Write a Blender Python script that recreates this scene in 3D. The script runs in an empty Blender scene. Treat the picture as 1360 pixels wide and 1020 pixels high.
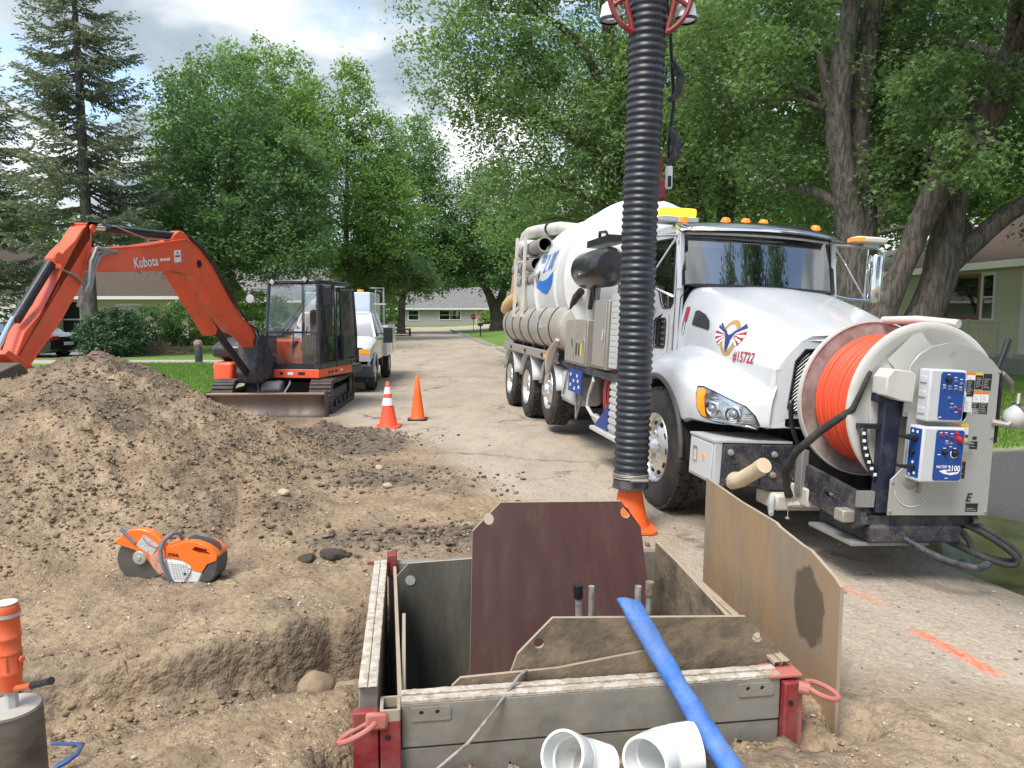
import bpy, bmesh, math, random
import numpy as np
from mathutils import Vector, Matrix
from mathutils.bvhtree import BVHTree
R = math.radians
random.seed(7); rng = np.random.default_rng(7)
S = bpy.context.scene
COL = S.collection

# ------------------------------------------------------------------ camera, sky, sun, exposure
cam = bpy.data.cameras.new('camera'); cam.sensor_width = 36; cam.lens = 36*990/1360; cam.clip_start = .05; cam.clip_end = 3000
co = bpy.data.objects.new('camera', cam); COL.objects.link(co)
co.location = (0, 0, 1.7); co.rotation_euler = (math.pi/2 - math.atan(95/990), 0, 0)
S.camera = co
SUN_EL, SUN_AZ = 58, 215          # azimuth clockwise from +Y
W = bpy.data.worlds.new('World'); S.world = W; W.use_nodes = True
def build_world():
    nt = W.node_tree; N = nt.nodes; L = nt.links; N.clear()
    out = N.new('ShaderNodeOutputWorld'); bg = N.new('ShaderNodeBackground'); bg.inputs['Strength'].default_value = .11
    sky = N.new('ShaderNodeTexSky'); sky.sky_type = 'NISHITA'; sky.sun_disc = False
    sky.sun_elevation = R(SUN_EL); sky.sun_rotation = R(SUN_AZ)
    tc = N.new('ShaderNodeTexCoord'); sep = N.new('ShaderNodeSeparateXYZ'); L.new(tc.outputs['Generated'], sep.inputs[0])
    ad = N.new('ShaderNodeMath'); ad.operation = 'ABSOLUTE'; L.new(sep.outputs['Z'], ad.inputs[0])
    ad2 = N.new('ShaderNodeMath'); ad2.operation = 'ADD'; ad2.inputs[1].default_value = .28; L.new(ad.outputs[0], ad2.inputs[0])
    dv = N.new('ShaderNodeVectorMath'); dv.operation = 'DIVIDE'; L.new(tc.outputs['Generated'], dv.inputs[0])
    cb = N.new('ShaderNodeCombineXYZ'); L.new(ad2.outputs[0], cb.inputs[0]); L.new(ad2.outputs[0], cb.inputs[1]); cb.inputs[2].default_value = 1
    L.new(cb.outputs[0], dv.inputs[1])
    def noise(scale, det, off, rough=.55):
        mp = N.new('ShaderNodeMapping'); mp.inputs['Location'].default_value = off; L.new(dv.outputs[0], mp.inputs[0])
        n = N.new('ShaderNodeTexNoise'); n.inputs['Scale'].default_value = scale; n.inputs['Detail'].default_value = det; n.inputs['Roughness'].default_value = rough
        n.inputs['Distortion'].default_value = .35
        L.new(mp.outputs[0], n.inputs['Vector']); return n.outputs['Fac']
    def ramp(fac, stops):
        r = N.new('ShaderNodeValToRGB'); e = r.color_ramp.elements
        while len(e) < len(stops): e.new(.5)
        for i, (p, c) in enumerate(stops): e[i].position = p; e[i].color = (*c, 1)
        L.new(fac, r.inputs[0]); return r.outputs[0]
    n1 = noise(1.25, 9, (3.1, 1.75, 0))
    # the cloud cover breaks up away from the view
    br = N.new('ShaderNodeMapRange'); br.inputs['From Min'].default_value = .3; br.inputs['From Max'].default_value = -.7; br.inputs['To Max'].default_value = -.075; L.new(sep.outputs['Y'], br.inputs[0])
    ba = N.new('ShaderNodeMath'); ba.operation = 'ADD'; L.new(n1, ba.inputs[0]); L.new(br.outputs[0], ba.inputs[1]); n1 = ba.outputs[0]; n2 = noise(1.9, 8, (7.7, 3.9, .3), .5)
    k = 7.0
    cloud = ramp(n2, [(.36, (.26, .32, .38)), (.46, (.36, .42, .48)), (.52, (.58, .62, .66)), (.59, (.88, .89, .91))])
    mul = N.new('ShaderNodeVectorMath'); mul.operation = 'SCALE'; mul.inputs['Scale'].default_value = k; L.new(cloud, mul.inputs[0])
    cov = ramp(n1, [(.395, (0, 0, 0)), (.46, (1, 1, 1))])
    sb = N.new('ShaderNodeVectorMath'); sb.operation = 'SCALE'; sb.inputs['Scale'].default_value = 1.5; L.new(sky.outputs[0], sb.inputs[0])
    mix = N.new('ShaderNodeMix'); mix.data_type = 'RGBA'; L.new(cov, mix.inputs[0]); L.new(sb.outputs[0], mix.inputs[6]); L.new(mul.outputs[0], mix.inputs[7])
    L.new(mix.outputs[2], bg.inputs['Color']); L.new(bg.outputs[0], out.inputs['Surface'])
build_world()
sl = bpy.data.lights.new('sun', 'SUN'); sl.energy = 2.2; sl.angle = R(24); sl.color = (1, .96, .9)
so = bpy.data.objects.new('sun', sl); COL.objects.link(so)
sd = Vector((math.sin(R(SUN_AZ))*math.cos(R(SUN_EL)), math.cos(R(SUN_AZ))*math.cos(R(SUN_EL)), math.sin(R(SUN_EL))))
so.rotation_euler = sd.to_track_quat('Z', 'Y').to_euler()
S.view_settings.view_transform = 'Standard'; S.view_settings.look = 'None'; S.view_settings.gamma = 1
S.view_settings.use_curve_mapping = False; S.view_settings.exposure = 1.0

# ------------------------------------------------------------------ helpers
def tag(o, label=None, cat=None, group=None, kind=None):
    if label: o['label'] = label
    if cat: o['category'] = cat
    if group: o['group'] = group
    if kind: o['kind'] = kind
    return o
def empty(name, M, label=None, cat=None, group=None):
    o = bpy.data.objects.new(name, None); COL.objects.link(o)
    o.matrix_world = M if isinstance(M, Matrix) else Matrix.Translation(M)
    o.empty_display_size = .2
    return tag(o, label, cat, group)
def copy_tree(o, parent=None):
    c = o.copy(); COL.objects.link(c); c.parent = parent
    for ch in list(o.children): copy_tree(ch, c)
    return c
def V(*a): return Vector(a)
class MB:
    def __init__(s): s.v = []; s.f = []
    def add(s, vs, fs):
        b = len(s.v); s.v += [tuple(p) for p in vs]; s.f += [tuple(i+b for i in f) for f in fs]; return s
    def box(s, x0, x1, y0, y1, z0, z1, M=None):
        vs = [Vector((x, y, z)) for x in (x0, x1) for y in (y0, y1) for z in (z0, z1)]
        if M: vs = [M @ v for v in vs]
        return s.add(vs, [(0, 1, 3, 2), (4, 6, 7, 5), (0, 4, 5, 1), (2, 3, 7, 6), (0, 2, 6, 4), (1, 5, 7, 3)])
    def tube(s, pts, r, n=8, closed=False, cap=True, sq=1.0):
        pts = [Vector(p) for p in pts]; m = len(pts)
        rs = r if isinstance(r, (list, tuple)) else [r]*m
        vs = []; fs = []; prev = None
        for i, p in enumerate(pts):
            if closed: t = pts[(i+1) % m] - pts[i-1]
            else: t = pts[min(i+1, m-1)] - pts[max(i-1, 0)]
            t.normalize()
            if prev is None:
                a = Vector((0, 0, 1)) if abs(t.z) < .9 else Vector((1, 0, 0))
                u = t.cross(a).normalized()
            else:
                u = (prev - t*prev.dot(t)).normalized()
            prev = u; w = t.cross(u)
            for k in range(n):
                q = 2*math.pi*k/n; vs.append(p + (u*math.cos(q) + w*math.sin(q)*sq)*rs[i])
        mm = m if closed else m-1
        for i in range(mm):
            for k in range(n):
                a = i*n+k; b = i*n+(k+1) % n; c = ((i+1) % m)*n+(k+1) % n; d = ((i+1) % m)*n+k
                fs.append((a, b, c, d))
        if cap and not closed: fs += [tuple(range(n))[::-1], tuple(range((m-1)*n, m*n))]
        return s.add(vs, fs)
    def cyl(s, p0, p1, r0, r1=None, n=16, cap=True): return s.tube([p0, p1], [r0, r0 if r1 is None else r1], n, cap=cap)
    def lathe(s, prof, o=(0, 0, 0), d=(0, 0, 1), n=24, cap=False):
        o = Vector(o); d = Vector(d).normalized(); a = Vector((0, 0, 1)) if abs(d.z) < .9 else Vector((1, 0, 0))
        u = d.cross(a).normalized(); w = d.cross(u); vs = []; fs = []; m = len(prof)
        for (r, h) in prof:
            for k in range(n):
                q = 2*math.pi*k/n; vs.append(o + d*h + (u*math.cos(q)+w*math.sin(q))*r)
        for i in range(m-1):
            for k in range(n): fs.append((i*n+k, i*n+(k+1) % n, (i+1)*n+(k+1) % n, (i+1)*n+k))
        if cap: fs += [tuple(range(n))[::-1], tuple(range((m-1)*n, m*n))]
        return s.add(vs, fs)
    def prism(s, poly, f, d0, d1, holes=()):
        """poly: 2D outline; f(a,b,d)->point; extruded from depth d0 to d1; holes are 2D outlines"""
        loops = [list(poly)] + [list(h) for h in holes]
        order = [(0, i) for i in range(len(poly))]
        # key-hole every hole into the outline
        for hi in range(1, len(loops)):
            h = loops[hi]; best = None
            for oi, (l, k) in enumerate(order):
                p = loops[l][k]
                for j, q in enumerate(h):
                    dd = (p[0]-q[0])**2+(p[1]-q[1])**2
                    if best is None or dd < best[0]: best = (dd, oi, j)
            _, oi, j = best; n = len(h)
            def area(L): return sum(L[i][0]*L[(i+1) % len(L)][1]-L[(i+1) % len(L)][0]*L[i][1] for i in range(len(L)))
            sgn = -1 if area(loops[0])*area(h) > 0 else 1
            ring = [(hi, (j+sgn*t) % n) for t in range(n+1)]
            order = order[:oi+1] + ring + order[oi:]
        idx = {}; vs = []
        for l, L in enumerate(loops):
            for k, p in enumerate(L):
                idx[(l, k)] = len(vs); vs.append(f(p[0], p[1], d0)); vs.append(f(p[0], p[1], d1))
        fs = []
        if holes:
            import mathutils
            pts = [Vector((loops[l][k][0], loops[l][k][1], 0)) for (l, k) in order]
            allp = [[Vector((p[0], p[1], 0)) for p in L] for L in loops]
            tri = mathutils.geometry.tessellate_polygon(allp)
            flat = [(l, k) for l, L in enumerate(loops) for k in range(len(L))]
            for t in tri:
                fs.append(tuple(idx[flat[i]] for i in t)); fs.append(tuple(idx[flat[i]]+1 for i in reversed(t)))
        else:
            n = len(poly); fs.append(tuple(idx[(0, k)] for k in range(n))); fs.append(tuple(idx[(0, k)]+1 for k in reversed(range(n))))
        for l, L in enumerate(loops):
            n = len(L)
            for k in range(n):
                a = idx[(l, k)]; b = idx[(l, (k+1) % n)]; fs.append((a, a+1, b+1, b))
        return s.add(vs, fs)
    def grid(s, P):
        m = len(P); n = len(P[0]); vs = [p for row in P for p in row]
        return s.add(vs, [(i*n+j, i*n+j+1, (i+1)*n+j+1, (i+1)*n+j) for i in range(m-1) for j in range(n-1)])
    def build(s, name, mat, parent=None, smooth=35, bevel=0, sub=0, solid=0, loc=None, seg=2):
        me = bpy.data.meshes.new(name); me.from_pydata(s.v, [], s.f)
        bm = bmesh.new(); bm.from_mesh(me); bmesh.ops.recalc_face_normals(bm, faces=bm.faces); bm.to_mesh(me); bm.free()
        me.materials.append(mat)
        if smooth: me.shade_smooth(); me.set_sharp_from_angle(angle=R(smooth))
        o = bpy.data.objects.new(name, me); COL.objects.link(o)
        if parent: o.parent = parent
        if loc: o.location = loc
        if solid: md = o.modifiers.new('s', 'SOLIDIFY'); md.thickness = solid; md.offset = 0
        if sub: md = o.modifiers.new('u', 'SUBSURF'); md.levels = md.render_levels = sub
        if bevel: md = o.modifiers.new('b', 'BEVEL'); md.width = bevel; md.segments = seg; md.limit_method = 'ANGLE'; md.angle_limit = R(40)
        return o
XZ = lambda a, b, d: (a, d, b)
YZ = lambda a, b, d: (d, a, b)
XY = lambda a, b, d: (a, b, d)
def circ(cx, cy, r, n=14, ry=None): return [(cx+r*math.cos(2*math.pi*k/n), cy+(ry or r)*math.sin(2*math.pi*k/n)) for k in range(n)]
def rrect(x0, x1, y0, y1, r, n=4):
    P = []
    for cx, cy, a in ((x1-r, y1-r, 0), (x0+r, y1-r, 90), (x0+r, y0+r, 180), (x1-r, y0+r, 270)):
        for k in range(n+1): q = R(a+90*k/n); P.append((cx+r*math.cos(q), cy+r*math.sin(q)))
    return P
def npmesh(name, v, faces, mat, parent=None, attrs=None, smooth=True, kind=None):
    """v Nx3, faces Mx(3|4) arrays"""
    me = bpy.data.meshes.new(name); k = faces.shape[1]; m = len(faces)
    me.vertices.add(len(v)); me.vertices.foreach_set('co', np.asarray(v, np.float32).ravel())
    me.loops.add(m*k); me.loops.foreach_set('vertex_index', faces.astype(np.int32).ravel())
    me.polygons.add(m); me.polygons.foreach_set('loop_start', np.arange(0, m*k, k, dtype=np.int32))
    me.update(calc_edges=True)
    for nme, a in (attrs or {}).items():
        at = me.attributes.new(nme, 'FLOAT', 'POINT'); at.data.foreach_set('value', np.asarray(a, np.float32).ravel())
    if smooth: me.shade_smooth()
    me.materials.append(mat); me.validate()
    o = bpy.data.objects.new(name, me); COL.objects.link(o)
    if parent: o.parent = parent
    if kind: o['kind'] = kind
    return o
_fontcache = {}
def text_mesh(s, size, align='CENTER', bold=0, shear=0, sx=1):
    cu = bpy.data.curves.new('lettering', 'FONT'); cu.body = s; cu.size = size; cu.align_x = align; cu.align_y = 'CENTER'; cu.offset = bold; cu.shear = shear; cu.space_character = 1.02
    cu.resolution_u = 3
    o = bpy.data.objects.new('lettering', cu); COL.objects.link(o)
    me = bpy.data.meshes.new_from_object(o.evaluated_get(bpy.context.evaluated_depsgraph_get()))
    bpy.data.objects.remove(o); bpy.data.curves.remove(cu)
    vs = [(v.co.x*sx, v.co.y) for v in me.vertices]; fs = [tuple(p.vertices) for p in me.polygons]
    bpy.data.meshes.remove(me); return vs, fs
def text(s, size, mat, parent, o, U, Vv, name='lettering', off=.003, bvh=None, N=None, **k):
    vs, fs = text_mesh(s, size, **k); U = Vector(U); Vv = Vector(Vv); o = Vector(o); n = U.cross(Vv)
    P = []
    for a, b in vs:
        p = o + U*a + Vv*b
        if bvh is not None:
            h = bvh.ray_cast(p + n*.6, -n)
            p = (h[0] if h[0] else p) + n*off
        else: p = p + n*off
        P.append(p)
    m = MB(); m.add(P, fs); return m.build(name, mat, parent, smooth=0)
def decal(poly, mat, parent, o, U, Vv, name, off=.003, bvh=None, tri=True):
    """flat print laid on a surface; poly = 2D outline"""
    import mathutils
    U = Vector(U).normalized(); Vv = Vector(Vv).normalized(); o = Vector(o); n = U.cross(Vv)
    t = mathutils.geometry.tessellate_polygon([[Vector((a, b, 0)) for a, b in poly]])
    bm = bmesh.new(); vs = [bm.verts.new((a, b, 0)) for a, b in poly]
    for f in t:
        try: bm.faces.new([vs[i] for i in f])
        except ValueError: pass
    if bvh is not None:
        for _ in range(2): bmesh.ops.subdivide_edges(bm, edges=[e for e in bm.edges if e.calc_length() > .03], cuts=1, use_grid_fill=True)
        bmesh.ops.triangulate(bm, faces=bm.faces)
    me = bpy.data.meshes.new(name)
    for v in bm.verts:
        p = o + U*v.co.x + Vv*v.co.y
        if bvh is not None:
            h = bvh.ray_cast(p+n*.6, -n); p = h[0] if h[0] else p
        v.co = p + n*off
    bm.to_mesh(me); bm.free(); me.materials.append(mat)
    ob = bpy.data.objects.new(name, me); COL.objects.link(ob); ob.parent = parent; return ob
def bvh_of(o):
    dg = bpy.context.evaluated_depsgraph_get(); e = o.evaluated_get(dg); m = e.to_mesh()
    b = BVHTree.FromPolygons([v.co.copy() for v in m.vertices], [tuple(p.vertices) for p in m.polygons]); e.to_mesh_clear(); return b

# ------------------------------------------------------------------ materials
MC = {}
def pmat(name, col, rough=.5, metal=0, dirt=0, dirtcol=(.22, .18, .13), col2=None, scale=6, bump=0, bscale=40, coat=0, spec=.5, mixlo=.4, mixhi=.65, stretch=(1, 1, 1), emit=None, low=0, speck=0, bdist=.01):
    """low: extra dirt near the bottom is NOT used; dirt is noise-shaped road dust"""
    if name in MC: return MC[name]
    m = bpy.data.materials.new(name); m.use_nodes = True; nt = m.node_tree; N = nt.nodes; L = nt.links
    b = N['Principled BSDF']; b.inputs['Roughness'].default_value = rough; b.inputs['Metallic'].default_value = metal
    b.inputs['Base Color'].default_value = (*col, 1); b.inputs['Specular IOR Level'].default_value = spec
    if coat: b.inputs['Coat Weight'].default_value = coat; b.inputs['Coat Roughness'].default_value = .08
    tc = N.new('ShaderNodeTexCoord'); mp = N.new('ShaderNodeMapping'); mp.inputs['Scale'].default_value = stretch; L.new(tc.outputs['Object'], mp.inputs[0])
    cur = None
    def noise(sc, det=6, rough=.6):
        n = N.new('ShaderNodeTexNoise'); n.inputs['Scale'].default_value = sc; n.inputs['Detail'].default_value = det; n.inputs['Roughness'].default_value = rough; L.new(mp.outputs[0], n.inputs['Vector']); return n.outputs['Fac']
    def rng_(f, lo, hi):
        r = N.new('ShaderNodeMapRange'); r.inputs['From Min'].default_value = lo; r.inputs['From Max'].default_value = hi; L.new(f, r.inputs[0]); return r.outputs[0]
    def mix(f, a, c, scale=1):
        x = N.new('ShaderNodeMix'); x.data_type = 'RGBA'
        if scale != 1:
            q = N.new('ShaderNodeMath'); q.operation = 'MULTIPLY'; q.inputs[1].default_value = scale; L.new(f, q.inputs[0]); f = q.outputs[0]
        L.new(f, x.inputs[0])
        if isinstance(a, tuple): x.inputs[6].default_value = (*a, 1)
        else: L.new(a, x.inputs[6])
        if isinstance(c, tuple): x.inputs[7].default_value = (*c, 1)
        else: L.new(c, x.inputs[7])
        return x.outputs[2]
    cur = col
    if col2: cur = mix(rng_(noise(scale), mixlo, mixhi), cur, col2)
    if dirt:
        f = rng_(noise(scale*.6+1.3, 9, .7), .62-.35*dirt, .8)
        cur = mix(f, cur, dirtcol, min(1, .55+dirt*.5))
        q = N.new('ShaderNodeMath'); q.operation = 'MULTIPLY_ADD'; q.inputs[1].default_value = .4; q.inputs[2].default_value = rough; L.new(f, q.inputs[0]); L.new(q.outputs[0], b.inputs['Roughness'])
    if speck:
        f = rng_(noise(90, 2, .5), .62, .66); cur = mix(f, cur, dirtcol, speck)
    if not isinstance(cur, tuple): L.new(cur, b.inputs['Base Color'])
    if bump:
        bp = N.new('ShaderNodeBump'); bp.inputs['Strength'].default_value = bump; bp.inputs['Distance'].default_value = bdist; L.new(noise(bscale, 5), bp.inputs['Height']); L.new(bp.outputs[0], b.inputs['Normal'])
    if emit: b.inputs['Emission Color'].default_value = (*emit[0], 1); b.inputs['Emission Strength'].default_value = emit[1]
    MC[name] = m; return m
def glass(name, tint=(.5, .6, .62), refl=.25, dust=.0):
    m = bpy.data.materials.new(name); m.use_nodes = True; nt = m.node_tree; N = nt.nodes; L = nt.links; N.clear()
    out = N.new('ShaderNodeOutputMaterial'); g = N.new('ShaderNodeBsdfGlossy'); g.inputs['Roughness'].default_value = .015
    t = N.new('ShaderNodeBsdfTransparent'); t.inputs[0].default_value = (*tint, 1)
    lw = N.new('ShaderNodeLayerWeight'); lw.inputs[0].default_value = .35
    mr = N.new('ShaderNodeMapRange'); mr.inputs['To Min'].default_value = refl; mr.inputs['To Max'].default_value = .95; L.new(lw.outputs['Fresnel'], mr.inputs[0])
    mx = N.new('ShaderNodeMixShader'); L.new(mr.outputs[0], mx.inputs[0]); L.new(t.outputs[0], mx.inputs[1]); L.new(g.outputs[0], mx.inputs[2])
    last = mx.outputs[0]
    if dust:
        d = N.new('ShaderNodeBsdfDiffuse'); d.inputs[0].default_value = (.45, .43, .4, 1)
        tc = N.new('ShaderNodeTexCoord'); n = N.new('ShaderNodeTexNoise'); n.inputs['Scale'].default_value = 5; n.inputs['Detail'].default_value = 8; L.new(tc.outputs['Object'], n.inputs['Vector'])
        r = N.new('ShaderNodeMapRange'); r.inputs['From Min'].default_value = .4; r.inputs['From Max'].default_value = .8; r.inputs['To Max'].default_value = dust; L.new(n.outputs['Fac'], r.inputs[0])
        m2 = N.new('ShaderNodeMixShader'); L.new(r.outputs[0], m2.inputs[0]); L.new(last, m2.inputs[1]); L.new(d.outputs[0], m2.inputs[2]); last = m2.outputs[0]
    L.new(last, out.inputs['Surface']); return m
white = pmat('white_paint', (.62, .63, .64), .22, dirt=.26, dirtcol=(.44, .41, .36), scale=2.6, coat=.5)
twhite = pmat('tank_white', (.72, .72, .70), .35, dirt=.42, dirtcol=(.46, .43, .37), scale=1.6, coat=.2)
cream = pmat('cream_paint', (.60, .57, .50), .45, dirt=.55, dirtcol=(.30, .26, .2), scale=4)
alum = pmat('dusty_aluminium', (.45, .42, .37), .5, .55, dirt=.55, dirtcol=(.27, .23, .18), scale=3)
steel = pmat('grey_steel', (.33, .33, .31), .5, .5, dirt=.5, scale=5)
chrome = pmat('chrome', (.8, .8, .8), .12, 1)
polished = pmat('polished_wheel', (.72, .71, .69), .28, .9, dirt=.3, scale=9)
black = pmat('black_paint', (.012, .013, .017), .4, dirt=.2, dirtcol=(.12, .10, .08), scale=6)
mudblack = pmat('mud_splashed_black', (.018, .022, .035), .55, dirt=.5, dirtcol=(.2, .17, .13), scale=9, speck=.7)
plastic = pmat('black_plastic', (.02, .02, .022), .45, dirt=.1)
rubber = pmat('tyre_rubber', (.028, .027, .026), .8, dirt=.5, dirtcol=(.13, .11, .09), scale=7, bump=.3)
orange = pmat('excavator_orange', (.85, .105, .035), .38, dirt=.42, dirtcol=(.33, .13, .07), scale=3.2, coat=.25)
coneor = pmat('cone_orange', (.90, .13, .02), .55, dirt=.16, scale=9)
coneor2 = pmat('cone_red_orange', (.88, .09, .035), .55, dirt=.16, scale=9)
coil_m = pmat('orange_hose', (.80, .085, .03), .5, dirt=.12, dirtcol=(.4, .12, .07))
red = pmat('dark_red_paint', (.24, .012, .018), .5, dirt=.6, dirtcol=(.24, .13, .10), scale=11)
pinkred = pmat('faded_red_paint', (.45, .14, .11), .6, dirt=.4, dirtcol=(.35, .24, .19), scale=14)
bluepl = pmat('blue_panel', (.012, .06, .27), .35, dirt=.08)
bluelogo = pmat('blue_logo', (.01, .16, .55), .4)
whitel = pmat('white_print', (.8, .8, .8), .5)
redl = pmat('red_print', (.42, .03, .04), .5)
blackl = pmat('black_print', (.015, .015, .015), .5)
yellowl = pmat('yellow_print', (.75, .55, .03), .5)
orangel = pmat('orange_print', (.75, .2, .03), .5)
gold = pmat('gold_print', (.45, .28, .09), .5)
bluel = pmat('navy_print', (.02, .05, .2), .5)
amber = pmat('amber_lens', (.85, .22, .01), .25, coat=.5, emit=((1, .25, .01), .35))
amberlit = pmat('lit_amber_lens', (.9, .5, .03), .25, emit=((1, .62, .02), 1.6))
redlens = pmat('red_lens', (.45, .01, .01), .25, coat=.5)
clearl = pmat('clear_lens', (.62, .64, .66), .12, .35, coat=1)
gray = pmat('grey_paint', (.42, .43, .42), .45, dirt=.35, dirtcol=(.3, .27, .22), scale=4)
ggray = pmat('light_grey_paint', (.50, .51, .49), .42, dirt=.42, dirtcol=(.33, .30, .25), scale=3)
boxgray = pmat('box_grey', (.55, .56, .56), .4, dirt=.2)
hosem = pmat('suction_hose_rubber', (.026, .030, .040), .42, dirt=.18, dirtcol=(.12, .12, .12), scale=12, speck=.35)
dark = pmat('dark_interior', (.012, .012, .014), .8)
maroon = pmat('maroon_cloth', (.16, .02, .03), .8)
whitepvc = pmat('white_pvc', (.78, .79, .76), .3, dirt=.16, dirtcol=(.45, .36, .27), scale=14, spec=.5)
bluehose = pmat('blue_hose', (.03, .14, .48), .5, col2=(.06, .21, .60), dirt=.7, dirtcol=(.17, .22, .33), scale=13, bump=.9, bscale=18)
G_truck = glass('windshield_glass', (.30, .36, .40), .24, .06)
G_cab = glass('cab_glass', (.70, .78, .78), .10, .12)
G_house = glass('house_glass', (.25, .28, .3), .12, .1)
G_lens = glass('lamp_glass', (.9, .92, .95), .12)
# weathered boards
plyw = pmat('muddy_plywood', (.35, .23, .125), .7, col2=(.22, .15, .09), dirt=.6, dirtcol=(.36, .29, .21), scale=3.5, bump=.25, stretch=(1, 1, .35))
plygrey = pmat('grey_muddy_board', (.19, .145, .095), .75, col2=(.085, .068, .05), dirt=.7, dirtcol=(.29, .215, .135), scale=5.5, bump=.9, mixlo=.45, mixhi=.56, bscale=22)
clayb = pmat('wet_clay_board', (.16, .15, .115), .35, col2=(.10, .095, .075), dirt=.55, dirtcol=(.02, .02, .02), scale=4, bump=.35, stretch=(1, 1, .25))
brownb = pmat('brown_film_plywood', (.055, .023, .019), .5, col2=(.068, .031, .026), dirt=.16, dirtcol=(.12, .075, .058), scale=3, stretch=(4, 1, .8), bump=.06, bscale=25, spec=.2)
edgew = pmat('raw_board_edge', (.36, .29, .21), .8, dirt=.4)
beamm = pmat('muddy_aluminium_beam', (.29, .275, .235), .6, .3, col2=(.20, .185, .155), dirt=.55, dirtcol=(.30, .24, .17), scale=5, bump=.25, bscale=25)
flaky = pmat('flaked_white_paint', (.56, .51, .44), .85, col2=(.38, .31, .23), scale=22, mixlo=.42, mixhi=.62, bump=.9, bscale=70, dirt=.4, dirtcol=(.36, .29, .2))
woodh = pmat('muddy_wood_handle', (.34, .31, .27), .7, col2=(.14, .12, .1), scale=20)
def groundmat():
    m = bpy.data.materials.new('ground'); m.use_nodes = True; nt = m.node_tree; N = nt.nodes; L = nt.links
    b = N['Principled BSDF']; geo = N.new('ShaderNodeNewGeometry')
    def attr(n): a = N.new('ShaderNodeAttribute'); a.attribute_name = n; return a.outputs['Fac']
    def noise(sc, det=6, rough=.6, stretch=None):
        n = N.new('ShaderNodeTexNoise'); n.inputs['Scale'].default_value = sc; n.inputs['Detail'].default_value = det; n.inputs['Roughness'].default_value = rough
        if stretch:
            mp = N.new('ShaderNodeMapping'); mp.inputs['Scale'].default_value = stretch; mp.inputs['Rotation'].default_value = (0, 0, R(8)); L.new(geo.outputs['Position'], mp.inputs[0]); L.new(mp.outputs[0], n.inputs['Vector'])
        else: L.new(geo.outputs['Position'], n.inputs['Vector'])
        return n.outputs['Fac']
    def rg(f, lo, hi, a=0, c=1):
        r = N.new('ShaderNodeMapRange'); r.inputs['From Min'].default_value = lo; r.inputs['From Max'].default_value = hi; r.inputs['To Min'].default_value = a; r.inputs['To Max'].default_value = c; L.new(f, r.inputs[0]); return r.outputs[0]
    def mth(op, a, c):
        q = N.new('ShaderNodeMath'); q.operation = op; q.use_clamp = True
        for i, x in enumerate((a, c)):
            if isinstance(x, (int, float)): q.inputs[i].default_value = x
            else: L.new(x, q.inputs[i])
        return q.outputs[0]
    def mix(f, a, c):
        x = N.new('ShaderNodeMix'); x.data_type = 'RGBA'
        if isinstance(f, (int, float)): x.inputs[0].default_value = f
        else: L.new(f, x.inputs[0])
        for i, y in ((6, a), (7, c)):
            if isinstance(y, tuple): x.inputs[i].default_value = (*y, 1)
            else: L.new(y, x.inputs[i])
        return x.outputs[2]
    # dusty asphalt
    road = mix(rg(noise(.9, 8, .65, (1.4, .5, 1)), .35, .68), (.44, .365, .28), (.30, .245, .19))
    road = mix(rg(noise(7, 8, .7, (1, .6, 1)), .5, .72, 0, .75), road, (.24, .19, .15))
    road = mix(rg(noise(42, 5, .8), .50, .62, 0, .75), road, (.52, .455, .36))
    road = mix(rg(noise(34, 6, .85), .54, .66, 0, .85), road, (.15, .128, .105))
    vo = N.new('ShaderNodeTexVoronoi'); vo.feature = 'DISTANCE_TO_EDGE'; vo.inputs['Scale'].default_value = .42
    wn = N.new('ShaderNodeTexNoise'); wn.inputs['Scale'].default_value = 1.6; wn.inputs['Detail'].default_value = 7; wn.inputs['Roughness'].default_value = .7; L.new(geo.outputs['Position'], wn.inputs['Vector'])
    wa = N.new('ShaderNodeVectorMath'); wa.operation = 'MULTIPLY_ADD'; wa.inputs[1].default_value = (1.1, 1.1, 0); L.new(wn.outputs['Color'], wa.inputs[0]); L.new(geo.outputs['Position'], wa.inputs[2]); L.new(wa.outputs[0], vo.inputs['Vector'])
    crack = mth('MULTIPLY', rg(vo.outputs['Distance'], .004, .018, 1, 0), rg(noise(.8, 3), .42, .6))
    road = mix(mth('MULTIPLY', crack, .75), road, (.05, .042, .036))
    # soil
    soil = mix(rg(noise(1.6, 8, .6), .35, .65), (.27, .19, .116), (.39, .29, .185))
    soil = mix(rg(noise(26, 5, .75), .45, .7, 0, .8), soil, (.125, .088, .055))
    soil = mix(rg(noise(2.7, 7, .7), .46, .66, 0, .75), soil, (.155, .112, .072))
    v2 = N.new('ShaderNodeTexVoronoi'); v2.inputs['Scale'].default_value = 75; L.new(geo.outputs['Position'], v2.inputs['Vector'])
    soil = mix(mth('MULTIPLY', rg(v2.outputs['Distance'], .28, .2), rg(noise(9, 3), .45, .6, 0, .8)), soil, (.58, .50, .38))
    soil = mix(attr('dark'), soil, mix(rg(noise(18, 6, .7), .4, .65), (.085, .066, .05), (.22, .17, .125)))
    c = mix(attr('dirt'), road, soil)
    asp = mix(rg(noise(60, 5, .8), .4, .66), (.055, .054, .054), (.13, .125, .12))
    c = mix(attr('asph'), c, asp)
    gr = mix(rg(noise(1.1, 6), .35, .65), (.12, .20, .035), (.17, .26, .055))
    gr = mix(rg(noise(40, 4, .8), .45, .7, 0, .8), gr, (.085, .14, .03))
    c = mix(attr('grass'), c, gr)
    pv = mix(rg(noise(14, 6, .7), .4, .65), (.43, .40, .36), (.34, .31, .27))
    c = mix(attr('pave'), c, pv)
    wn2 = N.new('ShaderNodeTexNoise'); wn2.inputs['Scale'].default_value = 14; wn2.inputs['Detail'].default_value = 3; L.new(geo.outputs['Position'], wn2.inputs['Vector'])
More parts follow.
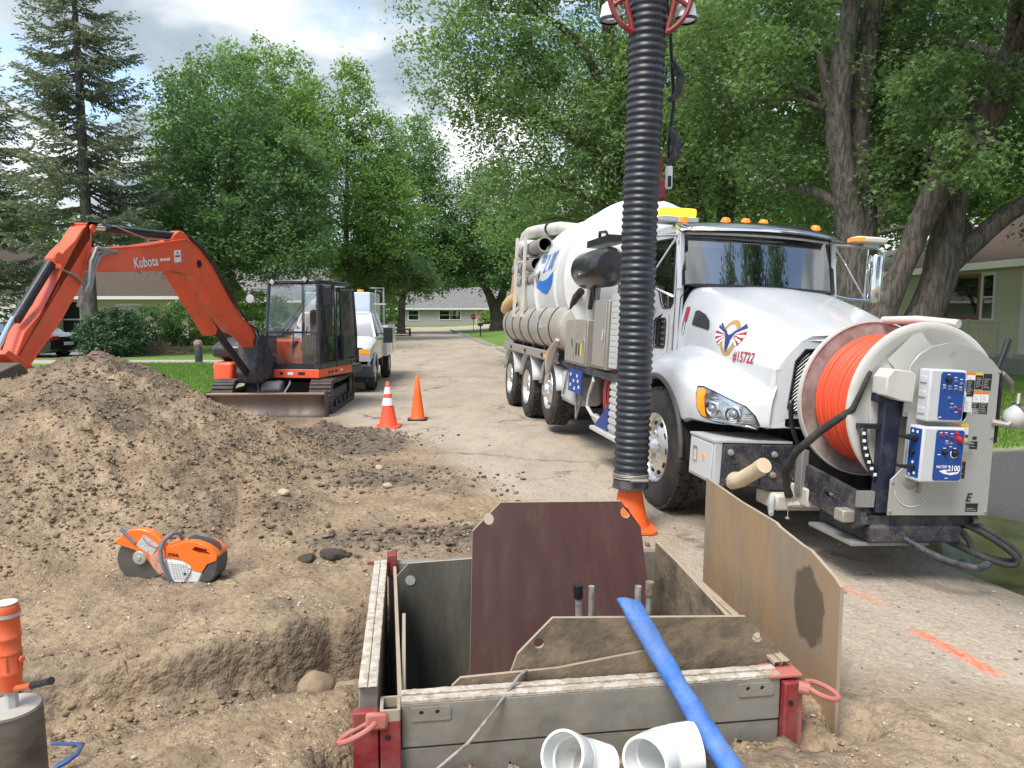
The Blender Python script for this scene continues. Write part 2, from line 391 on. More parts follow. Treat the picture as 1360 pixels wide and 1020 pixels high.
    wa2 = N.new('ShaderNodeVectorMath'); wa2.operation = 'MULTIPLY_ADD'; wa2.inputs[1].default_value = (.02, .02, .02); L.new(wn2.outputs['Color'], wa2.inputs[0]); L.new(geo.outputs['Position'], wa2.inputs[2])
    # orange marking spray
    pn = mth('MULTIPLY', attr('spray'), rg(noise(48, 5, .8), .40, .56))
    c = mix(pn, c, (.75, .15, .06))
    c = mix(mth('MULTIPLY', attr('wet'), .6), c, (.05, .045, .035))
    L.new(c, b.inputs['Base Color'])
    L.new(rg(attr('wet'), 0, 1, .92, .35), b.inputs['Roughness']); b.inputs['Specular IOR Level'].default_value = .25
    v3 = N.new('ShaderNodeTexVoronoi'); v3.inputs['Scale'].default_value = 62; L.new(wa2.outputs[0], v3.inputs['Vector']); v4 = N.new('ShaderNodeTexVoronoi'); v4.inputs['Scale'].default_value = 21; L.new(wa2.outputs[0], v4.inputs['Vector'])
    i3 = rg(v3.outputs['Distance'], 0, .8, .30, 0); i4 = rg(v4.outputs['Distance'], 0, .8, .75, 0); a34 = N.new('ShaderNodeMath'); a34.operation = 'ADD'; L.new(i3, a34.inputs[0]); L.new(i4, a34.inputs[1])
    n5 = noise(60, 3, .6); h1_ = N.new('ShaderNodeMath'); h1_.operation = 'MULTIPLY_ADD'; h1_.inputs[1].default_value = .35; L.new(n5, h1_.inputs[0]); L.new(a34.outputs[0], h1_.inputs[2]); h1 = h1_.outputs[0]; h2 = noise(8, 5, .6)
    hs = N.new('ShaderNodeMath'); hs.operation = 'MULTIPLY_ADD'; hs.inputs[1].default_value = 1.3; L.new(h2, hs.inputs[0]); L.new(h1, hs.inputs[2])
    bp = N.new('ShaderNodeBump'); bp.inputs['Distance'].default_value = .014
    L.new(rg(attr('dirt'), 0, 1, .6, 1.0), bp.inputs['Strength']); L.new(hs.outputs[0], bp.inputs['Height']); L.new(bp.outputs[0], b.inputs['Normal'])
    return m
GM = groundmat()
def stonemat(name, stops, rough=.9):
    m = bpy.data.materials.new(name); m.use_nodes = True; nt = m.node_tree; N = nt.nodes; L = nt.links; b = N['Principled BSDF']
    a = N.new('ShaderNodeAttribute'); a.attribute_name = 'rnd'; r = N.new('ShaderNodeValToRGB'); e = r.color_ramp.elements
    while len(e) < len(stops): e.new(.5)
    for i, (p, c) in enumerate(stops): e[i].position = p; e[i].color = (*c, 1)
    L.new(a.outputs['Fac'], r.inputs[0]); L.new(r.outputs[0], b.inputs['Base Color']); b.inputs['Roughness'].default_value = rough; b.inputs['Specular IOR Level'].default_value = .2
    n = N.new('ShaderNodeTexNoise'); n.inputs['Scale'].default_value = 60; g = N.new('ShaderNodeNewGeometry'); L.new(g.outputs['Position'], n.inputs['Vector'])
    bp = N.new('ShaderNodeBump'); bp.inputs['Strength'].default_value = .5; bp.inputs['Distance'].default_value = .006; L.new(n.outputs['Fac'], bp.inputs['Height']); L.new(bp.outputs[0], b.inputs['Normal'])
    return m
def leafmat(name, c0, c1, c2, trans=.35):
    m = bpy.data.materials.new(name); m.use_nodes = True; nt = m.node_tree; N = nt.nodes; L = nt.links; N.clear()
    out = N.new('ShaderNodeOutputMaterial'); a = N.new('ShaderNodeAttribute'); a.attribute_name = 'rnd'; r = N.new('ShaderNodeValToRGB'); e = r.color_ramp.elements; e.new(.5)
    for i, (p, c) in enumerate(((0, c0), (.55, c1), (1, c2))): e[i].position = p; e[i].color = (*c, 1)
    L.new(a.outputs['Fac'], r.inputs[0])
    p = N.new('ShaderNodeBsdfPrincipled'); p.inputs['Roughness'].default_value = .5; p.inputs['Specular IOR Level'].default_value = .45; L.new(r.outputs[0], p.inputs['Base Color'])
    t = N.new('ShaderNodeBsdfTranslucent'); sc = N.new('ShaderNodeVectorMath'); sc.operation = 'MULTIPLY'; sc.inputs[1].default_value = (1.5, 1.7, .8); L.new(r.outputs[0], sc.inputs[0]); L.new(sc.outputs[0], t.inputs[0])
    mx = N.new('ShaderNodeMixShader'); mx.inputs[0].default_value = trans; L.new(p.outputs[0], mx.inputs[1]); L.new(t.outputs[0], mx.inputs[2]); L.new(mx.outputs[0], out.inputs['Surface'])
    return m
bark = pmat('bark', (.15, .122, .095), .95, col2=(.065, .053, .043), scale=7, mixlo=.42, mixhi=.58, bump=1, bscale=7, stretch=(3, 3, .45), bdist=.06)
bark2 = pmat('grey_bark', (.19, .165, .14), .95, col2=(.075, .064, .054), scale=8, mixlo=.4, mixhi=.6, bump=1, bscale=8, stretch=(2.5, 2.5, .5), bdist=.04)

# ------------------------------------------------------------------ ground shape
_tab = np.random.default_rng(3).random(65536)
def vn(x, y, seed=0):
    xi = np.floor(x).astype(np.int64); yi = np.floor(y).astype(np.int64); fx = x-xi; fy = y-yi
    fx = fx*fx*(3-2*fx); fy = fy*fy*(3-2*fy)
    h = lambda a, b: _tab[(a*7919 + b*104729 + seed*1299721) & 65535]
    return (h(xi, yi)*(1-fx)+h(xi+1, yi)*fx)*(1-fy) + (h(xi, yi+1)*(1-fx)+h(xi+1, yi+1)*fx)*fy
def fbm(x, y, sc, octv=4, seed=0, gain=.55):
    a = 1; t = 0; s = 0
    for o in range(octv): t = t + a*(vn(x*sc*2**o, y*sc*2**o, seed+o)-.5); s += a; a *= gain
    return t/s*2
def ss(a, b, x): t = np.clip((x-a)/(b-a), 0, 1); return t*t*(3-2*t)
def xr(y): return 3.25 - .140*(y-5)          # right edge of the road
def xl(y): return -6.05 - .140*(y-16)        # left edge of the road
BOX0 = (-.5, 2.66); BA = R(8); bc, bs = math.cos(BA), math.sin(BA)
def boxuv(x, y): dx = x-BOX0[0]; dy = y-BOX0[1]; return dx*bc+dy*bs, -dx*bs+dy*bc
LIP = ([-9, -2.9, -2.3, -1.9, -1.6, -1.3, -1.0, -.75, -.5], [3.0, 3.1, 3.3, 3.42, 3.52, 3.75, 3.98, 4.1, 4.15])
def pile_h(x, y):
    dx = x+4.25; dy = y-7.7
    rx = np.where(dx > 0, 2.35, 4.6); ry = np.where(dy > 0, 2.3, 3.75)
    wob = 1 + .12*fbm(x, y, .9, 3, 41)
    r = np.sqrt((dx/rx)**2+(dy/ry)**2)*wob
    h = 1.36*np.clip(1-r, 0, 1)**1.12
    h = h*(1-.10*np.exp(-r*r*30))
    dx2 = x+3.0; dy2 = y-6.1                      # spill ridge running to the right
    h = np.maximum(h, .34*np.clip(1-np.sqrt((dx2/1.5)**2+(dy2/1.4)**2), 0, 1)**.9 * 1.15)
    return h
def H(x, y, fine=True):
    x = np.asarray(x, float); y = np.asarray(y, float)
    z = np.zeros(np.broadcast(x, y).shape)
    # cross fall under the lorry, verge rising again to the right
    lat = (x-1.2) + .176*(y-6.45)
    cf = -.049*np.clip(lat, 0, 2.25)*ss(-3, 1, y)*(1-ss(22, 34, y)) 
    rise = ss(0, 7, x-xr(y)-.4)*.36 + ss(.1, .5, x-xr(y))*.06*ss(8.5, 10, y)
    near_drive = 1-ss(7.5, 9.2, y)
    z = z + cf + rise*(1-.75*near_drive)
    z = z + .06*ss(.05, .25, xl(y)-x)*ss(12.5, 14.5, y) + .3*ss(0, 14, xl(y)-x)*ss(12, 20, y)*0
    # pud
    z = z - .035*np.exp(-(((x-3.75)/.75)**2+((y-5.55)/1.5)**2)**2)
    if not fine: 
        return z + pile_h(x, y)
    d = dirtmask(x, y)
    ph = pile_h(x, y)
    lump = np.abs(fbm(x, y, 5.5, 5, 5))*.10 + fbm(x, y, 2.0, 3, 8)*.10
    z = z + ph + lump*ss(.03, .35, ph) + np.maximum(0, fbm(x, y, 11, 4, 15))*.085*ss(.0, .3, ph)
    z = z + d*(fbm(x, y, 3, 5, 1)*.030 + np.maximum(0, fbm(x, y, 15, 4, 2))*.034 + fbm(x, y, 1.1, 2, 44)*.02)
    z = z + (1-d)*fbm(x, y, 6, 4, 11)*.004
    # dark churned mound between the pile and the blade
    m = np.exp(-(((x+2.55)/.95)**2+((y-9.7)/.85)**2)**1.4); z = z + m*(.10+.16*np.maximum(0, fbm(x, y, 3.1, 4, 21)+.25))
    m = np.exp(-(((x+1.35)/.8)**2+((y-7.6)/.55)**2)**1.3); z = z + m*(.03+.07*np.maximum(0, fbm(x, y, 5, 4, 22)))
    m = np.exp(-(((x+.55)/.75)**2+((y-5.5)/.3)**2)**1.3); z = z + m*(.01+.05*np.maximum(0, fbm(x, y, 9, 4, 23)))
    # wheel-rut ledge on the pile foot
    m = np.exp(-((x+2.15+.25*(y-5.6))/.09)**2)*ss(4.9, 5.4, y)*(1-ss(6.3, 6.8, y)); z = z - m*.07
    # open pit left of the trench box
    s = np.interp(x, *LIP) + .10*fbm(x, y*0+3, 2.2, 3, 31)+.045*fbm(x, y*0+3, 9, 3, 32) - y
    u, v = boxuv(x, y)
    inpit = (1-ss(-.12, -.02, u))
    dep = .17+.08*ss(-2.2, -.8, x) + .38*np.exp(-((x+.78)/.34)**2)*np.exp(-((y-3.45)/.55)**2)
    wall = ss(-.02, .09, s + .07*fbm(x, y, 10, 4, 33))
    backr = 1-ss(.10, .85, s)
    z = z - dep*wall*backr*inpit + inpit*wall*backr*.07*fbm(x, y, 6, 4, 35) + inpit*np.exp(-((s-.08)/.16)**2)*np.abs(fbm(x, y, 7, 4, 38))*.14
    # raised rim along the lip
    z = z + .05*np.exp(-((s+.12)/.16)**2)*ss(-3, -2, x)*inpit*(.6+fbm(x, y, 4, 3, 36))
    # hole inside the box, crumbly gap round it
    e = np.maximum(np.maximum(-.06-u, u-1.72), np.maximum(-.06-v, v-1.56))
    hole = 1-ss(-.07, -.02, e)
    z = z*(1-hole) - 1.75*hole
    gap = np.exp(-((e-.02)/.05)**2)*(e > -.02)*.10
    z = z - gap*(.5+fbm(x, y, 5, 2, 37))
    gr = np.exp(-(((x-1.42)/.1)**2+((y-2.97)/.09)**2)); z = z-.16*gr
    gl = np.exp(-(((u+.12)/.09)**2+((v-.03)/.15)**2)); z = z-.22*gl
    return z
def dirtmask(x, y):
    a = -1.3 + .7*fbm(x, y, .9, 4, 51)
    m = 1-ss(-.4, .55, x + .16*(y-6)*(y > 6) - np.interp(y, [0, 3, 4.5, 6, 8, 10, 12, 14], [1.6, 1.5, .9, .3, -.4, -.9, -1.9, -4.5]) + .5*fbm(x, y, 1.3, 4, 52))
    m = np.maximum(m, .75*(1-ss(3.0, 3.5, y))*(fbm(x, y, 1.7, 3, 53) > -.2))
    m = m*(1-ss(11.5, 13, y))
    near = ss(.1, .5, fbm(x, y, 1.1, 4, 54))*.5*(y < 8)*(x < 3)
    return np.clip(np.maximum(m, near), 0, 1)
def attrs_at(x, y):
    d = dirtmask(x, y); ph = pile_h(x, y)
    u, v = boxuv(x, y)
    n = fbm(x, y, 2.2, 5, 61)
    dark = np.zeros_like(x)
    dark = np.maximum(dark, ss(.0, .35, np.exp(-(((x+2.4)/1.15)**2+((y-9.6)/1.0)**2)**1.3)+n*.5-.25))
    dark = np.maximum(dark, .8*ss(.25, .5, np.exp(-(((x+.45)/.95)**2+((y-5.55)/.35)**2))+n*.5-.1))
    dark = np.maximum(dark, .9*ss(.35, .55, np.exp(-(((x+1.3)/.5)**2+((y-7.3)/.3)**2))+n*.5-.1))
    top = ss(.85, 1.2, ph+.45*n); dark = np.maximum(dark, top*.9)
    dark = np.maximum(dark, ss(.25, .5, np.exp(-(((x+3.55)/.4)**2+((y-6.75)/.35)**2))+n*.6-.1)*.9)
    dark = np.maximum(dark, ss(.30, .62, fbm(x, y, 2.6, 5, 62)+.12)*.7*d); dark = np.maximum(dark, ss(.15, .6, fbm(x, y, .9, 5, 66))*.5*d)
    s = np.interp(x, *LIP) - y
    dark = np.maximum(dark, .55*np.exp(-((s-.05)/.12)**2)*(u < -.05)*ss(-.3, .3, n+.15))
    right = x-xr(y)
    grass = np.zeros_like(x)
    grass = np.maximum(grass, ss(.35, .55, right+.25*fbm(x, y, 1.5, 3, 63))*ss(8.9, 9.15, y+.1*n-.0*(x)))
    grass = np.maximum(grass, ss(.15, .3, xl(y)-x+.15*fbm(x, y, 1.4, 4, 64))*(ss(12.4, 13.0, y)))
    asph = ss(-.05, .35, right+.35*fbm(x, y, 1.2, 4, 65)-.5*np.exp(-((y-3)/1.5)**2)*0)*(1-ss(8.85, 9.1, y))*ss(3.4, 5.2, y+.6*n)
    asph = np.maximum(asph, .45*ss(-.9, 0, right)*(y < 30)*ss(-.2, .5, n+.2))
    wet = np.exp(-(((x-3.75)/1.0)**2+((y-5.55)/1.8)**2)**2)
    # far drives and walks on the left
    yy = y + .14*x*0
    pave = np.zeros_like(x)
    pave = np.maximum(pave, ((y > 24.2+.15*(-x-6)*.0) & (y < 26.0) & (x < xl(y)-.3)).astype(float))
    pave = np.maximum(pave, ((y > 31.3) & (y < 32.6) & (x < xl(y)-.3)).astype(float)*0)
    pave = np.maximum(pave, ((y > 27) & (y < 32) & (x < -15.5) & (x > -40)).astype(float))
    pave = np.maximum(pave, ((y > 83) & (y < 86) & (x > -40) & (x < 30)).astype(float))
    pave = np.maximum(pave, ((right > 1.2) & (right < 2.2) & (y > 10) & (y < 60)).astype(float)*0)
    pave = np.maximum(pave, ((y > 34.5) & (y < 36.5) & (right > .4) & (right < 15)).astype(float))
    cross = ((y > 70) & (y < 84)).astype(float)                       # the crossing street
    grass = grass*(1-cross)*(1-pave); 
    far = ((x < xl(y)) | (x > xr(y)) | (y > 85)) & (y > 9)
    grass = np.where(y > 86, 1, grass)*np.where(y > 86, 1, 1)
    spray = np.zeros_like(x)
    def seg(x0, y0, x1, y1, w):
        L = math.hypot(x1-x0, y1-y0); a = ((x-x0)*(x1-x0)+(y-y0)*(y1-y0))/L; p = np.abs(-(x-x0)*(y1-y0)+(y-y0)*(x1-x0))/L
        return (1-ss(w*.5, w, p+.02*n))*ss(-.05, .05, a)*(1-ss(L-.05, L+.05, a))
    spray = np.maximum(spray, seg(2.2, 3.92, 2.33, 3.42, .065)); spray = np.maximum(spray, .4*seg(2.06, 4.64, 2.22, 4.28, .075))
    return dict(dirt=d*(1-asph), dark=np.clip(dark, 0, 1), grass=grass, asph=asph*(1-grass), pave=pave, spray=spray, wet=wet)
def geo_axis(a, b, d0, k):
    o = [a]
    while o[-1] < b: o.append(o[-1]+d0*(1+k*(o[-1]-a)))
    o[-1] = b; return np.array(o)
NX0, NX1, NY0, NY1 = -7.0, 7.5, 1.2, 13.0
gx = np.arange(NX0, NX1+.001, .029); gy = geo_axis(NY0, NY1, .020, .16)
X, Y = np.meshgrid(gx, gy); Z = H(X, Y)
def grid_faces(ny, nx):
    i = np.arange(ny-1)[:, None]*nx + np.arange(nx-1)[None, :]
    return np.stack([i, i+1, i+nx+1, i+nx], -1)
F4 = grid_faces(len(gy), len(gx))
# overhanging crumbly lip: push the upper rim out over the pit
s_ = np.interp(X, *LIP) - Y; u_, v_ = boxuv(X, Y)
push = .09*np.exp(-((s_-.0)/.07)**2)*(u_ < -.06)*(X > -3)*(.5+.8*fbm(X, Y, 4, 3, 71))
Yd = Y - push
A = attrs_at(X, Y)
PH = pile_h(X, Y)
kind = np.zeros(X.shape, int)
kind[A['asph'] > .5] = 2; kind[A['grass'] > .5] = 3
kind[(PH > .10) & (X < -.6)] = 1
fk = kind[:-1, :-1]
def sub_mesh(name, mask, V3, at, F, **kw):
    f = F[mask]; ids, inv = np.unique(f.ravel(), return_inverse=True)
    o = npmesh(name, V3[ids], inv.reshape(-1, f.shape[1]), GM, attrs={k: a.ravel()[ids] for k, a in at.items()}, **kw); return o
V3 = np.stack([X, Yd, Z], -1).reshape(-1, 3)
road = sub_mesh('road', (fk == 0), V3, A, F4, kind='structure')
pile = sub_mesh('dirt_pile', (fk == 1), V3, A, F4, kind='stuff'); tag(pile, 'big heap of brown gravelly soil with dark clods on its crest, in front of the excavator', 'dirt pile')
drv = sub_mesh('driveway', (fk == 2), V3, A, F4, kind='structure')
lwn = sub_mesh('lawn', (fk == 3), V3, A, F4, kind='structure')
# coarse sheets out to the horizon
fx = np.unique(np.concatenate([np.linspace(-600, -60, 12), np.arange(-60, -20, 1.0), np.arange(-20, 20.01, .25), np.arange(20, 60, 1.0), np.linspace(60, 600, 12)]))
fy = np.unique(np.concatenate([np.linspace(-300, -6, 8), np.arange(-5, 13, .5), np.arange(13, 40, .25), np.arange(40, 100, .5), np.linspace(100, 900, 22)]))
FX, FY = np.meshgrid(fx, fy); FZ = H(FX, FY, False)-.004
inn = (FX > NX0+.02) & (FX < NX1-.02) & (FY > NY0+.02) & (FY < NY1-.02); FZ = np.where(inn, -2.5, FZ)
FA = attrs_at(FX, FY)
FF = grid_faces(len(fy), len(fx)); cxm = (FX[:-1, :-1]+FX[1:, 1:])/2; cym = (FY[:-1, :-1]+FY[1:, 1:])/2
keep = ~((cxm > NX0+.3) & (cxm < NX1-.3) & (cym > NY0+.3) & (cym < NY1-.3))
keep &= ~(inn[:-1, :-1] & inn[1:, 1:] & inn[:-1, 1:] & inn[1:, :-1])
FZ = np.where(inn, H(FX, FY, False)-.05, FZ)
fa = {k: (a[:-1, :-1]+a[1:, 1:])/2 for k, a in FA.items()}
FV = np.stack([FX, FY, FZ], -1).reshape(-1, 3)
kk = np.zeros(cxm.shape, int); kk[fa['grass'] > .5] = 1; kk[fa['pave'] > .5] = 2
sub_mesh('road', keep & (kk == 0), FV, FA, FF, kind='structure')
sub_mesh('lawn', keep & (kk == 1), FV, FA, FF, kind='structure')
sub_mesh('pavement', keep & (kk == 2), FV, FA, FF, kind='structure')
def hz(x, y): return float(H(np.array([x]), np.array([y]))[0])
# puddle
wm = pmat('puddle_water', (.04, .042, .02), .10, col2=(.09, .085, .035), scale=2.5, spec=.6)
pw = MB(); pz = hz(3.75, 5.55)
pp = []
for k in range(40):
    q = 2*math.pi*k/40; rr = 1+.16*math.sin(3*q+1)+.10*math.sin(7*q); pp.append((3.85+1.05*rr*math.cos(q)-.22*rr*math.sin(q), 5.35+1.55*rr*math.sin(q)))
pw.add([(a, b, -.104) for a, b in pp], [tuple(range(40))])
o = pw.build('puddle', wm, None); o['kind'] = 'structure'

# stones, clods, grass
def ico():
    bm = bmesh.new(); bmesh.ops.create_icosphere(bm, subdivisions=1, radius=1); v = np.array([x.co[:] for x in bm.verts]); f = np.array([[q.index for q in x.verts] for x in bm.faces]); bm.free(); return v, f
IV, IF = ico()
def scatter(name, xs, ys, rad, mat, label, cat, flat=.7, sink=.3, seed=1):
    g = np.random.default_rng(seed); n = len(xs); z = H(xs, ys)
    sc = rad[:, None]*np.stack([g.uniform(.7, 1.3, n), g.uniform(.7, 1.3, n), g.uniform(.6, 1.1, n)*flat], -1)
    a = g.uniform(0, 2*math.pi, n); v = (IV[None]*(1+g.uniform(-.3, .3, (n, 12, 1)))+g.uniform(-.24, .24, (n, 12, 3)))*sc[:, None, :]
    c, s = np.cos(a)[:, None], np.sin(a)[:, None]
    vx = v[..., 0]*c-v[..., 1]*s+xs[:, None]; vy = v[..., 0]*s+v[..., 1]*c+ys[:, None]; vz = v[..., 2]+(z+rad*flat*(1-2*sink))[:, None]
    P = np.stack([vx, vy, vz], -1).reshape(-1, 3); Fc = (IF[None]+12*np.arange(n)[:, None, None]).reshape(-1, 3)
    o = npmesh(name, P, Fc, mat, attrs=dict(rnd=np.repeat(g.random(n), 12)), smooth=False); o['kind'] = 'stuff'; return tag(o, label, cat)
peb = stonemat('pebbles', [(0, (.17, .12, .08)), (.35, (.28, .21, .14)), (.8, (.42, .35, .26)), (.95, (.55, .49, .40))])
clo = stonemat('clods', [(0, (.105, .074, .048)), (.5, (.21, .152, .096)), (1, (.35, .265, .175))], 1)
def pts(n, f, x0, x1, y0, y1, seed):
    g = np.random.default_rng(seed); xs = g.uniform(x0, x1, n*5); ys = y0+(y1-y0)*g.random(n*5)**1.5
    w = f(xs, ys); k = g.random(n*5) < w; u, v = boxuv(xs, ys); k &= ~((u > -.12) & (u < 1.78) & (v > -.1) & (v < 1.6))
    return xs[k][:n], ys[k][:n], g
xs, ys, g = pts(16000, lambda x, y: .12+.8*dirtmask(x, y), -5, 3.2, 1.9, 9, 11)
scatter('gravel', xs, ys, .0025+.009*g.random(len(xs))**4, peb, 'loose tan pebbles strewn over the dirt and road around the dig', 'gravel', seed=2)
xs, ys, g = pts(20000, lambda x, y: (pile_h(x, y) > .06)*.8*(.4+.6*ss(-.3, .3, fbm(x, y, 1.5, 3, 81))), -7, -.8, 3.6, 9.2, 12)
scatter('soil_clods', xs, ys, .004+.018*g.random(len(xs))**4, clo, 'crumbly brown soil clods covering the slopes of the dirt heap', 'clods', seed=3, sink=.35)
xs, ys, g = pts(5200, lambda x, y: np.exp(-(((x+2.45)/1.1)**2+((y-9.6)/1.0)**2)**1.3)+.9*np.exp(-(((x+.55)/.9)**2+((y-5.5)/.35)**2))+.8*np.exp(-(((x+1.35)/.9)**2+((y-7.4)/.5)**2)), -4, 1, 4.8, 11, 13)
clod2 = stonemat('dark_clods', [(0, (.06, .048, .037)), (.5, (.13, .10, .075)), (1, (.27, .21, .15))], 1)
scatter('dark_clods', xs, ys, .006+.026*g.random(len(xs))**5, clod2, 'dark moist lumps of soil and broken asphalt between cones and trench', 'clods', seed=4)
xs, ys, g = pts(1500, lambda x, y: np.exp(-((np.interp(x, *LIP)-y-.2)/.28)**2), -3, -.62, 2.7, 4.3, 14)
scatter('pit_rubble', xs, ys, .003+.016*g.random(len(xs))**4, clo, 'crumbled soil lumps lying in the shallow pit beside the trench box', 'rubble', seed=5)
def grass(name, label, x0, x1, y0, y1, n, h, seed):
    g = np.random.default_rng(seed); xs = g.uniform(x0, x1, n); ys = g.uniform(y0, y1, n); a = attrs_at(xs, ys); k = a['grass'] > .6; xs, ys = xs[k], ys[k]; n = len(xs); z = H(xs, ys, False)
    q = g.uniform(0, 2*math.pi, n); hh = h*g.uniform(.5, 1.2, n); w = .006+.004*g.random(n); lx, ly = g.normal(0, .35, (2, n))*hh
    P = np.stack([np.stack([xs-w*np.cos(q), ys-w*np.sin(q), z-.01], -1), np.stack([xs+w*np.cos(q), ys+w*np.sin(q), z-.01], -1), np.stack([xs+lx, ys+ly, z+hh], -1)], 1).reshape(-1, 3)
    o = npmesh(name, P, np.arange(3*n).reshape(-1, 3), GRM, attrs=dict(rnd=np.repeat(g.random(n), 3)), smooth=False); o['kind'] = 'stuff'; tag(o, label, 'grass')
GRM = leafmat('grass_blades', (.08, .15, .022), (.13, .23, .035), (.2, .3, .07), .35)
grass('grass', 'mown green grass on the verge right of the parked vacuum truck', 3.2, 9.5, 8.9, 17, 60000, .06, 21)
grass('grass', 'mown bright green lawn behind the excavator on the left', -14, -5.8, 12.8, 24.2, 60000, .07, 22)

# ------------------------------------------------------------------ trench box and boards (frame: x along the front beam, y away from the camera)
BM_ = Matrix.Translation((BOX0[0], BOX0[1], 0)) @ Matrix.Rotation(BA, 4, 'Z')
tb = empty('trench_box', BM_, 'red and grey aluminium trench shield box sunk in the road dig', 'trench box')
def rough_strip(mb, p0, p1, w, h, n=60, amp=.004, seed=1):
    """a bar with a ragged, flaked top face; w is sideways vector, h its height"""
    g = random.Random(seed); p0, p1, w = Vector(p0), Vector(p1), Vector(w); rows = []
    for i in range(n+1):
        p = p0.lerp(p1, i/n); z = [g.uniform(-amp, amp)*.6 for _ in range(4)]
        rows.append([p+V(0, 0, -h), p+V(0, 0, z[0]), p+w*.1+V(0, 0, .002+z[1]*.5), p+w*.9+V(0, 0, .002+z[2]*.5), p+w+V(0, 0, z[3]), p+w+V(0, 0, -h)])
    mb.grid(rows); return mb
# front beam: two stacked rails
m = MB(); m.box(.085, 1.60, 0, .075, .06, .232); m.build('front_beam', beamm, tb, bevel=.004)
m = MB(); m.box(.07, 1.60, .006, .07, -.6, .052); m.build('lower_beam', beamm, tb, bevel=.004)
m = MB(); rough_strip(m, (.085, .0, .246), (1.60, .0, .246), (0, .036, 0), .012, 90, .004, 1); m.build('top_rail', flaky, tb)
m = MB(); rough_strip(m, (.085, .044, .250), (1.60, .044, .250), (0, .034, 0), .012, 90, .004, 2); m.build('top_rail', flaky, tb)
for a in (.12, 1.42):
    p = MB(); p.prism(rrect(a, a+.15, .165, .218, .008), XZ, -.006, 0, [circ(a+.04, .198, .009, 10), circ(a+.10, .198, .009, 10)]); p.build('bolt_plate', beamm, tb)
    q = MB(); q.cyl((a+.04, -.002, .198), (a+.04, .004, .198), .0088, n=10); q.cyl((a+.10, -.002, .198), (a+.10, .004, .198), .0088, n=10); q.build('bolt_hole', dark, tb)
# left beam
m = MB(); m.box(-.075, -.005, .05, 1.47, -.5, .285); m.build('left_beam', beamm, tb, bevel=.004)
m = MB(); rough_strip(m, (-.075, .02, .30), (-.075, 1.47, .30), (.034, 0, 0), .014, 90, .004, 3); m.build('top_rail', flaky, tb)
m = MB(); rough_strip(m, (-.038, .02, .30), (-.038, 1.47, .30), (.034, 0, 0), .014, 90, .004, 4); m.build('top_rail', flaky, tb)
# back and right beams
m = MB(); m.box(.0, 1.62, 1.50, 1.56, -.5, .27); m.build('back_beam', beamm, tb, bevel=.004)
m = MB(); m.box(1.61, 1.67, .1, 1.49, -.5, .255); m.build('right_beam', beamm, tb, bevel=.004)
m = MB(); rough_strip(m, (1.60, .05, .27), (1.60, 1.5, .27), (.03, 0, 0), .012, 80, .003, 5); rough_strip(m, (1.635, .05, .272), (1.635, 1.5, .272), (.035, 0, 0), .012, 80, .003, 6); m.build('top_rail', edgew, tb)
# red corner posts
m = MB(); m.box(-.095, .0, -.03, .012, -.45, .228); m.build('corner_post', red, tb, bevel=.006)
m = MB(); m.box(.006, .082, -.035, .075, -.45, .190); m.build('corner_post', red, tb, bevel=.006)
m = MB(); m.prism(rrect(.006, .082, -.035, .075, .004, 1), XY, .190, .232, [rrect(.018, .070, -.023, .063, .004, 1)]); m.build('square_socket', edgew, tb)
m = MB(); m.box(.019, .069, -.022, .062, .1905, .195); m.build('socket_bottom', dark, tb)
m = MB(); m.box(1.605, 1.66, -.03, .07, -.45, .222); m.build('corner_post', red, tb, bevel=.005)
m = MB(); m.box(1.665, 1.70, .0, .06, -.45, .215); m.box(1.55, 1.69, -.01, .10, .232, .247); m.build('corner_cap', pinkred, tb, bevel=.004)
m = MB(); m.box(-.115, -.06, 1.46, 1.475, .28, .30); m.box(-.005, .05, 1.475, 1.56, .2, .325); m.build('corner_post', red, tb, bevel=.004)
m = MB(); m.cyl((.035, -.038, .13), (.035, -.03, .13), .011, n=12); m.cyl((1.63, -.034, .14), (1.63, -.028, .14), .011, n=12); m.build('bolt', dark, tb)
def shackle(o, ux, uz, r=.055, t=.0105, name='lifting_ring'):
    o = Vector(o); ux = Vector(ux).normalized(); uz = Vector(uz).normalized(); P = []
    for k in range(22): q = R(-155+310*k/21); P.append(o + ux*math.cos(q)*r*1.25 + uz*math.sin(q)*r*.85)
    m = MB(); m.tube(P, t, 8); ob = m.build(name, pinkred, tb); return ob
sh = shackle((-.075, -.065, .175), (-1, -.2, -.45), (.5, -1, .4))
m = MB(); m.box(-.045, .035, -.05, -.028, .165, .232); m.build('ring_clamp', pinkred, tb, bevel=.012)
sh = shackle((1.745, -.06, .20), (1, -.25, -.3), (0, 1, .25), .05)
m = MB(); m.cyl((1.66, -.03, .205), (1.70, -.05, .20), .024, n=10); m.build('ring_clamp', pinkred, tb, bevel=.004)
def board(name, label, poly, f, t, mat, holes=(), rim=None, edge=edgew, M=BM_, cat='board'):
    """a board of real thickness: face sheets in mat, a raw edge all round"""
    o = MB(); o.prism(poly, f, 0, t, holes); ob = o.build(name, mat, None, smooth=0); ob.matrix_world = M
    ob.data.materials.append(edge)
    n2 = len(ob.data.polygons); tot = len(poly)+sum(len(h) for h in holes)
    for p in ob.data.polygons[n2-tot:]: p.material_index = 1
    return tag(ob, label, cat)
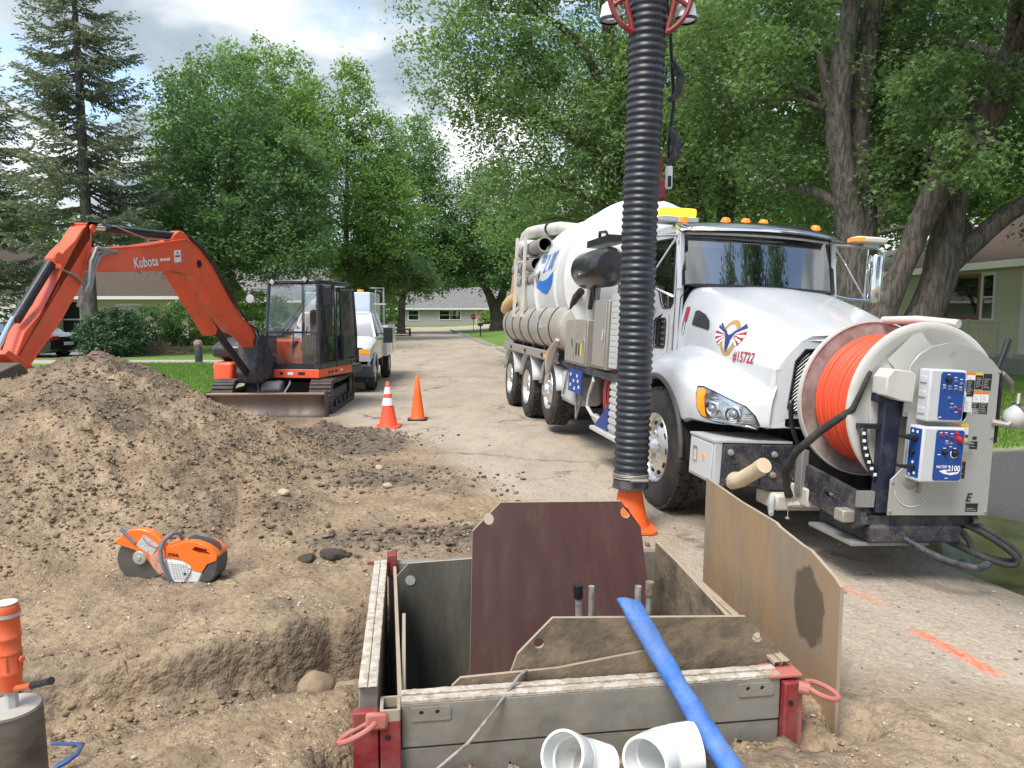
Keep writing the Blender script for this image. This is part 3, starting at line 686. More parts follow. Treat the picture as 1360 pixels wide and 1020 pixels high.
# front inner board with the two hand holes
f = lambda a, b, d: (a, .125-(b-.2)*.04+d, b)
board('shoring_board', 'muddy grey board with clipped corners and two holes behind the front beam', [(.50, -.5), (.50, .22), (.545, .345), (.685, .487), (1.50, .445), (1.655, .30), (1.66, -.5)], f, .018, plygrey, [circ(.63, .385, .022), circ(1.555, .352, .022)])
f = lambda a, b, d: (a, .098+d, b)
board('shoring_board', 'low muddy board edge lying along the inside of the front beam', [(.28, -.3), (.28, .24), (.315, .272), (.7, .285), (1.08, .335), (1.12, .27), (1.12, -.3)], f, .016, plygrey)
# brown board leaning back
f = lambda a, b, d: (a, .62+(b+.3)*.62+d, b)
board('shoring_board', 'dark brown film-faced plywood board standing highest in the trench box', [(.385, -.75), (.395, -.2), (.455, .545), (.615, .675), (1.285, .66), (1.375, .535), (1.365, .2), (1.36, -.75)], f, .02, brownb, [circ(1.30, .605, .027)])
fb = lambda a, b, d: (a, .62+(b+.3)*.62+d, b)
m = MB(); m.prism(circ(.545, .60, .027, 18), fb, -.001, .004); pw_ = m.build('hole_plug', edgew, None, smooth=0); pw_.matrix_world = BM_; tag(pw_, 'round tan plug in upper left corner of the brown plywood board', 'plug')
# rear clay-smeared board
f = lambda a, b, d: (a, 1.44+(b)*.03+d, b)
board('shoring_board', 'wet clay-smeared grey board standing at the back left of the trench', [(.02, -1.3), (.03, .19), (.115, .282), (1.2, .315), (1.2, -1.3)], f, .018, clayb, [])
m = MB(); m.prism(circ(.125, .185, .028, 18), f, -.004, .0); o = m.build('hole_plug', gray, None, smooth=0); o.matrix_world = BM_; tag(o, 'round pale plug in upper left corner of the clay-smeared board', 'plug')
# right side boards
f = lambda a, b, d: (1.585+d, a, b)
board('shoring_board', 'black muddy board along the right inside wall with a clipped corner', [(1.5, -1.2), (1.5, .33), (.72, .315), (.62, .24), (.60, -1.2)], f, .018, plygrey)
f = lambda a, b, d: (1.555+d, a, b)
board('shoring_board', 'short mud-caked board on right wall nearest the round hole', [(1.05, -1.2), (1.05, .35), (.44, .318), (.36, .26), (.35, -1.2)], f, .018, plygrey)
# two thin board edges by the left beam
f = lambda a, b, d: (.055+d+(a-.6)*-.03, a, b)
board('shoring_board', 'thin muddy board seen edge-on beside the left beam', [(.06, -.9), (.06, .235), (1.0, .30), (1.36, .30), (1.36, -.9)], f, .016, plygrey)
f = lambda a, b, d: (.085+d, a, b)
board('shoring_board', 'short thin board seen edge-on leaning inside the left corner', [(.10, -.9), (.10, .20), (.75, .28), (.80, -.9)], f, .015, plygrey)
# tall plywood sheet on the right
PM = Matrix.Translation((1.35, 2.97, 0)) @ Matrix.Rotation(BA, 4, 'Z')
f = lambda a, b, d: (d, a, b)
ply = board('plywood_sheet', 'tall tan plywood sheet with a dark wet stain standing right of the trench box', [(0, -.5), (.0, .575), (.05, .60), (.24, .655), (.30, .655), (.52, .678), (.56, .690), (.95, .695), (1.40, .722), (1.43, -.5)], f, .016, plyw, M=PM)
def stainmat():
    m = plyw.copy(); m.name = 'stained_plywood'; nt = m.node_tree; N = nt.nodes; L = nt.links; b = N['Principled BSDF']
    src = b.inputs['Base Color'].links[0].from_socket
    tc = N.new('ShaderNodeTexCoord'); mp = N.new('ShaderNodeMapping'); mp.vector_type = 'POINT'; mp.inputs['Location'].default_value = (0, -.235/.13, -.40/.175); mp.inputs['Scale'].default_value = (0, 1/.13, 1/.175)
    n = N.new('ShaderNodeTexNoise'); n.inputs['Scale'].default_value = 9; n.inputs['Detail'].default_value = 5; L.new(tc.outputs['Object'], n.inputs['Vector'])
    L.new(tc.outputs['Object'], mp.inputs[0]); ln = N.new('ShaderNodeVectorMath'); ln.operation = 'LENGTH'; L.new(mp.outputs[0], ln.inputs[0])
    ad = N.new('ShaderNodeMath'); ad.operation = 'MULTIPLY_ADD'; ad.inputs[1].default_value = .9; L.new(n.outputs['Fac'], ad.inputs[0]); L.new(ln.outputs['Value'], ad.inputs[2])
    r = N.new('ShaderNodeMapRange'); r.inputs['From Min'].default_value = 1.36; r.inputs['From Max'].default_value = 1.50; r.inputs['To Min'].default_value = .82; r.inputs['To Max'].default_value = 0; L.new(ad.outputs[0], r.inputs[0])
    x = N.new('ShaderNodeMix'); x.data_type = 'RGBA'; x.inputs[7].default_value = (.085, .06, .038, 1); L.new(r.outputs[0], x.inputs[0]); L.new(src, x.inputs[6]); L.new(x.outputs[2], b.inputs['Base Color']); return m
ply.data.materials[0] = stainmat()
# tool handles standing in the trench
def handle(u, v, top, lean, r, label, cat='tool handle', cap=None, mat=woodh):
    m = MB(); a = Vector((u, v, top)); b = Vector((u+lean[0], v+lean[1], -.9)); m.tube([b, b.lerp(a, .6)+V(.004, 0, 0), a], [r, r*.95, r*.9], 10); o = m.build('tool_handle', mat, None); o.matrix_world = BM_; tag(o, label, cat)
    if cap: m = MB(); d = (b-a).normalized(); m.tube([a-d*.004, a+d*.055], [r*1.25, r*1.2], 10); m.build('grip', cap, o)
handle(.845, .36, .52, (.05, .03), .017, 'leftmost muddy tool handle with a black end in front of the brown board', cap=black)
handle(.905, .36, .515, (-.01, .03), .015, 'plain muddy wooden handle second from left against the brown board')
handle(1.115, .36, .505, (-.01, .03), .017, 'pale squared handle just right of the blue hose')
handle(1.175, .38, .51, (-.06, .03), .016, 'rightmost muddy handle with a dark knobbly end in the trench', cap=plygrey)

# bent wire rod leaning over the front beam
m = MB(); m.tube([(.60, .13, .262), (.575, .10, .285), (.54, .06, .282), (.44, -.03, .21), (.33, -.08, .11), (.2, -.115, .03), (.10, -.15, .012), (.02, -.2, .008)], .006, 8)
o = m.build('wire_rod', woodh, None); o.matrix_world = BM_; tag(o, 'thin bent steel rod leaning over the front beam of the trench box', 'rod')

# blue lay-flat hose leaning on the boards
P0 = Vector((.845, 2.46, .0)); P1 = Vector((.475, 2.93, .53))
m = MB(); rows = []; g = random.Random(5)
for i in range(41):
    t = i/40; c = P0.lerp(P1, t) + V(0, 0, .035*math.sin(math.pi*t)*-.6) ; w = .041+.005*math.sin(t*9)+.006*(t > .9); h = .030*(1-.35*ss(.85, 1, np.float64(t)))+.003*math.sin(t*31)*(t > .35)*(t < .7)
    ax = (P1-P0).normalized(); side = V(.80, .60, 0); side = (side-ax*side.dot(ax)).normalized(); up_ = side.cross(ax)
    row = []
    for k in range(20):
        q = 2*math.pi*k/20; wr = 1+.06*math.sin(3*q+t*23)*math.sin(t*17)
        cut = ax*(-.028*math.cos(q)*(1 if i == 40 else 0))
        row.append(c + side*math.cos(q)*w*wr + up_*math.sin(q)*h*1.2*wr + cut)
    rows.append(row+[row[0]])
m.grid(rows)
o = m.build('blue_hose', bluehose, None, solid=.002); tag(o, 'flattened blue hose length leaning from the ground onto the front boards', 'hose')

# white PVC fittings
def fitting(name, label, M, segs, r, L0):
    """segs: list of (length, bend after) ; hollow elbow fitting with socket ends"""
    e = empty(name, M, label, 'pipe fitting'); t = .011
    def sock(o, d, l, nm):
        m = MB(); m.lathe([(r*.90, 0), (r*1.0, 0), (r*1.0, l*.9), (r*.93, l), (r*.93-t, l), (r*1.0-t, l*.9), (r*1.0-t, .012), (r*.90, 0)], o, d, 40); return m.build(nm, whitepvc, e, smooth=30)
    return e, sock
def elbow(label, loc, M3, r, bend, l1, l2, core=.07):
    M = Matrix.Translation(loc) @ M3
    e = empty('pipe_fitting', M, label, 'pipe fitting'); t = .009
    prof = lambda l: [(r*.92, -l), (r, -l+.0), (r+t, -l), (r+t, -.004), (r*.95+t, .0)]
    m = MB(); m.lathe([(r-.0, l1), (r+t, l1), (r+t+.001, l1-.012), (r+t, .0), (r*.93+t, -.012), (r*.93, -.012), (r*.93, .0), (r, .004), (r, l1)], (0, 0, 0), (0, 0, 1), 48); m.build('socket', whitepvc, e, smooth=30)
    # bent core
    P = []; n = 9; rad = core/math.tan(bend/2) if bend else 1
    pts_ = [V(0, 0, 0), V(0, 0, -.02)]; cen = V(0, 0, -.02); d = V(0, 0, -1)
    for k in range(1, n+1): 
        a = bend*k/n; d2 = V(math.sin(a-bend/n/2), 0, -math.cos(a-bend/n/2)); cen = cen + d2*(core*2/n); pts_.append(cen.copy())
    m = MB(); m.tube(pts_, r*.93+t, 40, cap=False); m.build('elbow', whitepvc, e, smooth=40, solid=.008)
    dd = V(math.sin(bend), 0, -math.cos(bend))
    m = MB(); m.lathe([(r, l2), (r+t, l2), (r+t, .0), (r*.93+t, -.01), (r*.93, -.01), (r*.93, .0), (r, .004), (r, l2)], pts_[-1]+dd*.004, dd, 48); m.build('socket', whitepvc, e, smooth=30)
    return e
def axes(z, x):
    z = Vector(z).normalized(); x = Vector(x); x = (x-z*x.dot(z)).normalized(); y = z.cross(x); return Matrix((x, y, z)).transposed().to_4x4()
# left fitting: mouth faces the camera and up-left, body goes down right
elbow('white PVC elbow fitting with wide mouth lying left in the foreground', (.215, 2.52, .115), axes((-.48, -.62, .55), (1, 0, -.3)), .076, R(28), .08, .085, .03)
elbow('white PVC elbow fitting on its side beside the blue hose', (.52, 2.55, .105), axes((-.62, -.75, .18), (1, .1, .1)), .081, R(45), .085, .09, .032)
# red rag in the right-hand fitting
m = MB(); rows = []
for i in range(13):
    row = []
    for j in range(13):
        u = (i-6)/6; v = (j-6)/6; a = .05*u; b = .045*v
        row.append((.455+a+.008*math.sin(5*v), 2.405+b*.6+.01*math.cos(4*u), .05+.022*math.cos(2.2*u)*math.cos(1.8*v)+.008*math.sin(7*u+3*v)-.02*(u*u+v*v)))
    rows.append(row)
m.grid(rows); o = m.build('rag', pmat('red_rag', (.42, .055, .045), .9, dirt=.3), None, solid=.006); tag(o, 'crumpled red rag lying at the mouth of the right PVC fitting', 'rag')

# ------------------------------------------------------------------ cones
def cone(x, y, h, mat, label, bands, base=.36, hf=True, tilt=0, z=None):
    e = empty('traffic_cone', Matrix.Translation((x, y, hz(x, y) if z is None else z)) @ Matrix.Rotation(R(tilt), 4, 'Y'), label, 'traffic cone', 'traffic cones')
    m = MB(); m.prism(rrect(-base/2, base/2, -base/2, base/2, .05, 4), XY, 0, .03); m.build('base', mat if hf else black, e, bevel=.006)
    r0, r1 = base*.37, .026
    rr = lambda t: r0+(r1-r0)*t
    m = MB(); m.lathe([(r0+.012, .03), (r0, .05), (rr(.5), h*.5), (r1, h-.006), (r1-.006, h), (r1-.012, h), (r1-.012, h-.05)], n=32); m.build('body', mat, e, smooth=50)
    for a, b in bands:
        t0, t1 = (a-.05)/(h-.05), (b-.05)/(h-.05)
        m = MB(); m.lathe([(rr(t0)+.0025, a), (rr(t1)+.0025, b)], n=32); m.build('reflective_band', whitel, e)
    return e
cone(-1.84, 10.98, .68, coneor2, 'red-orange traffic cone with two white bands by the bulldozing blade', [(.33, .44), (.50, .60)], .36)
cone(-1.50, 11.75, .70, coneor, 'plain orange traffic cone standing behind the banded one', [], .30, False)
cone(.93, 5.76, .71, coneor, 'plain orange traffic cone stuck under the end of the black suction hose', [], .38)

# ------------------------------------------------------------------ suction hose with guide ring and lamps
hp = []; HB = Vector((.925, 5.72, .355))
cp = [(.0, .925, 5.72), (.9, .945, 5.72), (1.9, .962, 5.72), (2.9, .985, 5.70), (3.9, 1.0, 5.66), (4.4, 1.01, 5.66)]
tt = np.arange(0, 4.4, .0085)
hx = np.interp(tt, [c[0] for c in cp], [c[1] for c in cp]); hy = np.interp(tt, [c[0] for c in cp], [c[2] for c in cp])
k_ = np.ones(40)/40; hx = np.convolve(np.pad(hx, 20, 'edge'), k_, 'valid')[:len(tt)]; hy = np.convolve(np.pad(hy, 20, 'edge'), k_, 'valid')[:len(tt)]
pitch = .051
shose = empty('suction_hose', V(0, 0, 0), 'long black corrugated suction hose hanging down in front of the truck', 'suction hose')
m = MB(); P_ = []; R_ = []
for a, b, t in zip(hx, hy, tt):
    ph_ = (t/pitch) % 1; w = .5+.5*math.cos(2*math.pi*ph_); w = w**.7*(.82+.3*vn(np.float64(int(t/pitch)*1.7), np.float64(.3)))
    z = HB.z+t; P_.append((a, b, z)); R_.append(.124+.0135*w if t > .10 else .130)
P_ = [(a+.0035*(vn(np.float64(i*.07), np.float64(.5))-.5), b+.0035*(vn(np.float64(i*.07), np.float64(9.5))-.5), c) for i, (a, b, c) in enumerate(P_)]; m.tube(P_, R_, 40, cap=False); m.build('corrugated_tube', hosem, shose, smooth=70)
m = MB(); m.lathe([(.115, -.015), (.138, -.012), (.141, .0), (.134, .02), (.134, .06)], HB, (0, 0, 1), 40); m.build('end_collar', mudblack, shose)
m = MB()
for z in (.07, .085, .098): m.tube([HB+V(.137*math.cos(q), .137*math.sin(q), z+.004*math.sin(q+z*40)) for q in np.linspace(0, 2*math.pi, 32, endpoint=False)], .005, 6, closed=True)
m.box(HB.x-.02, HB.x+.10, HB.y-.165, HB.y-.150, HB.z+.065, HB.z+.085); m.cyl((HB.x-.03, HB.y-.16, HB.z+.075), (HB.x+.11, HB.y-.158, HB.z+.075), .008, n=8)
m.build('band_clamp', alum, shose)
gr = empty('boom_guide_ring', V(1.0, 5.62, 4.02), 'dark red hoop at the boom tip gripping the top of the black hose', 'boom guide')
for sgn in (-1, 1):
    m = MB(); m.tube([(sgn*.30*math.cos(R(a)), 0, .33*math.sin(R(a))) for a in range(-66, 80, 6)], .028, 8, sq=.7); m.build('hoop', red, gr)
    m = MB(); m.tube([(sgn*.12, 0, -.31), (sgn*.17, .0, -.1), (sgn*.165, 0, .25)], .02, 8); m.build('brace', red, gr)
    m = MB(); m.tube([(sgn*.12, 0, -.02), (sgn*.28, .0, -.12)], .018, 8); m.build('brace', red, gr)
    l = empty('flood_lamp', V(1.0+sgn*.275, 5.70, 3.86), 'round white work lamp hanging %s of the hose top' % ('left' if sgn < 0 else 'right'), 'lamp', 'lamps at the boom tip')
    m = MB(); m.lathe([(.0, .10), (.04, .098), (.065, .075), (.078, .0), (.082, -.012), (.078, -.02)], n=28); m.build('housing', whitel, l, smooth=50)
    m = MB(); m.lathe([(.076, -.018), (.085, -.018), (.085, -.036), (.072, -.036)], n=28); m.build('rim', plastic, l)
    m = MB(); m.lathe([(.0, -.022), (.05, -.026), (.073, -.024)], n=28); m.build('lens', clearl, l)
    m = MB(); m.tube([(0, 0, .09), (-sgn*.02, 0, .16), (-sgn*.1, 0, .18)], .01, 6); m.build('bracket', gray, l)
pc = empty('pendant_cable', V(0, 0, 0), 'black cable with clamps and a small white box hanging right behind the hose', 'cable')
m = MB(); m.tube([(1.10, 5.95, 4.6), (1.21, 5.95, 3.9), (1.25, 5.95, 3.3), (1.215, 5.95, 3.0), (1.225, 5.95, 2.75)], .014, 8); m.build('cable', black, pc)
m = MB(); m.tube([(1.235, 5.93, 3.62), (1.30, 5.93, 3.50), (1.27, 5.93, 3.36), (1.2, 5.93, 3.33)], [.02, .035, .03, .02], 8); m.build('clamp', mudblack, pc); m = MB(); m.tube([(1.22, 5.93, 3.12), (1.275, 5.93, 3.02), (1.27, 5.93, 2.9), (1.21, 5.93, 2.86)], [.02, .04, .035, .02], 8); m.build('clamp', mudblack, pc)
m = MB(); m.box(1.195, 1.245, 5.90, 5.95, 2.66, 2.83); m.build('junction_box', whitel, pc, bevel=.01)
m = MB(); m.box(1.207, 1.232, 5.885, 5.90, 2.67, 2.75); m.build('switch', black, pc)

# ------------------------------------------------------------------ cut-off saw
SX, SY = -2.12, 4.70
sM = Matrix.Translation((-2.56, 4.70, hz(-2.12, 4.66)-.015)) @ Matrix.Rotation(R(-3), 4, 'Z') @ Matrix.Rotation(R(1), 4, 'Y')
saw = empty('cut_off_saw', sM, 'orange and white petrol cut-off saw lying on the dirt slope', 'saw')
def sp(c): return [((x-180)/1462, (705-y)/1462) for x, y in c]
sawor = pmat('saw_orange', (.85, .17, .02), .38, dirt=.22, dirtcol=(.5, .33, .22), scale=14, coat=.3)
sawwh = pmat('saw_white', (.66, .66, .64), .4, dirt=.25, scale=14)
sawdk = pmat('saw_dark', (.06, .062, .065), .5, dirt=.2)
sawgr = pmat('saw_grey', (.16, .17, .19), .5, dirt=.2)
m = MB(); m.lathe([(.0, -.0018), (.145, -.0018), (.145, .0018), (0, .0018)], ((395-180)/1462, .0, (705-500)/1462), (0, 1, 0), 60); m.build('blade', pmat('saw_blade', (.16, .15, .14), .45, .7, dirt=.4), saw, smooth=20)
m = MB()
for k in range(20):
    q = R(18*k); c = V(215/1462+.146*math.cos(q), 0, 205/1462+.146*math.sin(q)); m.tube([c-V(math.sin(-q), 0, math.cos(q))*.008, c+V(math.sin(-q), 0, math.cos(q))*.008], .0035, 6)
m.build('blade_segments', alum, saw)['kind'] = 'stuff'
gp = sp([(175, 325), (260, 240), (340, 195), (440, 185), (530, 210), (600, 255), (650, 315), (668, 380), (672, 470), (660, 560), (630, 620), (600, 615), (545, 560), (490, 480), (430, 420), (340, 385), (250, 360)])
m = MB(); m.prism(gp, XZ, -.028, .03); m.build('blade_guard', sawor, saw, bevel=.008, smooth=50)
m = MB(); m.prism(sp([(520, 455), (600, 400), (665, 430), (668, 500), (655, 565), (625, 618), (600, 610), (550, 550)]), XZ, -.034, -.0285); m.build('dusty_cover', pmat('dusty_plate', (.5, .36, .28), .8, col2=(.55, .16, .1), scale=30), saw, bevel=.003)
m = MB(); m.lathe([(.0, -.042), (.012, -.042), (.016, -.036), (.040, -.034), (.046, -.026), (.046, -.004)], ((420-180)/1462, 0, (705-465)/1462), (0, 1, 0), 24); m.build('flange_hub', pmat('saw_hub', (.42, .43, .38), .4, .3), saw)
m = MB(); m.prism(sp([(470, 240), (612, 335), (540, 440), (390, 340)]), XZ, -.031, -.0285); m.build('sticker', pmat('saw_sticker', (.5, .5, .49), .5, col2=(.3, .3, .3), scale=80, mixlo=.55, mixhi=.6), saw, smooth=0)
m = MB(); m.tube([((a-180)/1462, -.034, (705-b)/1462) for a, b in ((465, 265), (500, 320), (560, 350), (610, 358))], .0022, 6); m.build('warning_mark', redl, saw)
m = MB(); m.tube([((a-180)/1462, -.03, (705-b)/1462) for a, b in ((250, 195), (300, 240), (340, 285), (385, 325))], [.012, .011, .010, .012], 8); m.build('guard_lever', sawgr, saw)
m = MB(); m.prism(sp([(250, 185), (330, 205), (310, 235), (255, 225)]), XZ, -.02, .02); m.build('guard_knob', sawgr, saw, bevel=.006)
body = sp([(690, 330), (780, 315), (860, 290), (920, 272), (1000, 275), (1100, 310), (1160, 350), (1195, 400), (1190, 440), (1100, 480), (1050, 560), (960, 540), (940, 490), (860, 450), (710, 430)])
m = MB(); m.prism(body, XZ, -.075, .085, [sp([(960, 345), (990, 315), (1060, 330), (1130, 375), (1130, 392), (1010, 378)])]); m.build('engine_housing', sawor, saw, bevel=.012, smooth=50)
m = MB(); m.prism(sp([(680, 470), (710, 430), (860, 450), (945, 495), (955, 545), (1050, 562), (1015, 665), (800, 668), (740, 640), (660, 580)]), XZ, -.072, .08); m.build('lower_housing', sawwh, saw, bevel=.01, smooth=50)
m = MB(); m.prism(sp([(725, 452), (860, 470), (950, 515), (945, 560), (880, 660), (790, 660), (770, 620)]), XZ, -.082, -.073); m.build('starter_cover', sawwh, saw, bevel=.005)
m = MB()
for r_ in range(8):
    for c_ in range(6-(r_ > 5)):
        x = 765+r_*4+c_*27; z = 492+r_*19; m.box((x-180)/1462, (x-180+17)/1462, -.0835, -.0815, (705-z)/1462, (705-z)/1462+.003)
m.build('cooling_slots', sawdk, saw, smooth=0)['kind'] = 'stuff'
m = MB(); m.prism(sp([(1200, 405), (1205, 500), (1180, 590), (1130, 655), (1015, 668), (1040, 570), (1100, 485)]), XZ, -.07, .08); m.build('rear_cap', sawdk, saw, bevel=.012)
m = MB(); m.tube([((a-180)/1462, y, (705-b)/1462) for a, b, y in ((780, 305, .05), (770, 240, .03), (740, 220, -.02), (690, 270, -.075), (675, 350, -.095), (690, 450, -.10), (720, 560, -.095), (755, 650, -.085), (790, 680, -.06))], .0135, 10); m.build('front_handle', sawgr, saw)
m = MB(); m.tube([((a-180)/1462, 0, (705-b)/1462) for a, b in ((880, 285), (960, 262), (1060, 285), (1150, 335), (1180, 375))], [.008, .014, .015, .014, .008], 8, sq=2.2); m.build('rear_grip', sawdk, saw)
m = MB(); m.prism(sp([(640, 610), (700, 620), (740, 650), (730, 700), (660, 705), (650, 660)]), XZ, -.05, .05); m.prism(sp([(730, 665), (1000, 665), (960, 690), (740, 704)]), XZ, -.05, .06); m.build('base_plate', sawdk, saw, bevel=.006)
text('STIHL', .028, black, saw, (.415, -.0765, .208), (1, 0, -.06), (0.06, 0, 1), bold=.001)
m = MB()
for a, b, r_ in ((555, 435, .004), (935, 520, .0035), (865, 650, .0035), (758, 443, .003), (895, 573, .010)): m.cyl(((a-180)/1462, -.085, (705-b)/1462), ((a-180)/1462, -.0815, (705-b)/1462), r_, n=8)
m.build('screws', sawdk, saw)['kind'] = 'stuff'

# ------------------------------------------------------------------ core drill standing on a steel core barrel, pry bar
drl = empty('core_barrel', Matrix.Translation((-1.625, 2.30, -.125)), 'rusty grey steel core barrel standing upright at the left edge', 'core barrel')
zt = .555
m = MB(); m.lathe([(.0, zt), (.086, zt), (.092, zt-.004), (.093, zt-.02), (.096, zt-.2), (.100, .0), (.1, -.25)], n=48); m.build('barrel', pmat('barrel_steel', (.15, .12, .095), .6, .35, col2=(.075, .066, .058), dirt=.5, dirtcol=(.27, .24, .2), scale=7, stretch=(1, 1, 3)), drl, smooth=40)
m = MB(); m.lathe([(.0, zt+.001), (.075, zt+.003), (.088, zt+.001)], n=40); m.build('top_plate', pmat('cement_dust', (.40, .37, .32), .85, dirt=.3), drl)
dr = empty('core_drill', Matrix.Translation((-1.615, 2.30, zt-.125)) @ Matrix.Scale(.70, 4), 'orange core drill with a black side handle on the steel barrel', 'drill')
dor = pmat('drill_orange', (.72, .11, .03), .4, dirt=.45, dirtcol=(.42, .22, .14), scale=14, coat=.2)
m = MB(); m.lathe([(.0, .0), (.026, .0), (.026, .07), (.034, .075), (.034, .085), (0, .085)], n=6); m.build('chuck', gray, dr, smooth=20)
m = MB(); m.lathe([(.02, .085), (.038, .085), (.045, .10), (.047, .16), (.05, .165), (.05, .18), (.047, .185), (.049, .26), (.053, .265), (.053, .275), (.05, .28), (.052, .33), (.055, .335), (.055, .345), (.052, .35), (.051, .43), (.055, .436), (.055, .475), (.050, .49), (.0, .492)], n=32); m.build('motor_body', dor, dr, smooth=35)
m = MB()
for q in range(0, 360, 45): a = R(q+20); m.box(-.003, .003, .046, .053, .19, .26, Matrix.Rotation(a, 4, 'Z'))
m.build('ribs', dor, dr)
m = MB(); m.lathe([(.042, .493), (.046, .50), (.03, .505), (0, .506)], n=24); m.build('top_cap', whitel, dr)
m = MB(); m.lathe([(.0565, .438), (.0565, .455)], n=32); m.build('label_band', gray, dr)
m = MB(); m.tube([(.03, -.02, .10), (.08, -.035, .115), (.135, -.05, .132)], .013, 10); m.build('handle_bar', dor, dr)
m = MB(); m.tube([(.13, -.05, .13), (.14, -.053, .134), (.205, -.075, .158), (.235, -.083, .168), (.24, -.085, .17)], [.018, .0165, .0155, .016, .0185], 12); m.build('grip', plastic, dr)
m = MB(); m.cyl((.05, 0, .235), (.068, -.01, .235), .014, n=10); m.build('knob', dor, dr, bevel=.003)
m = MB(); m.tube([(-1.56, 2.62, .02), (-1.50, 2.60, .032), (-1.44, 2.585, .04), (-1.41, 2.56, .045), (-1.405, 2.52, .04), (-1.425, 2.49, .03), (-1.455, 2.46, .02)], [.0085, .0085, .0085, .009, .0105, .013, .010], 8, sq=.75)
o = m.build('pry_bar', pmat('blue_bar', (.04, .085, .22), .5, .3, dirt=.35), None); o.location = (-.24, .15, .0); tag(o, 'blue steel pry bar with hooked forked end beside the core barrel', 'pry bar')

# ------------------------------------------------------------------ vacuum truck (frame: x forward, y left, z up)
TM = Matrix.Translation((1.209, 6.446, 0)) @ Matrix.Rotation(R(-80), 4, 'Z') @ Matrix.Rotation(R(-2.8), 4, 'X') @ Matrix.Translation((0, 1.05, 0))
tr = empty('vacuum_truck', TM, 'white vacuum excavation truck with an orange hose reel on its front bumper', 'truck')
# chassis
for s in (-1, 1):
    m = MB(); m.box(-8.1, 1.0, s*.38-.045, s*.38+.045, .62, .86); m.build('frame_rail', black, tr)
m = MB()
for x in (-7.9, -6.6, -5.0, -3.4, -2.2, -.8, .7): m.box(x-.05, x+.05, -.335, .335, .66, .82)
m.build('cross_members', black, tr)['kind'] = 'stuff'
for x in (-7.4, -5.8, 0):
    m = MB(); m.cyl((x, -.8, .5), (x, .8, .5), .07, n=10); m.lathe([(.07, -.2), (.18, -.12), (.2, 0), (.18, .12), (.07, .2)], (x, 0, .5), (0, 1, 0), 16); m.build('axle', black, tr)
m = MB(); m.cyl((-4.2, -.8, .62), (-4.2, .8, .62), .06, n=10); m.build('axle', black, tr)
m = MB(); m.box(-.45, .55, -.33, .33, .70, 1.35); m.box(-.1, .8, -.25, .25, .5, .75); m.build('engine', black, tr, bevel=.03)
# wheels: template at the origin, outer face towards -y
def wheel(x, y, z, r, w, side, kind):
    m = MB(); h = w/2
    pf = [(r*.58, -h+.02), (r*.62, -h-.002), (r*.78, -h-.012), (r*.92, -h+.002), (r*.975, -h+.022), (r, -h+.05), (r, h-.05), (r*.96, h-.01), (r*.6, h)]
    m.lathe(pf, (0, 0, 0), (0, 1, 0), 56)
    nb = 26
    for k in range(nb):
        for j, yy in enumerate((-h+.055, -h*.33, h*.33, h-.055)):
            q = 2*math.pi*(k+.5*(j % 2))/nb; Mx = Matrix.Rotation(q, 4, 'Y')
            m.box(-r*.098, r*.098, yy-w*.108, yy+w*.108, r-.01, r+.016, Mx)
    o = m.build('wheel', rubber, tr, smooth=30)
    rr = r*.6
    m = MB()
    if kind == 'steer':        # convex hand-holed disc, hub proud
        m.lathe([(rr, -h+.015), (rr*.97, -h-.004), (rr*.9, -h+.01), (rr*.86, -h+.05), (rr*.80, -h+.055), (rr*.52, -h+.0), (rr*.40, -h-.012), (rr*.36, -h-.012), (rr*.33, -h-.05), (rr*.22, -h-.075), (0, -h-.078)], (0, 0, 0), (0, 1, 0), 40)
    else:                      # deep-dish outer dual
        m.lathe([(rr, -h+.015), (rr*.98, -h-.006), (rr*.9, -h+.01), (rr*.84, -h+.06), (rr*.80, -h+.14), (rr*.55, -h+.15), (rr*.40, -h+.15), (rr*.36, -h+.10), (rr*.30, -h+.02), (0, -h+.01)], (0, 0, 0), (0, 1, 0), 40)
    m.build('rim', polished, o, smooth=40)
    m = MB(); yy = -h+.028 if kind == 'steer' else -h+.145
    for k in range(10): q = 2*math.pi*k/10; m.cyl((rr*.68*math.cos(q), yy-.004, rr*.68*math.sin(q)), (rr*.68*math.cos(q), yy+.01, rr*.68*math.sin(q)), rr*.085, n=10)
    m.build('hand_holes', dark, o)['kind'] = 'stuff'
    m = MB()
    for k in range(10): q = 2*math.pi*(k+.5)/10; m.cyl((rr*.46*math.cos(q), yy+.02, rr*.46*math.sin(q)), (rr*.46*math.cos(q), yy-.055, rr*.46*math.sin(q)), rr*.052, rr*.04, n=8)
    m.build('lug_nuts', chrome, o)['kind'] = 'stuff'
    o.location = (x, y, z)
    if side > 0: o.rotation_euler = (0, 0, math.pi)
    return o
for s in (-1, 1):
    wheel(0, s*.905, .525, .52, .27, s, 'steer')
    wheel(-4.2, s*.905, .60, .48, .28, s, 'steer')
    for x in (-5.8, -7.4):
        wheel(x, s*.905, .49, .48, .27, s, 'dish'); wheel(x, s*.58, .49, .48, .27, s, 'dish')
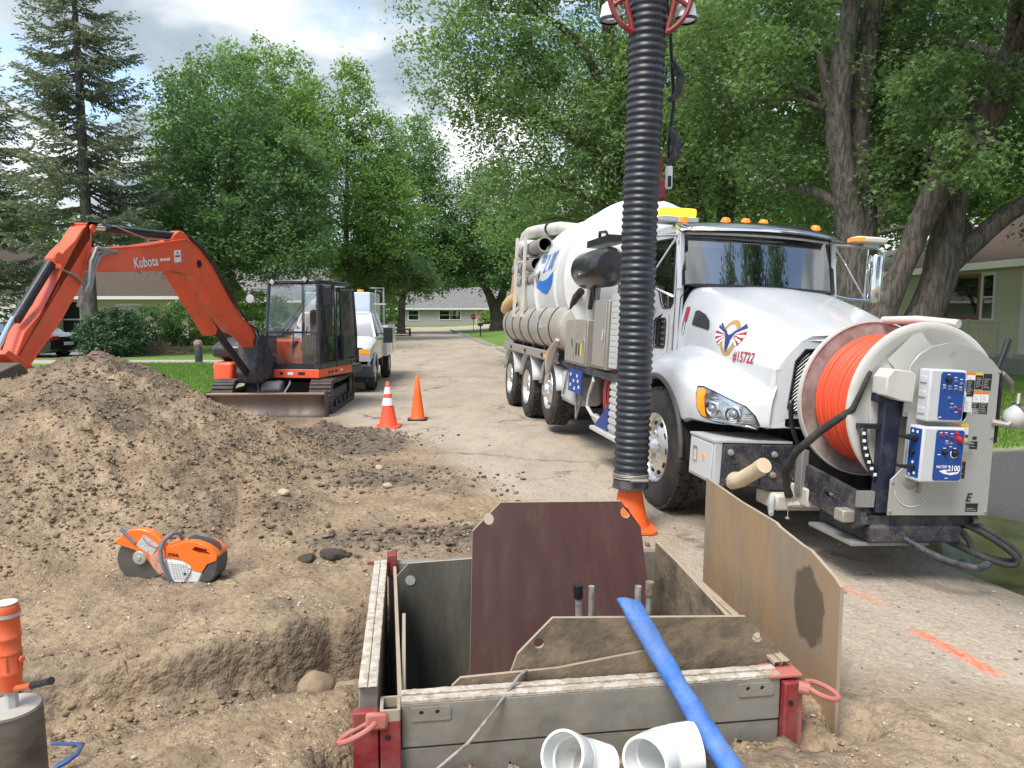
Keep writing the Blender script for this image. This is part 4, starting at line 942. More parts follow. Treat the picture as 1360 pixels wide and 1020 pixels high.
# bed rail and mudguards
for s in (-1, 1):
    m = MB(); m.box(-8.05, -3.75, s*1.05-.03, s*1.05+.03, 1.02, 1.15); m.box(-8.05, -3.75, s*1.02-.02, s*1.02+.02, 1.0, 1.04); m.build('side_rail', alum, tr, bevel=.01)
    for x in (-7.4, -5.8, -4.2):
        m = MB(); rows = []
        for k in range(15):
            q = R(14+152*k/14); rows.append([(x+.58*math.cos(q), s*1.06, .52+.54*math.sin(q)), (x+.58*math.cos(q), s*.76, .52+.54*math.sin(q))])
        m.grid(rows); m.build('mudguard', ggray, tr, solid=.014)
    m = MB()
    for k in range(3): m.box(-7.2+k*1.3, -7.1+k*1.3, s*1.09-.005, s*1.09+.005, 1.06, 1.11)
    m.build('marker_studs', black, tr)['kind'] = 'stuff'
    for dx in (0, .14): m = MB(); m.prism(rrect(-4.34+dx, -4.24+dx, 1.05, 1.10, .015), XZ, s*1.08, s*1.105); m.build('side_marker', amber, tr)
m = MB(); m.box(-8.05, -2.0, -1.0, 1.0, 1.0, 1.06); m.build('deck', mudblack, tr)
# strap over the front of the side tank
m = MB(); m.tube([(-3.95, -1.12, .86), (-3.85, -1.13, 1.05), (-3.7, -1.13, 1.2), (-3.45, -1.12, 1.34)], [.03, .06, .065, .04], 8, sq=.5); m.build('clamp_strap', cream, tr)
# water tanks
for s in (-1, 1):
    ta = MB(); ta.lathe([(0, -8.0), (.18, -7.99), (.30, -7.95), (.345, -7.86), (.35, -7.8), (.35, -3.5), (.345, -3.4), (.32, -3.34), (.30, -3.33), (0, -3.31)], (0, s*.80, 1.50), (1, 0, 0), 40); to = ta.build('water_tank', pmat('tank_aluminium', (.50, .46, .40), .38, .4, dirt=.5, dirtcol=(.33, .28, .21), scale=2.5), tr, smooth=40)
    for k in range(6):
        b = MB(); b.lathe([(.352, -.022), (.36, -.02), (.36, .02), (.352, .022)], (-7.5+k*.72, s*.80, 1.50), (1, 0, 0), 40); b.build('tank_strap', mudblack, to)
    if s < 0:
        b = MB()
        for k in range(3): b.prism(rrect(-4.75+k*.22, -4.6+k*.22, 1.45+.02*k, 1.62-.05*k, .01), XZ, -1.154, -1.150)
        b.build('warning_sticker', gray, to, smooth=0)['kind'] = 'stuff'
    m = MB()
    for k in range(5): m.box(-7.4+k*.85, -7.25+k*.85, s*.62, s*1.0, 1.05, 1.2)
    m.build('tank_saddles', mudblack, tr)['kind'] = 'stuff'
# debris tank, lid, cyclone at the rear
dt = MB(); dt.lathe([(0, -7.15), (.6, -7.12), (1.0, -6.95), (1.08, -6.75), (1.08, -3.6), (1.085, -3.45), (1.10, -3.43), (1.10, -3.37), (1.04, -3.32), (.6, -3.2), (0, -3.15)], (0, 0, 2.27), (1, 0, .035), 64); dto = dt.build('debris_tank', twhite, tr, smooth=35)
m = MB(); m.lathe([(1.08, -.03), (1.12, -.03), (1.12, .03), (1.08, .03)], (-5.2, 0, 2.09), (1, 0, .035), 64); m.lathe([(1.078, -.03), (1.10, -.03), (1.10, .03), (1.078, .03)], (-4.0, 0, 2.13), (1, 0, .035), 64); m.build('tank_ribs', twhite, dto)['kind'] = 'stuff'
m = MB(); m.box(-8.0, -7.2, -.95, .95, 1.95, 3.02); m.build('filter_housing', twhite, tr, bevel=.07, seg=3)
m = MB(); m.tube([(-7.75, -.82, 2.9), (-7.75, -.82, 3.02), (-7.7, -.80, 3.13), (-7.55, -.76, 3.18), (-7.2, -.70, 3.18), (-6.2, -.5, 3.14), (-5.4, -.3, 3.02)], .105, 16); m.build('overhead_pipe', cream, tr, smooth=50)
m = MB(); m.lathe([(.107, -.03), (.118, -.03), (.118, .03), (.107, .03)], (-6.6, -.583, 3.167), (1.3, .25, -.03), 20); m.build('pipe_clamp', black, tr)
m = MB(); m.tube([(-7.7, -.98, 2.7), (-7.72, -1.0, 2.2), (-7.75, -1.02, 1.95)], .035, 8); m.build('drain_pipe', pmat('rusty_pipe', (.45, .30, .16), .7, dirt=.5, dirtcol=(.25, .13, .05)), tr)
m = MB(); m.tube([(-7.45, -.98, 1.98), (-7.6, -1.02, 1.92), (-7.85, -1.05, 1.83), (-7.95, -1.05, 1.75)], [.10, .12, .13, .13], 14); m.build('drain_elbow', pmat('ochre_elbow', (.55, .40, .17), .6, dirt=.5, dirtcol=(.38, .24, .1)), tr, smooth=50)
m = MB(); m.box(-6.2, -3.4, -.8, -.76, 1.85, 2.0); m.tube([(-5.6, -.99, 1.98), (-4.4, -.99, 1.78)], .02, 6); m.build('cradle_bar', ggray, tr)
# stored suction pipes on the side
for k, (xm, z) in enumerate(((-5.1, 2.74), (-5.6, 2.47), (-5.05, 2.23))):
    y = -1.0; t = empty('x', V(0, 0, 0)) if 0 else None
    m = MB(); m.lathe([(.095, -1.75), (.112, -1.75), (.112, -.12), (.118, -.1), (.118, 0), (.095, 0), (.095, -.9), (0, -.9)], (xm, y, z), (1, 0, 0), 24); po = m.build('suction_pipe', pmat('pipe_grey', (.36, .35, .33), .5, .4, dirt=.5, scale=5), tr, smooth=40)
    m = MB(); m.lathe([(.0, -.5), (.094, -.5), (.094, -.02)], (xm, y, z), (1, 0, 0), 24); m.build('pipe_bore', dark if k < 2 else pmat('tan_bore', (.2, .16, .1), .8), po)
    for dx in (-.75, -1.3):
        m = MB(); m.lathe([(.113, -.015), (.121, -.015), (.121, .015), (.113, .015)], (xm+dx, y, z), (1, 0, 0), 24); m.build('pipe_band', black, po)
for x in (-6.0, -6.75):
    m = MB(); m.box(x-.03, x+.03, -1.16, -1.11, 1.62, 2.98); m.box(x-.02, x+.02, -1.13, -.8, 2.34, 2.38); m.box(x-.02, x+.02, -1.13, -.75, 2.6, 2.64); m.build('pipe_rack', cream, tr, bevel=.005)
# lettering on the tank
bt = bvh_of(dto)
ux = (1, 0, .05)
text('2100', .40, bluelogo, dto, (-4.55, -1.0, 2.42), ux, (0, 0, 1), bvh=bt, off=.006, shear=.2, bold=.003, sx=.78)
text('VACTOR', .17, bluelogo, dto, (-5.22, -1.0, 2.50), ux, (0, 0, 1), bvh=bt, off=.006, shear=.2, bold=.006, sx=.8)
sw = [(-.75, .02), (-.5, .10), (-.2, .05), (.0, .02), (.3, .03), (.62, .10), (.78, .22), (.70, .02), (.52, -.12), (.25, -.19), (.0, -.15), (-.25, -.08), (-.5, -.03)]
decal(sw, bluelogo, dto, (-4.75, -1.0, 2.14), ux, (0, 0, 1), 'logo_swoosh', bvh=bt, off=.006)
# black air tank, pipes, cabinets
m = MB(); m.lathe([(0, -3.02), (.12, -3.0), (.19, -2.92), (.22, -2.80), (.225, -2.78), (.225, -1.95), (.17, -1.82), (0, -1.8)], (-.05, -.93, 2.22), (1, 0, 0), 36); ato = m.build('air_tank', pmat('black_tank', (.014, .014, .016), .35, dirt=.15, coat=.3), tr, smooth=45)
m = MB(); m.box(-2.9, -2.0, -.95, -.75, 2.5, 2.58); m.tube([(-2.7, -.85, 2.55), (-2.7, -.85, 2.68), (-2.45, -.85, 2.66), (-2.3, -.85, 2.55)], .02, 6); m.build('tank_bracket', black, ato)
m = MB(); m.tube([(-3.15, -.92, 1.98), (-3.3, -.95, 1.9), (-3.38, -.98, 1.75), (-3.4, -1.0, 1.5), (-3.4, -1.0, 1.35)], .05, 10); m.build('rubber_hose', rubber, tr)
m = MB(); m.tube([(-2.9, -.82, 2.05), (-2.95, -.82, 1.8), (-2.95, -.82, 1.4)], .085, 12); m.build('riser_pipe', cream, tr)
m = MB(); m.tube([(-2.5, -.95, 2.0), (-2.55, -.95, 1.88), (-2.6, -.95, 1.75)], .03, 8); m.tube([(-2.3, -1.0, 2.02), (-2.3, -1.0, 1.85)], .02, 8); m.build('small_hoses', black, tr)['kind'] = 'stuff'
def cabinet(x0, x1, z0, z1, doors, nm='tool_cabinet'):
    m = MB(); m.box(x0, x1, -1.04, -.62, z0, z1); o = m.build(nm, pmat('cabinet_grey', (.36, .34, .30), .45, .35, dirt=.45, scale=4), tr, bevel=.012)
    for a, b in doors:
        p = MB(); w = b-a; z = (z0+z1)/2; p.box(a, b, -1.052, -1.041, z0+.03, z1-.03); d = p.build('door', alum, o, bevel=.004)
        p = MB(); p.prism([(a+.02, z0+.05), (b-.02, z0+.05), ((a+b)/2, z)], XZ, -1.056, -1.052); p.prism([(a+.02, z1-.05), (b-.02, z1-.05), ((a+b)/2, z)], XZ, -1.056, -1.052); d2 = p
        h = MB(); h.prism(rrect(b-.07, b-.03, z-.06, z+.05, .01), XZ, -1.066, -1.052); h.build('latch', chrome, o)
    return o
c1 = cabinet(-3.35, -2.35, 1.06, 1.62, [(-3.32, -2.88), (-2.85, -2.38)])
for x, mt in ((-2.62, blackl), (-2.55, yellowl), (-2.75, blackl)): m = MB(); m.prism(rrect(x-.03, x+.03, 1.18, 1.33, .005), XZ, -1.054, -1.0525); m.build('sticker', mt, c1, smooth=0)
cabinet(-2.08, -1.55, 1.08, 1.84, [(-2.05, -1.6)])
hs = [circ(-1.44+.055*i, 1.16+.06*j, .016, 6) for i in range(4) for j in range(12)]
m = MB(); m.prism(rrect(-1.48, -1.22, 1.12, 1.90, .02, 2), XZ, -1.03, -1.02, hs); m.build('perforated_guard', ggray, tr, smooth=0)
m = MB(); m.cyl((-1.35, -.93, 1.1), (-1.35, -.93, 2.0), .085, n=16); m.build('exhaust_pipe', mudblack, tr)
m = MB(); m.box(-3.35, -1.3, -1.02, -.6, .98, 1.06); m.build('shelf', mudblack, tr)
# blue control plate, red reel and plumbing under the cabinets
m = MB(); m.prism(rrect(-3.05, -2.45, .72, 1.0, .02), XZ, -1.05, -1.03); bp = m.build('blue_control_plate', bluepl, tr, smooth=0)
m = MB()
for a, b in ((-2.95, .93), (-2.8, .86), (-2.65, .93), (-2.95, .8), (-2.75, .77), (-2.55, .8), (-2.6, .87)): m.prism(rrect(a-.025, a+.025, b-.018, b+.018, .004), XZ, -1.053, -1.0505)
m.build('printed_marks', whitel, bp, smooth=0)['kind'] = 'stuff'
rl = MB(); rl.lathe([(.10, -.09), (.30, -.10), (.30, -.07), (.22, -.05), (.22, .05), (.30, .07), (.30, .1), (.1, .09)], (-1.55, -.86, .82), (0, 1, 0), 36); ro = rl.build('red_hose_reel', red, tr)
m = MB(); m.lathe([(.17, -.105), (.20, -.105), (.20, -.10), (.17, -.10)], (-1.55, -.86, .82), (0, 1, 0), 36); m.build('reel_ring', redl, ro)
m = MB(); m.tube([(-2.15, -.98, 1.0), (-2.1, -1.0, .92), (-2.25, -1.0, .75), (-2.3, -1.0, .6), (-2.15, -.98, .52), (-1.9, -.95, .5)], .022, 8); m.build('white_hose', ggray, tr)
m = MB(); m.tube([(-2.1, -.95, .50), (-1.85, -.95, .44)], .05, 10); m.build('valve', alum, tr)
m = MB(); m.tube([(-3.3, -1.0, .95), (-3.5, -1.0, .62)], .012, 6); m.tube([(-2.9, -.98, .72), (-2.85, -.98, .38), (-2.6, -.98, .7)], .014, 6); m.build('brace_rods', steel, tr)['kind'] = 'stuff'
m = MB(); m.box(-3.75, -3.1, -.98, -.55, .5, .95); m.build('air_reservoir', ggray, tr, bevel=.08)
# steps and battery box
m = MB(); m.box(-2.0, -.72, -1.05, -.74, .38, .425); m.build('lower_step', ggray, tr, bevel=.008)
m = MB(); m.box(-1.45, -.68, -1.0, -.6, .43, .98); so_ = m.build('step_box', ggray, tr, bevel=.015)
for k in range(7): m = MB(); m.box(-1.44, -.69, -1.012, -1.0, .47+k*.072, .51+k*.072); m.build('tread_rib', ggray, so_)
m = MB(); m.prism([(-1.98, .43), (-1.5, .43), (-1.5, .72)], XZ, -1.0, -.96); m.build('step_gusset', bluel, tr)
# cab
cabm = white
yc = .78
win = [(-1.42, 1.98), (-1.42, 2.36), (-1.30, 2.42), (-.50, 2.40), (-.44, 2.34), (-.42, 1.80), (-.47, 1.76), (-.66, 1.76), (-.72, 1.80), (-.80, 1.93), (-.90, 1.98)]
peep = rrect(-.86, -.56, 1.38, 1.66, .04, 3)
outl = [(-1.9, 1.0), (-1.9, 2.46), (-1.8, 2.53), (-.55, 2.53), (-.36, 2.44), (-.30, 1.97), (-.30, 1.2), (-.42, .95), (-1.0, .92)]
for s in (-1, 1):
    m = MB(); m.prism(outl, XZ, s*yc, s*(yc-.045), [win, peep]); cs = m.build('cab_side', cabm, tr, bevel=.006)
    m = MB(); m.prism(win, XZ, s*(yc-.012), s*(yc-.018)); m.build('side_window', G_truck, cs, smooth=0)
    m = MB(); m.prism(peep, XZ, s*(yc-.012), s*(yc-.018)); m.build('peep_window', G_truck, cs, smooth=0)
    for lp in (win, peep):
        m = MB(); m.tube([(a, s*(yc+.001), b) for a, b in lp], .009, 6, closed=True); m.build('window_seal', plastic, cs)
    dr_ = [(-1.50, 1.04), (-1.50, 2.38), (-1.34, 2.47), (-.47, 2.45), (-.38, 2.36), (-.36, 1.2), (-.46, 1.02)]
    m = MB(); m.tube([(a, s*(yc+.0015), b) for a, b in dr_], .004, 5, closed=True); m.build('door_seam', dark, cs)
    m = MB(); m.tube([(-.40, s*(yc+.03), 1.0), (-.37, s*(yc+.045), 1.3), (-.36, s*(yc+.045), 1.7)], .012, 8); m.build('grab_rail', chrome, cs)
    m = MB(); m.prism(rrect(-1.46, -1.34, 1.62, 1.67, .015), XZ, s*(yc+.02), s*yc); m.build('door_handle', chrome, cs)
m = MB(); m.box(-1.93, -1.88, -.76, .76, .95, 2.5); m.build('cab_back', cabm, tr, bevel=.02)
m = MB(); m.box(-1.88, -.3, -.735, .735, .92, 1.0); m.build('cab_floor', dark, tr)
m = MB(); m.box(-.52, -.34, -.735, .735, 1.0, 1.93); m.build('firewall', dark, tr)
fx_ = lambda y: -.30+.22*(1-(y/.76)**2)      # windshield foot
ftx = lambda y: -.42+.20*(1-(y/.76)**2)
ys_ = np.linspace(-.745, .745, 17)
m = MB(); m.grid([[(fx_(y)+(ftx(y)-fx_(y))*t, y, 1.965+(2.465-1.965)*t) for t in np.linspace(0, 1, 7)] for y in ys_]); m.build('windshield', G_truck, tr)
m = MB(); m.tube([(fx_(y)+.004, y, 1.968) for y in ys_]+[(ftx(y)+.004, y, 2.462) for y in ys_[::-1]], .017, 6, closed=True); m.build('windshield_seal', plastic, tr)
for s in (-1, 1):
    m = MB(); m.tube([(-.315, s*.765, 1.93), (-.36, s*.765, 2.2), (-.44, s*.76, 2.47)], .030, 8); m.build('corner_pillar', white, tr)
m = MB(); rows = []
for y in np.linspace(-.78, .78, 17):
    e = 1-(abs(y)/.78)**6; rows.append([(-1.93, y, 2.44+.07*e), (-1.6, y, 2.47+.12*e), (-1.0, y, 2.475+.13*e), (-.6, y, 2.46+.10*e), (ftx(y)-.02, y, 2.445+.045*e), (ftx(y)+.01, y, 2.43)])
m.grid(rows); m.build('roof', white, tr, solid=.02)
vis = pmat('visor_steel', (.35, .38, .36), .12, .95, dirt=.15)
m = MB(); rows = []
for y in np.linspace(-.80, .80, 21):
    b = .24*(1-(y/.8)**2); rows.append([(-.56+b*.8, y, 2.55-.02*(y/.8)**2), (-.42+b, y, 2.545-.02*(y/.8)**2), (-.33+b, y, 2.50-.02*(y/.8)**2), (-.305+b, y, 2.475-.02*(y/.8)**2)])
m.grid(rows); vo_ = m.build('sun_visor', vis, tr, solid=.012)
m = MB(); m.tube([(-.30+.24*(1-(y/.8)**2), y, 2.472-.02*(y/.8)**2) for y in np.linspace(-.8, .8, 21)], .013, 6); m.build('visor_edge', chrome, vo_)
for y in (-.72, -.36, -.18, -.01, .58):
    x = -.50+.2*(1-(y/.8)**2); m = MB(); m.lathe([(.0, .055), (.03, .052), (.042, .03), (.048, 0)], (x, y, 2.548), (.15, 0, 1), 12); o = m.build('marker_light', amber, tr, smooth=30); o.scale = (1, 1, 1)
m = MB(); m.prism(rrect(-1.05, -.85, -.77, -.42, .03), XY, 2.66, 2.74); m.build('beacon', amberlit, tr, bevel=.015)
m = MB(); m.prism(rrect(-1.08, -.82, -.80, -.40, .03), XY, 2.60, 2.655); m.build('beacon_base', gray, tr, bevel=.01)
# interior
m = MB(); m.box(-.75, -.42, -.7, .7, 1.72, 1.93); m.build('dashboard', dark, tr, bevel=.05)
m = MB(); m.tube([(-.78+.06*math.sin(a), .38+.2*math.cos(a), 1.88+.17*math.sin(a)) for a in np.linspace(0, 2*math.pi, 24, endpoint=False)], .016, 8, closed=True); m.build('steering_wheel', black, tr)
for y in (-.38, .38): m = MB(); m.box(-1.5, -1.0, y-.24, y+.24, 1.3, 1.5); m.box(-1.6, -1.42, y-.24, y+.24, 1.4, 2.15); m.build('seat', dark, tr, bevel=.06)
m = MB(); m.tube([(-.50, -.35, 1.94), (-.46, -.25, 2.02), (-.46, -.12, 2.05), (-.48, .05, 1.96), (-.45, .25, 1.95)], [.02, .05, .05, .03, .02], 8); m.build('cloth_on_dash', maroon, tr)
m = MB(); m.box(-.46, -.44, -.12, .14, 2.22, 2.29); m.build('inside_mirror', gray, tr)
# hood
hx_ = [-.34, -.2, .1, .4, .7, .95, 1.12, 1.2, 1.22]
yc_ = [.66, .65, .63, .605, .575, .55, .53, .50, .46]; zc_ = [1.955, 1.945, 1.88, 1.81, 1.73, 1.655, 1.60, 1.565, 1.53]
ysd = [.755, .755, .745, .725, .70, .69, .67, .655, .63]; zb_ = [1.0, 1.0, 1.0, 1.0, .95, .9, .88, .88, .88]
m = MB(); rows = []
for x, yc1, zc, yd, zb in zip(hx_, yc_, zc_, ysd, zb_):
    bow = .014*(1 if x < 1.15 else .5)
    half = [(0, zc+bow+.012), (yc1*.33, zc+bow+.008), (yc1*.40, zc+bow-.002), (yc1*.75, zc+bow*.5), (yc1*.93, zc+.004), (yc1, zc-.022), (yc1+(yd-yc1)*.35, zc-.09), (yd-.005, zc-.26), (yd, 1.36), (yd, 1.15), (yd, zb)]
    nose = -(.0 if x < 1.1 else 0)
    def bx(y): return x + (.22*(1-(y/.76)**2) if x < 0 else .22*(1-(y/.76)**2)*max(0, (.9-x)/.9)*.5 if x < .9 else .06*(1-(y/.6)**2 if abs(y) < .6 else 0)*min(1, (x-.9)/.3))
    rows.append([(bx(-a), -a, b) for a, b in half[::-1]]+[(bx(a), a, b) for a, b in half[1:]])
m.grid(rows); ho = m.build('hood', white, tr, smooth=32, sub=1)
fender_rows = []
def fender(s):
    m = MB(); rows = []
    prof = [(-.66, 1.02, 1.00, .74), (-.60, 1.14, 1.035, .78), (-.5, 1.25, 1.05, 0), (-.36, 1.33, 1.055, 0), (-.18, 1.39, 1.06, 0), (0, 1.41, 1.06, 0), (.2, 1.40, 1.06, 0), (.4, 1.365, 1.058, 0), (.56, 1.32, 1.05, 0), (.62, 1.30, 1.045, .86), (.75, 1.265, 1.03, .865), (.9, 1.225, 1.0, .87), (1.0, 1.20, .95, .875), (1.1, 1.17, .87, .88), (1.18, 1.15, .77, .885), (1.235, 1.13, .66, .89)]
    for x, zf, yo, zb in prof:
        if zb == 0: zb = .525+math.sqrt(max(0, .62**2-x*x)) if abs(x) < .61 else .8
        yi = .60 if x < .95 else .62
        k = [(yi, zf+.07), (yi+.12*(yo-yi)/.45, zf+.03), (yi+(yo-yi)*.62, zf-.015), (yo-.06*(yo-yi)/.45, zf-.07), (yo, max(zf-.17, zb+.03)), (yo+.004, (zb+max(zf-.17, zb+.03))/2), (yo, zb), (yo-.05, zb+.005)]
        rows.append([(x, s*a, b) for a, b in k])
    m.grid(rows); o = m.build('fender', white, tr, smooth=50, sub=1)
    m2 = MB(); m2.tube([(.635*math.cos(a), s*1.062, .525+.635*math.sin(a)) for a in np.linspace(R(3), R(168), 30)], .022, 8); m2.build('wheel_arch_lip', pmat('arch_rubber', (.06, .06, .062), .6, dirt=.3), o)
    return o
fR = fender(-1); fL = fender(1)
for s in (-1, 1):
    m = MB(); rows = [[(.6*math.cos(a), s*1.03, .53+.6*math.sin(a)), (.6*math.cos(a), s*.5, .53+.6*math.sin(a))] for a in np.linspace(R(0), R(180), 20)]; m.grid(rows); m.build('wheel_well', dark, tr)
# nose: panel around the grille
nose_o = [(-.66, .885), (-.66, 1.12), (-.63, 1.30), (-.56, 1.42), (-.47, 1.53), (-.40, 1.565), (0, 1.60), (.40, 1.565), (.47, 1.53), (.56, 1.42), (.63, 1.30), (.66, 1.12), (.66, .885)]
gr_o = [(-.53, 1.04), (-.50, 1.38), (-.44, 1.465), (0, 1.49), (.44, 1.465), (.50, 1.38), (.53, 1.04), (.49, 1.01), (-.49, 1.01)]
slot = rrect(-.54, .54, .90, .965, .02)
fn = lambda a, b, d: (1.292+d-.085*(a/.66)**2, a, b)
m = MB(); m.prism(nose_o, fn, -.03, 0, [gr_o, slot]); m.build('nose_panel', white, tr, bevel=.006)
gm = pmat('grille_mesh', (.24, .24, .23), .4, .7)
m = MB(); cells = 30
def inside(a, b): return abs(a) < .525-.025*max(0, (b-1.04)/.34)-.05*max(0, (b-1.38)/.09) and 1.015 < b < 1.478-.01*(a/.4)**2
for k in range(-60, 61):
    for sg in (-1, 1):
        pts_ = []; c0 = k*.027
        for t in np.linspace(-.53, .53, 54):
            b = 1.25+sg*(t-c0)*1.0
            if inside(t, b): pts_.append(fn(t, b, -.012+.002*sg))
            elif len(pts_) > 1: break
            else: pts_ = []
        if len(pts_) > 1: m.tube([pts_[0], pts_[-1]], .0034, 4, cap=False)
go = m.build('grille', gm, tr, smooth=0)
m = MB(); m.prism(gr_o, fn, -.05, -.045); m.prism(slot, fn, -.05, -.045); m.build('grille_backing', dark, tr, smooth=0)
m = MB(); m.tube([fn(a, b, .002) for a, b in gr_o], .009, 6, closed=True); m.build('grille_surround', plastic, tr)
# headlights
n_ = V(.60, -.80, .05).normalized()
for s in (-1, 1):
    bv = bvh_of(fR if s < 0 else fL)
    U = V(.80, .60*(-s)*-1*-1, 0) if 0 else V(.80, -s*.60, 0).normalized() if s < 0 else V(-.80, .60, 0).normalized()
    if s < 0: U = V(.80, .60, 0).normalized(); O = V(1.00, -.90, 1.015)
    else: U = V(-.80, .60, 0).normalized(); O = V(1.00, .90, 1.015)
    Vv = V(0, 0, 1)
    def q(L): 
        r = [((a-480)*.00150, (162-b)*.00145) for a, b in L]
        return r if s < 0 else [(-a, b) for a, b in r]
    full = q([(306, 82), (345, 80), (420, 96), (500, 120), (590, 150), (635, 190), (655, 232), (652, 255), (560, 252), (440, 240), (360, 222), (325, 185), (310, 130)])
    cx = sum(a for a, b in full)/len(full); cy = sum(b for a, b in full)/len(full)
    hl = decal([(cx+(a-cx)*1.05, cy+(b-cy)*1.08) for a, b in full], plastic, tr, O, U, Vv, 'headlight', bvh=bv, off=.004)
    decal(full, pmat('reflector', (.55, .57, .58), .18, .85, col2=(.25, .27, .28), scale=16), hl, O, U, Vv, 'reflector', bvh=bv, off=.010)
    decal(q([(312, 85), (345, 83), (372, 92), (368, 130), (385, 190), (392, 226), (365, 221), (328, 184), (314, 130)]), amber, hl, O, U, Vv, 'turn_signal', bvh=bv, off=.016)
    for (a, b, r_) in ((428, 180, 36), (543, 195, 38)):
        (a, b), = q([(a, b)]); p = O+U*a+Vv*b; nn = U.cross(Vv); h = bv.ray_cast(p+nn*.6, -nn)[0] or p
        r_ *= .0015
        m = MB(); m.lathe([(r_*1.1, .006), (r_*1.08, .018), (r_*.92, .022), (r_*.85, .012), (r_*.6, .006)], h, nn, 28); m.build('lamp_bezel', chrome, hl)
        m = MB(); m.lathe([(r_*.62, .012), (r_*.5, .024), (r_*.25, .032), (0, .034)], h, nn, 24); m.build('lamp_lens', pmat('projector_lens', (.22, .25, .28), .05, .3, coat=1), hl, smooth=60)
bh = bvh_of(ho)
# hood details
hh_ = V(0, 0, 1)
vent = [(-.11, .075), (-.06, .085), (.08, .045), (.16, -.005), (.19, -.055), (.19, -.085), (.05, -.065), (-.115, -.045)]
decal(vent, plastic, tr, (.06, -.75, 1.655), (1, 0, 0), hh_, 'side_vent', bvh=bh, off=.006)
decal(rrect(-.035, .035, -.02, .115, .02), redl, tr, (-.20, -.76, 1.655), (1, 0, 0), hh_, 'maker_badge', bvh=bh, off=.006)
decal(rrect(-.028, .022, -.13, -.015, .01), chrome, tr, (-.215, -.76, 1.655), (1, 0, 0), hh_, 'hood_latch', bvh=bh, off=.008)
m = MB(); m.tube([(-.30, -.765, 1.20), (-.305, -.765, 1.5), (-.30, -.762, 1.85), (-.27, -.70, 1.95)], .005, 5); m.build('hood_seam', dark, tr)
E0 = (.57, -.73, 1.54); uu = (1, .02, 0)
em = decal(circ(0, -.02, .115, 28, .145), gold, tr, E0, uu, hh_, 'eagle_emblem', bvh=bh, off=.003)
decal(circ(0, -.02, .080, 24, .105), white, em, E0, uu, hh_, 'emblem_center', bvh=bh, off=.005)
for s in (-1, 1):
    for k in range(9):
        a = R(62-k*15); L = .175-.006*k; c = (s*.035, -.0)
        d = (s*math.cos(a*.8), math.sin(a)*.62-.05); n = (-d[1], d[0]); w = .012
        tip = (c[0]+d[0]*L, c[1]+d[1]*L)
        mt = bluel if k < 2 else (redl if k % 2 else whitel)
        decal([(c[0]-n[0]*.004, c[1]-n[1]*.004), (c[0]+n[0]*.004, c[1]+n[1]*.004), (tip[0]+n[0]*w, tip[1]+n[1]*w), (tip[0]+d[0]*.012, tip[1]+d[1]*.012), (tip[0]-n[0]*w, tip[1]-n[1]*w)], mt, em, E0, uu, hh_, 'wing_feather', bvh=bh, off=.0065)
    decal([(s*.02, .0), (s*.05, .035), (s*.10, .055), (s*.055, .0), (s*.03, -.05)], bluel, em, E0, uu, hh_, 'wing', bvh=bh, off=.008)
decal([(-.03, .01), (.03, .01), (.035, -.05), (.02, -.11), (0, -.13), (-.02, -.11), (-.035, -.05)], bluel, em, E0, uu, hh_, 'eagle_body', bvh=bh, off=.008)
decal(circ(0, .03, .024, 12, .028), whitel, em, E0, uu, hh_, 'eagle_head', bvh=bh, off=.010)
text('#15722', .115, redl, tr, (.83, -.72, 1.375), (1, .03, 0), (0, 0, 1), bvh=bh, off=.005, bold=.0015, sx=.82, name='unit_number')
for k, (s_, z) in enumerate((('AMERICAN', 1.73), ('VACTOR', 1.60), ('SERVICES', 1.47))):
    text(s_, .10, redl, tr, (-1.0-.02*k if k != 1 else -1.0, -yc-.002, z), (1, 0, 0), (0, 0, 1), sx=.62, name='door_lettering')
text('LLC', .035, redl, tr, (-.98, -yc-.002, 1.39), (1, 0, 0), (0, 0, 1), sx=.7, name='door_lettering')
m = MB()
for s in (-1, 1): m.tube([(-.16, s*.1, 1.985), (-.2, s*.3, 1.99), (-.24, s*.55, 2.0)], .008, 5)
m.build('wipers', black, tr)['kind'] = 'stuff'
# mirrors
for s in (-1, 1):
    mo = MB(); mo.tube([(-.42, s*.78, 2.43), (-.5, s*1.3, 2.44), (-.52, s*1.40, 2.40), (-.52, s*1.41, 2.02), (-.5, s*1.38, 1.93), (-.42, s*1.0, 1.93), (-.36, s*.80, 1.95)], .014, 8); mo.tube([(-.42, s*.80, 2.42), (-.50, s*1.22, 1.95)], .011, 8); mo.tube([(-.51, s*1.22, 2.43), (-.51, s*1.22, 1.95)], .011, 8)
    if s < 0:
        mo = MB(); mo.tube([(-.40, -.79, 2.42), (-.62, -1.02, 2.42), (-.62, -1.05, 2.0), (-.40, -.79, 1.86)], .014, 8); mo.tube([(-.42, -.79, 2.40), (-.6, -1.0, 1.95)], .011, 8)
    a = mo.build('mirror_frame', chrome, tr)
    if s > 0:
        m = MB(); m.lathe([(0, -.26), (.06, -.25), (.068, -.22), (.068, .19), (.06, .205), (0, .21)], (-.50, 1.31, 2.165), (0, 0, 1), 20); m.build('mirror', chrome, a, smooth=50)
        m = MB(); m.prism(rrect(-.60, -.42, 1.05, 1.38, .05), XY, 2.475, 2.54); m.build('warning_lamp', pmat('lamp_cream', (.6, .56, .48), .3, dirt=.2, coat=.4), a, bevel=.02)
        m = MB(); m.box(-.57, -.45, 1.14, 1.30, 2.44, 2.475); m.build('lamp_foot', gray, a)
        m = MB(); m.prism(rrect(-.61, -.415, 1.045, 1.14, .03), XY, 2.49, 2.525); m.build('amber_end', amber, a)
    else:
        m = MB(); m.box(-.66, -.58, -1.13, -.98, 2.02, 2.38); m.build('mirror', chrome, a, bevel=.03)
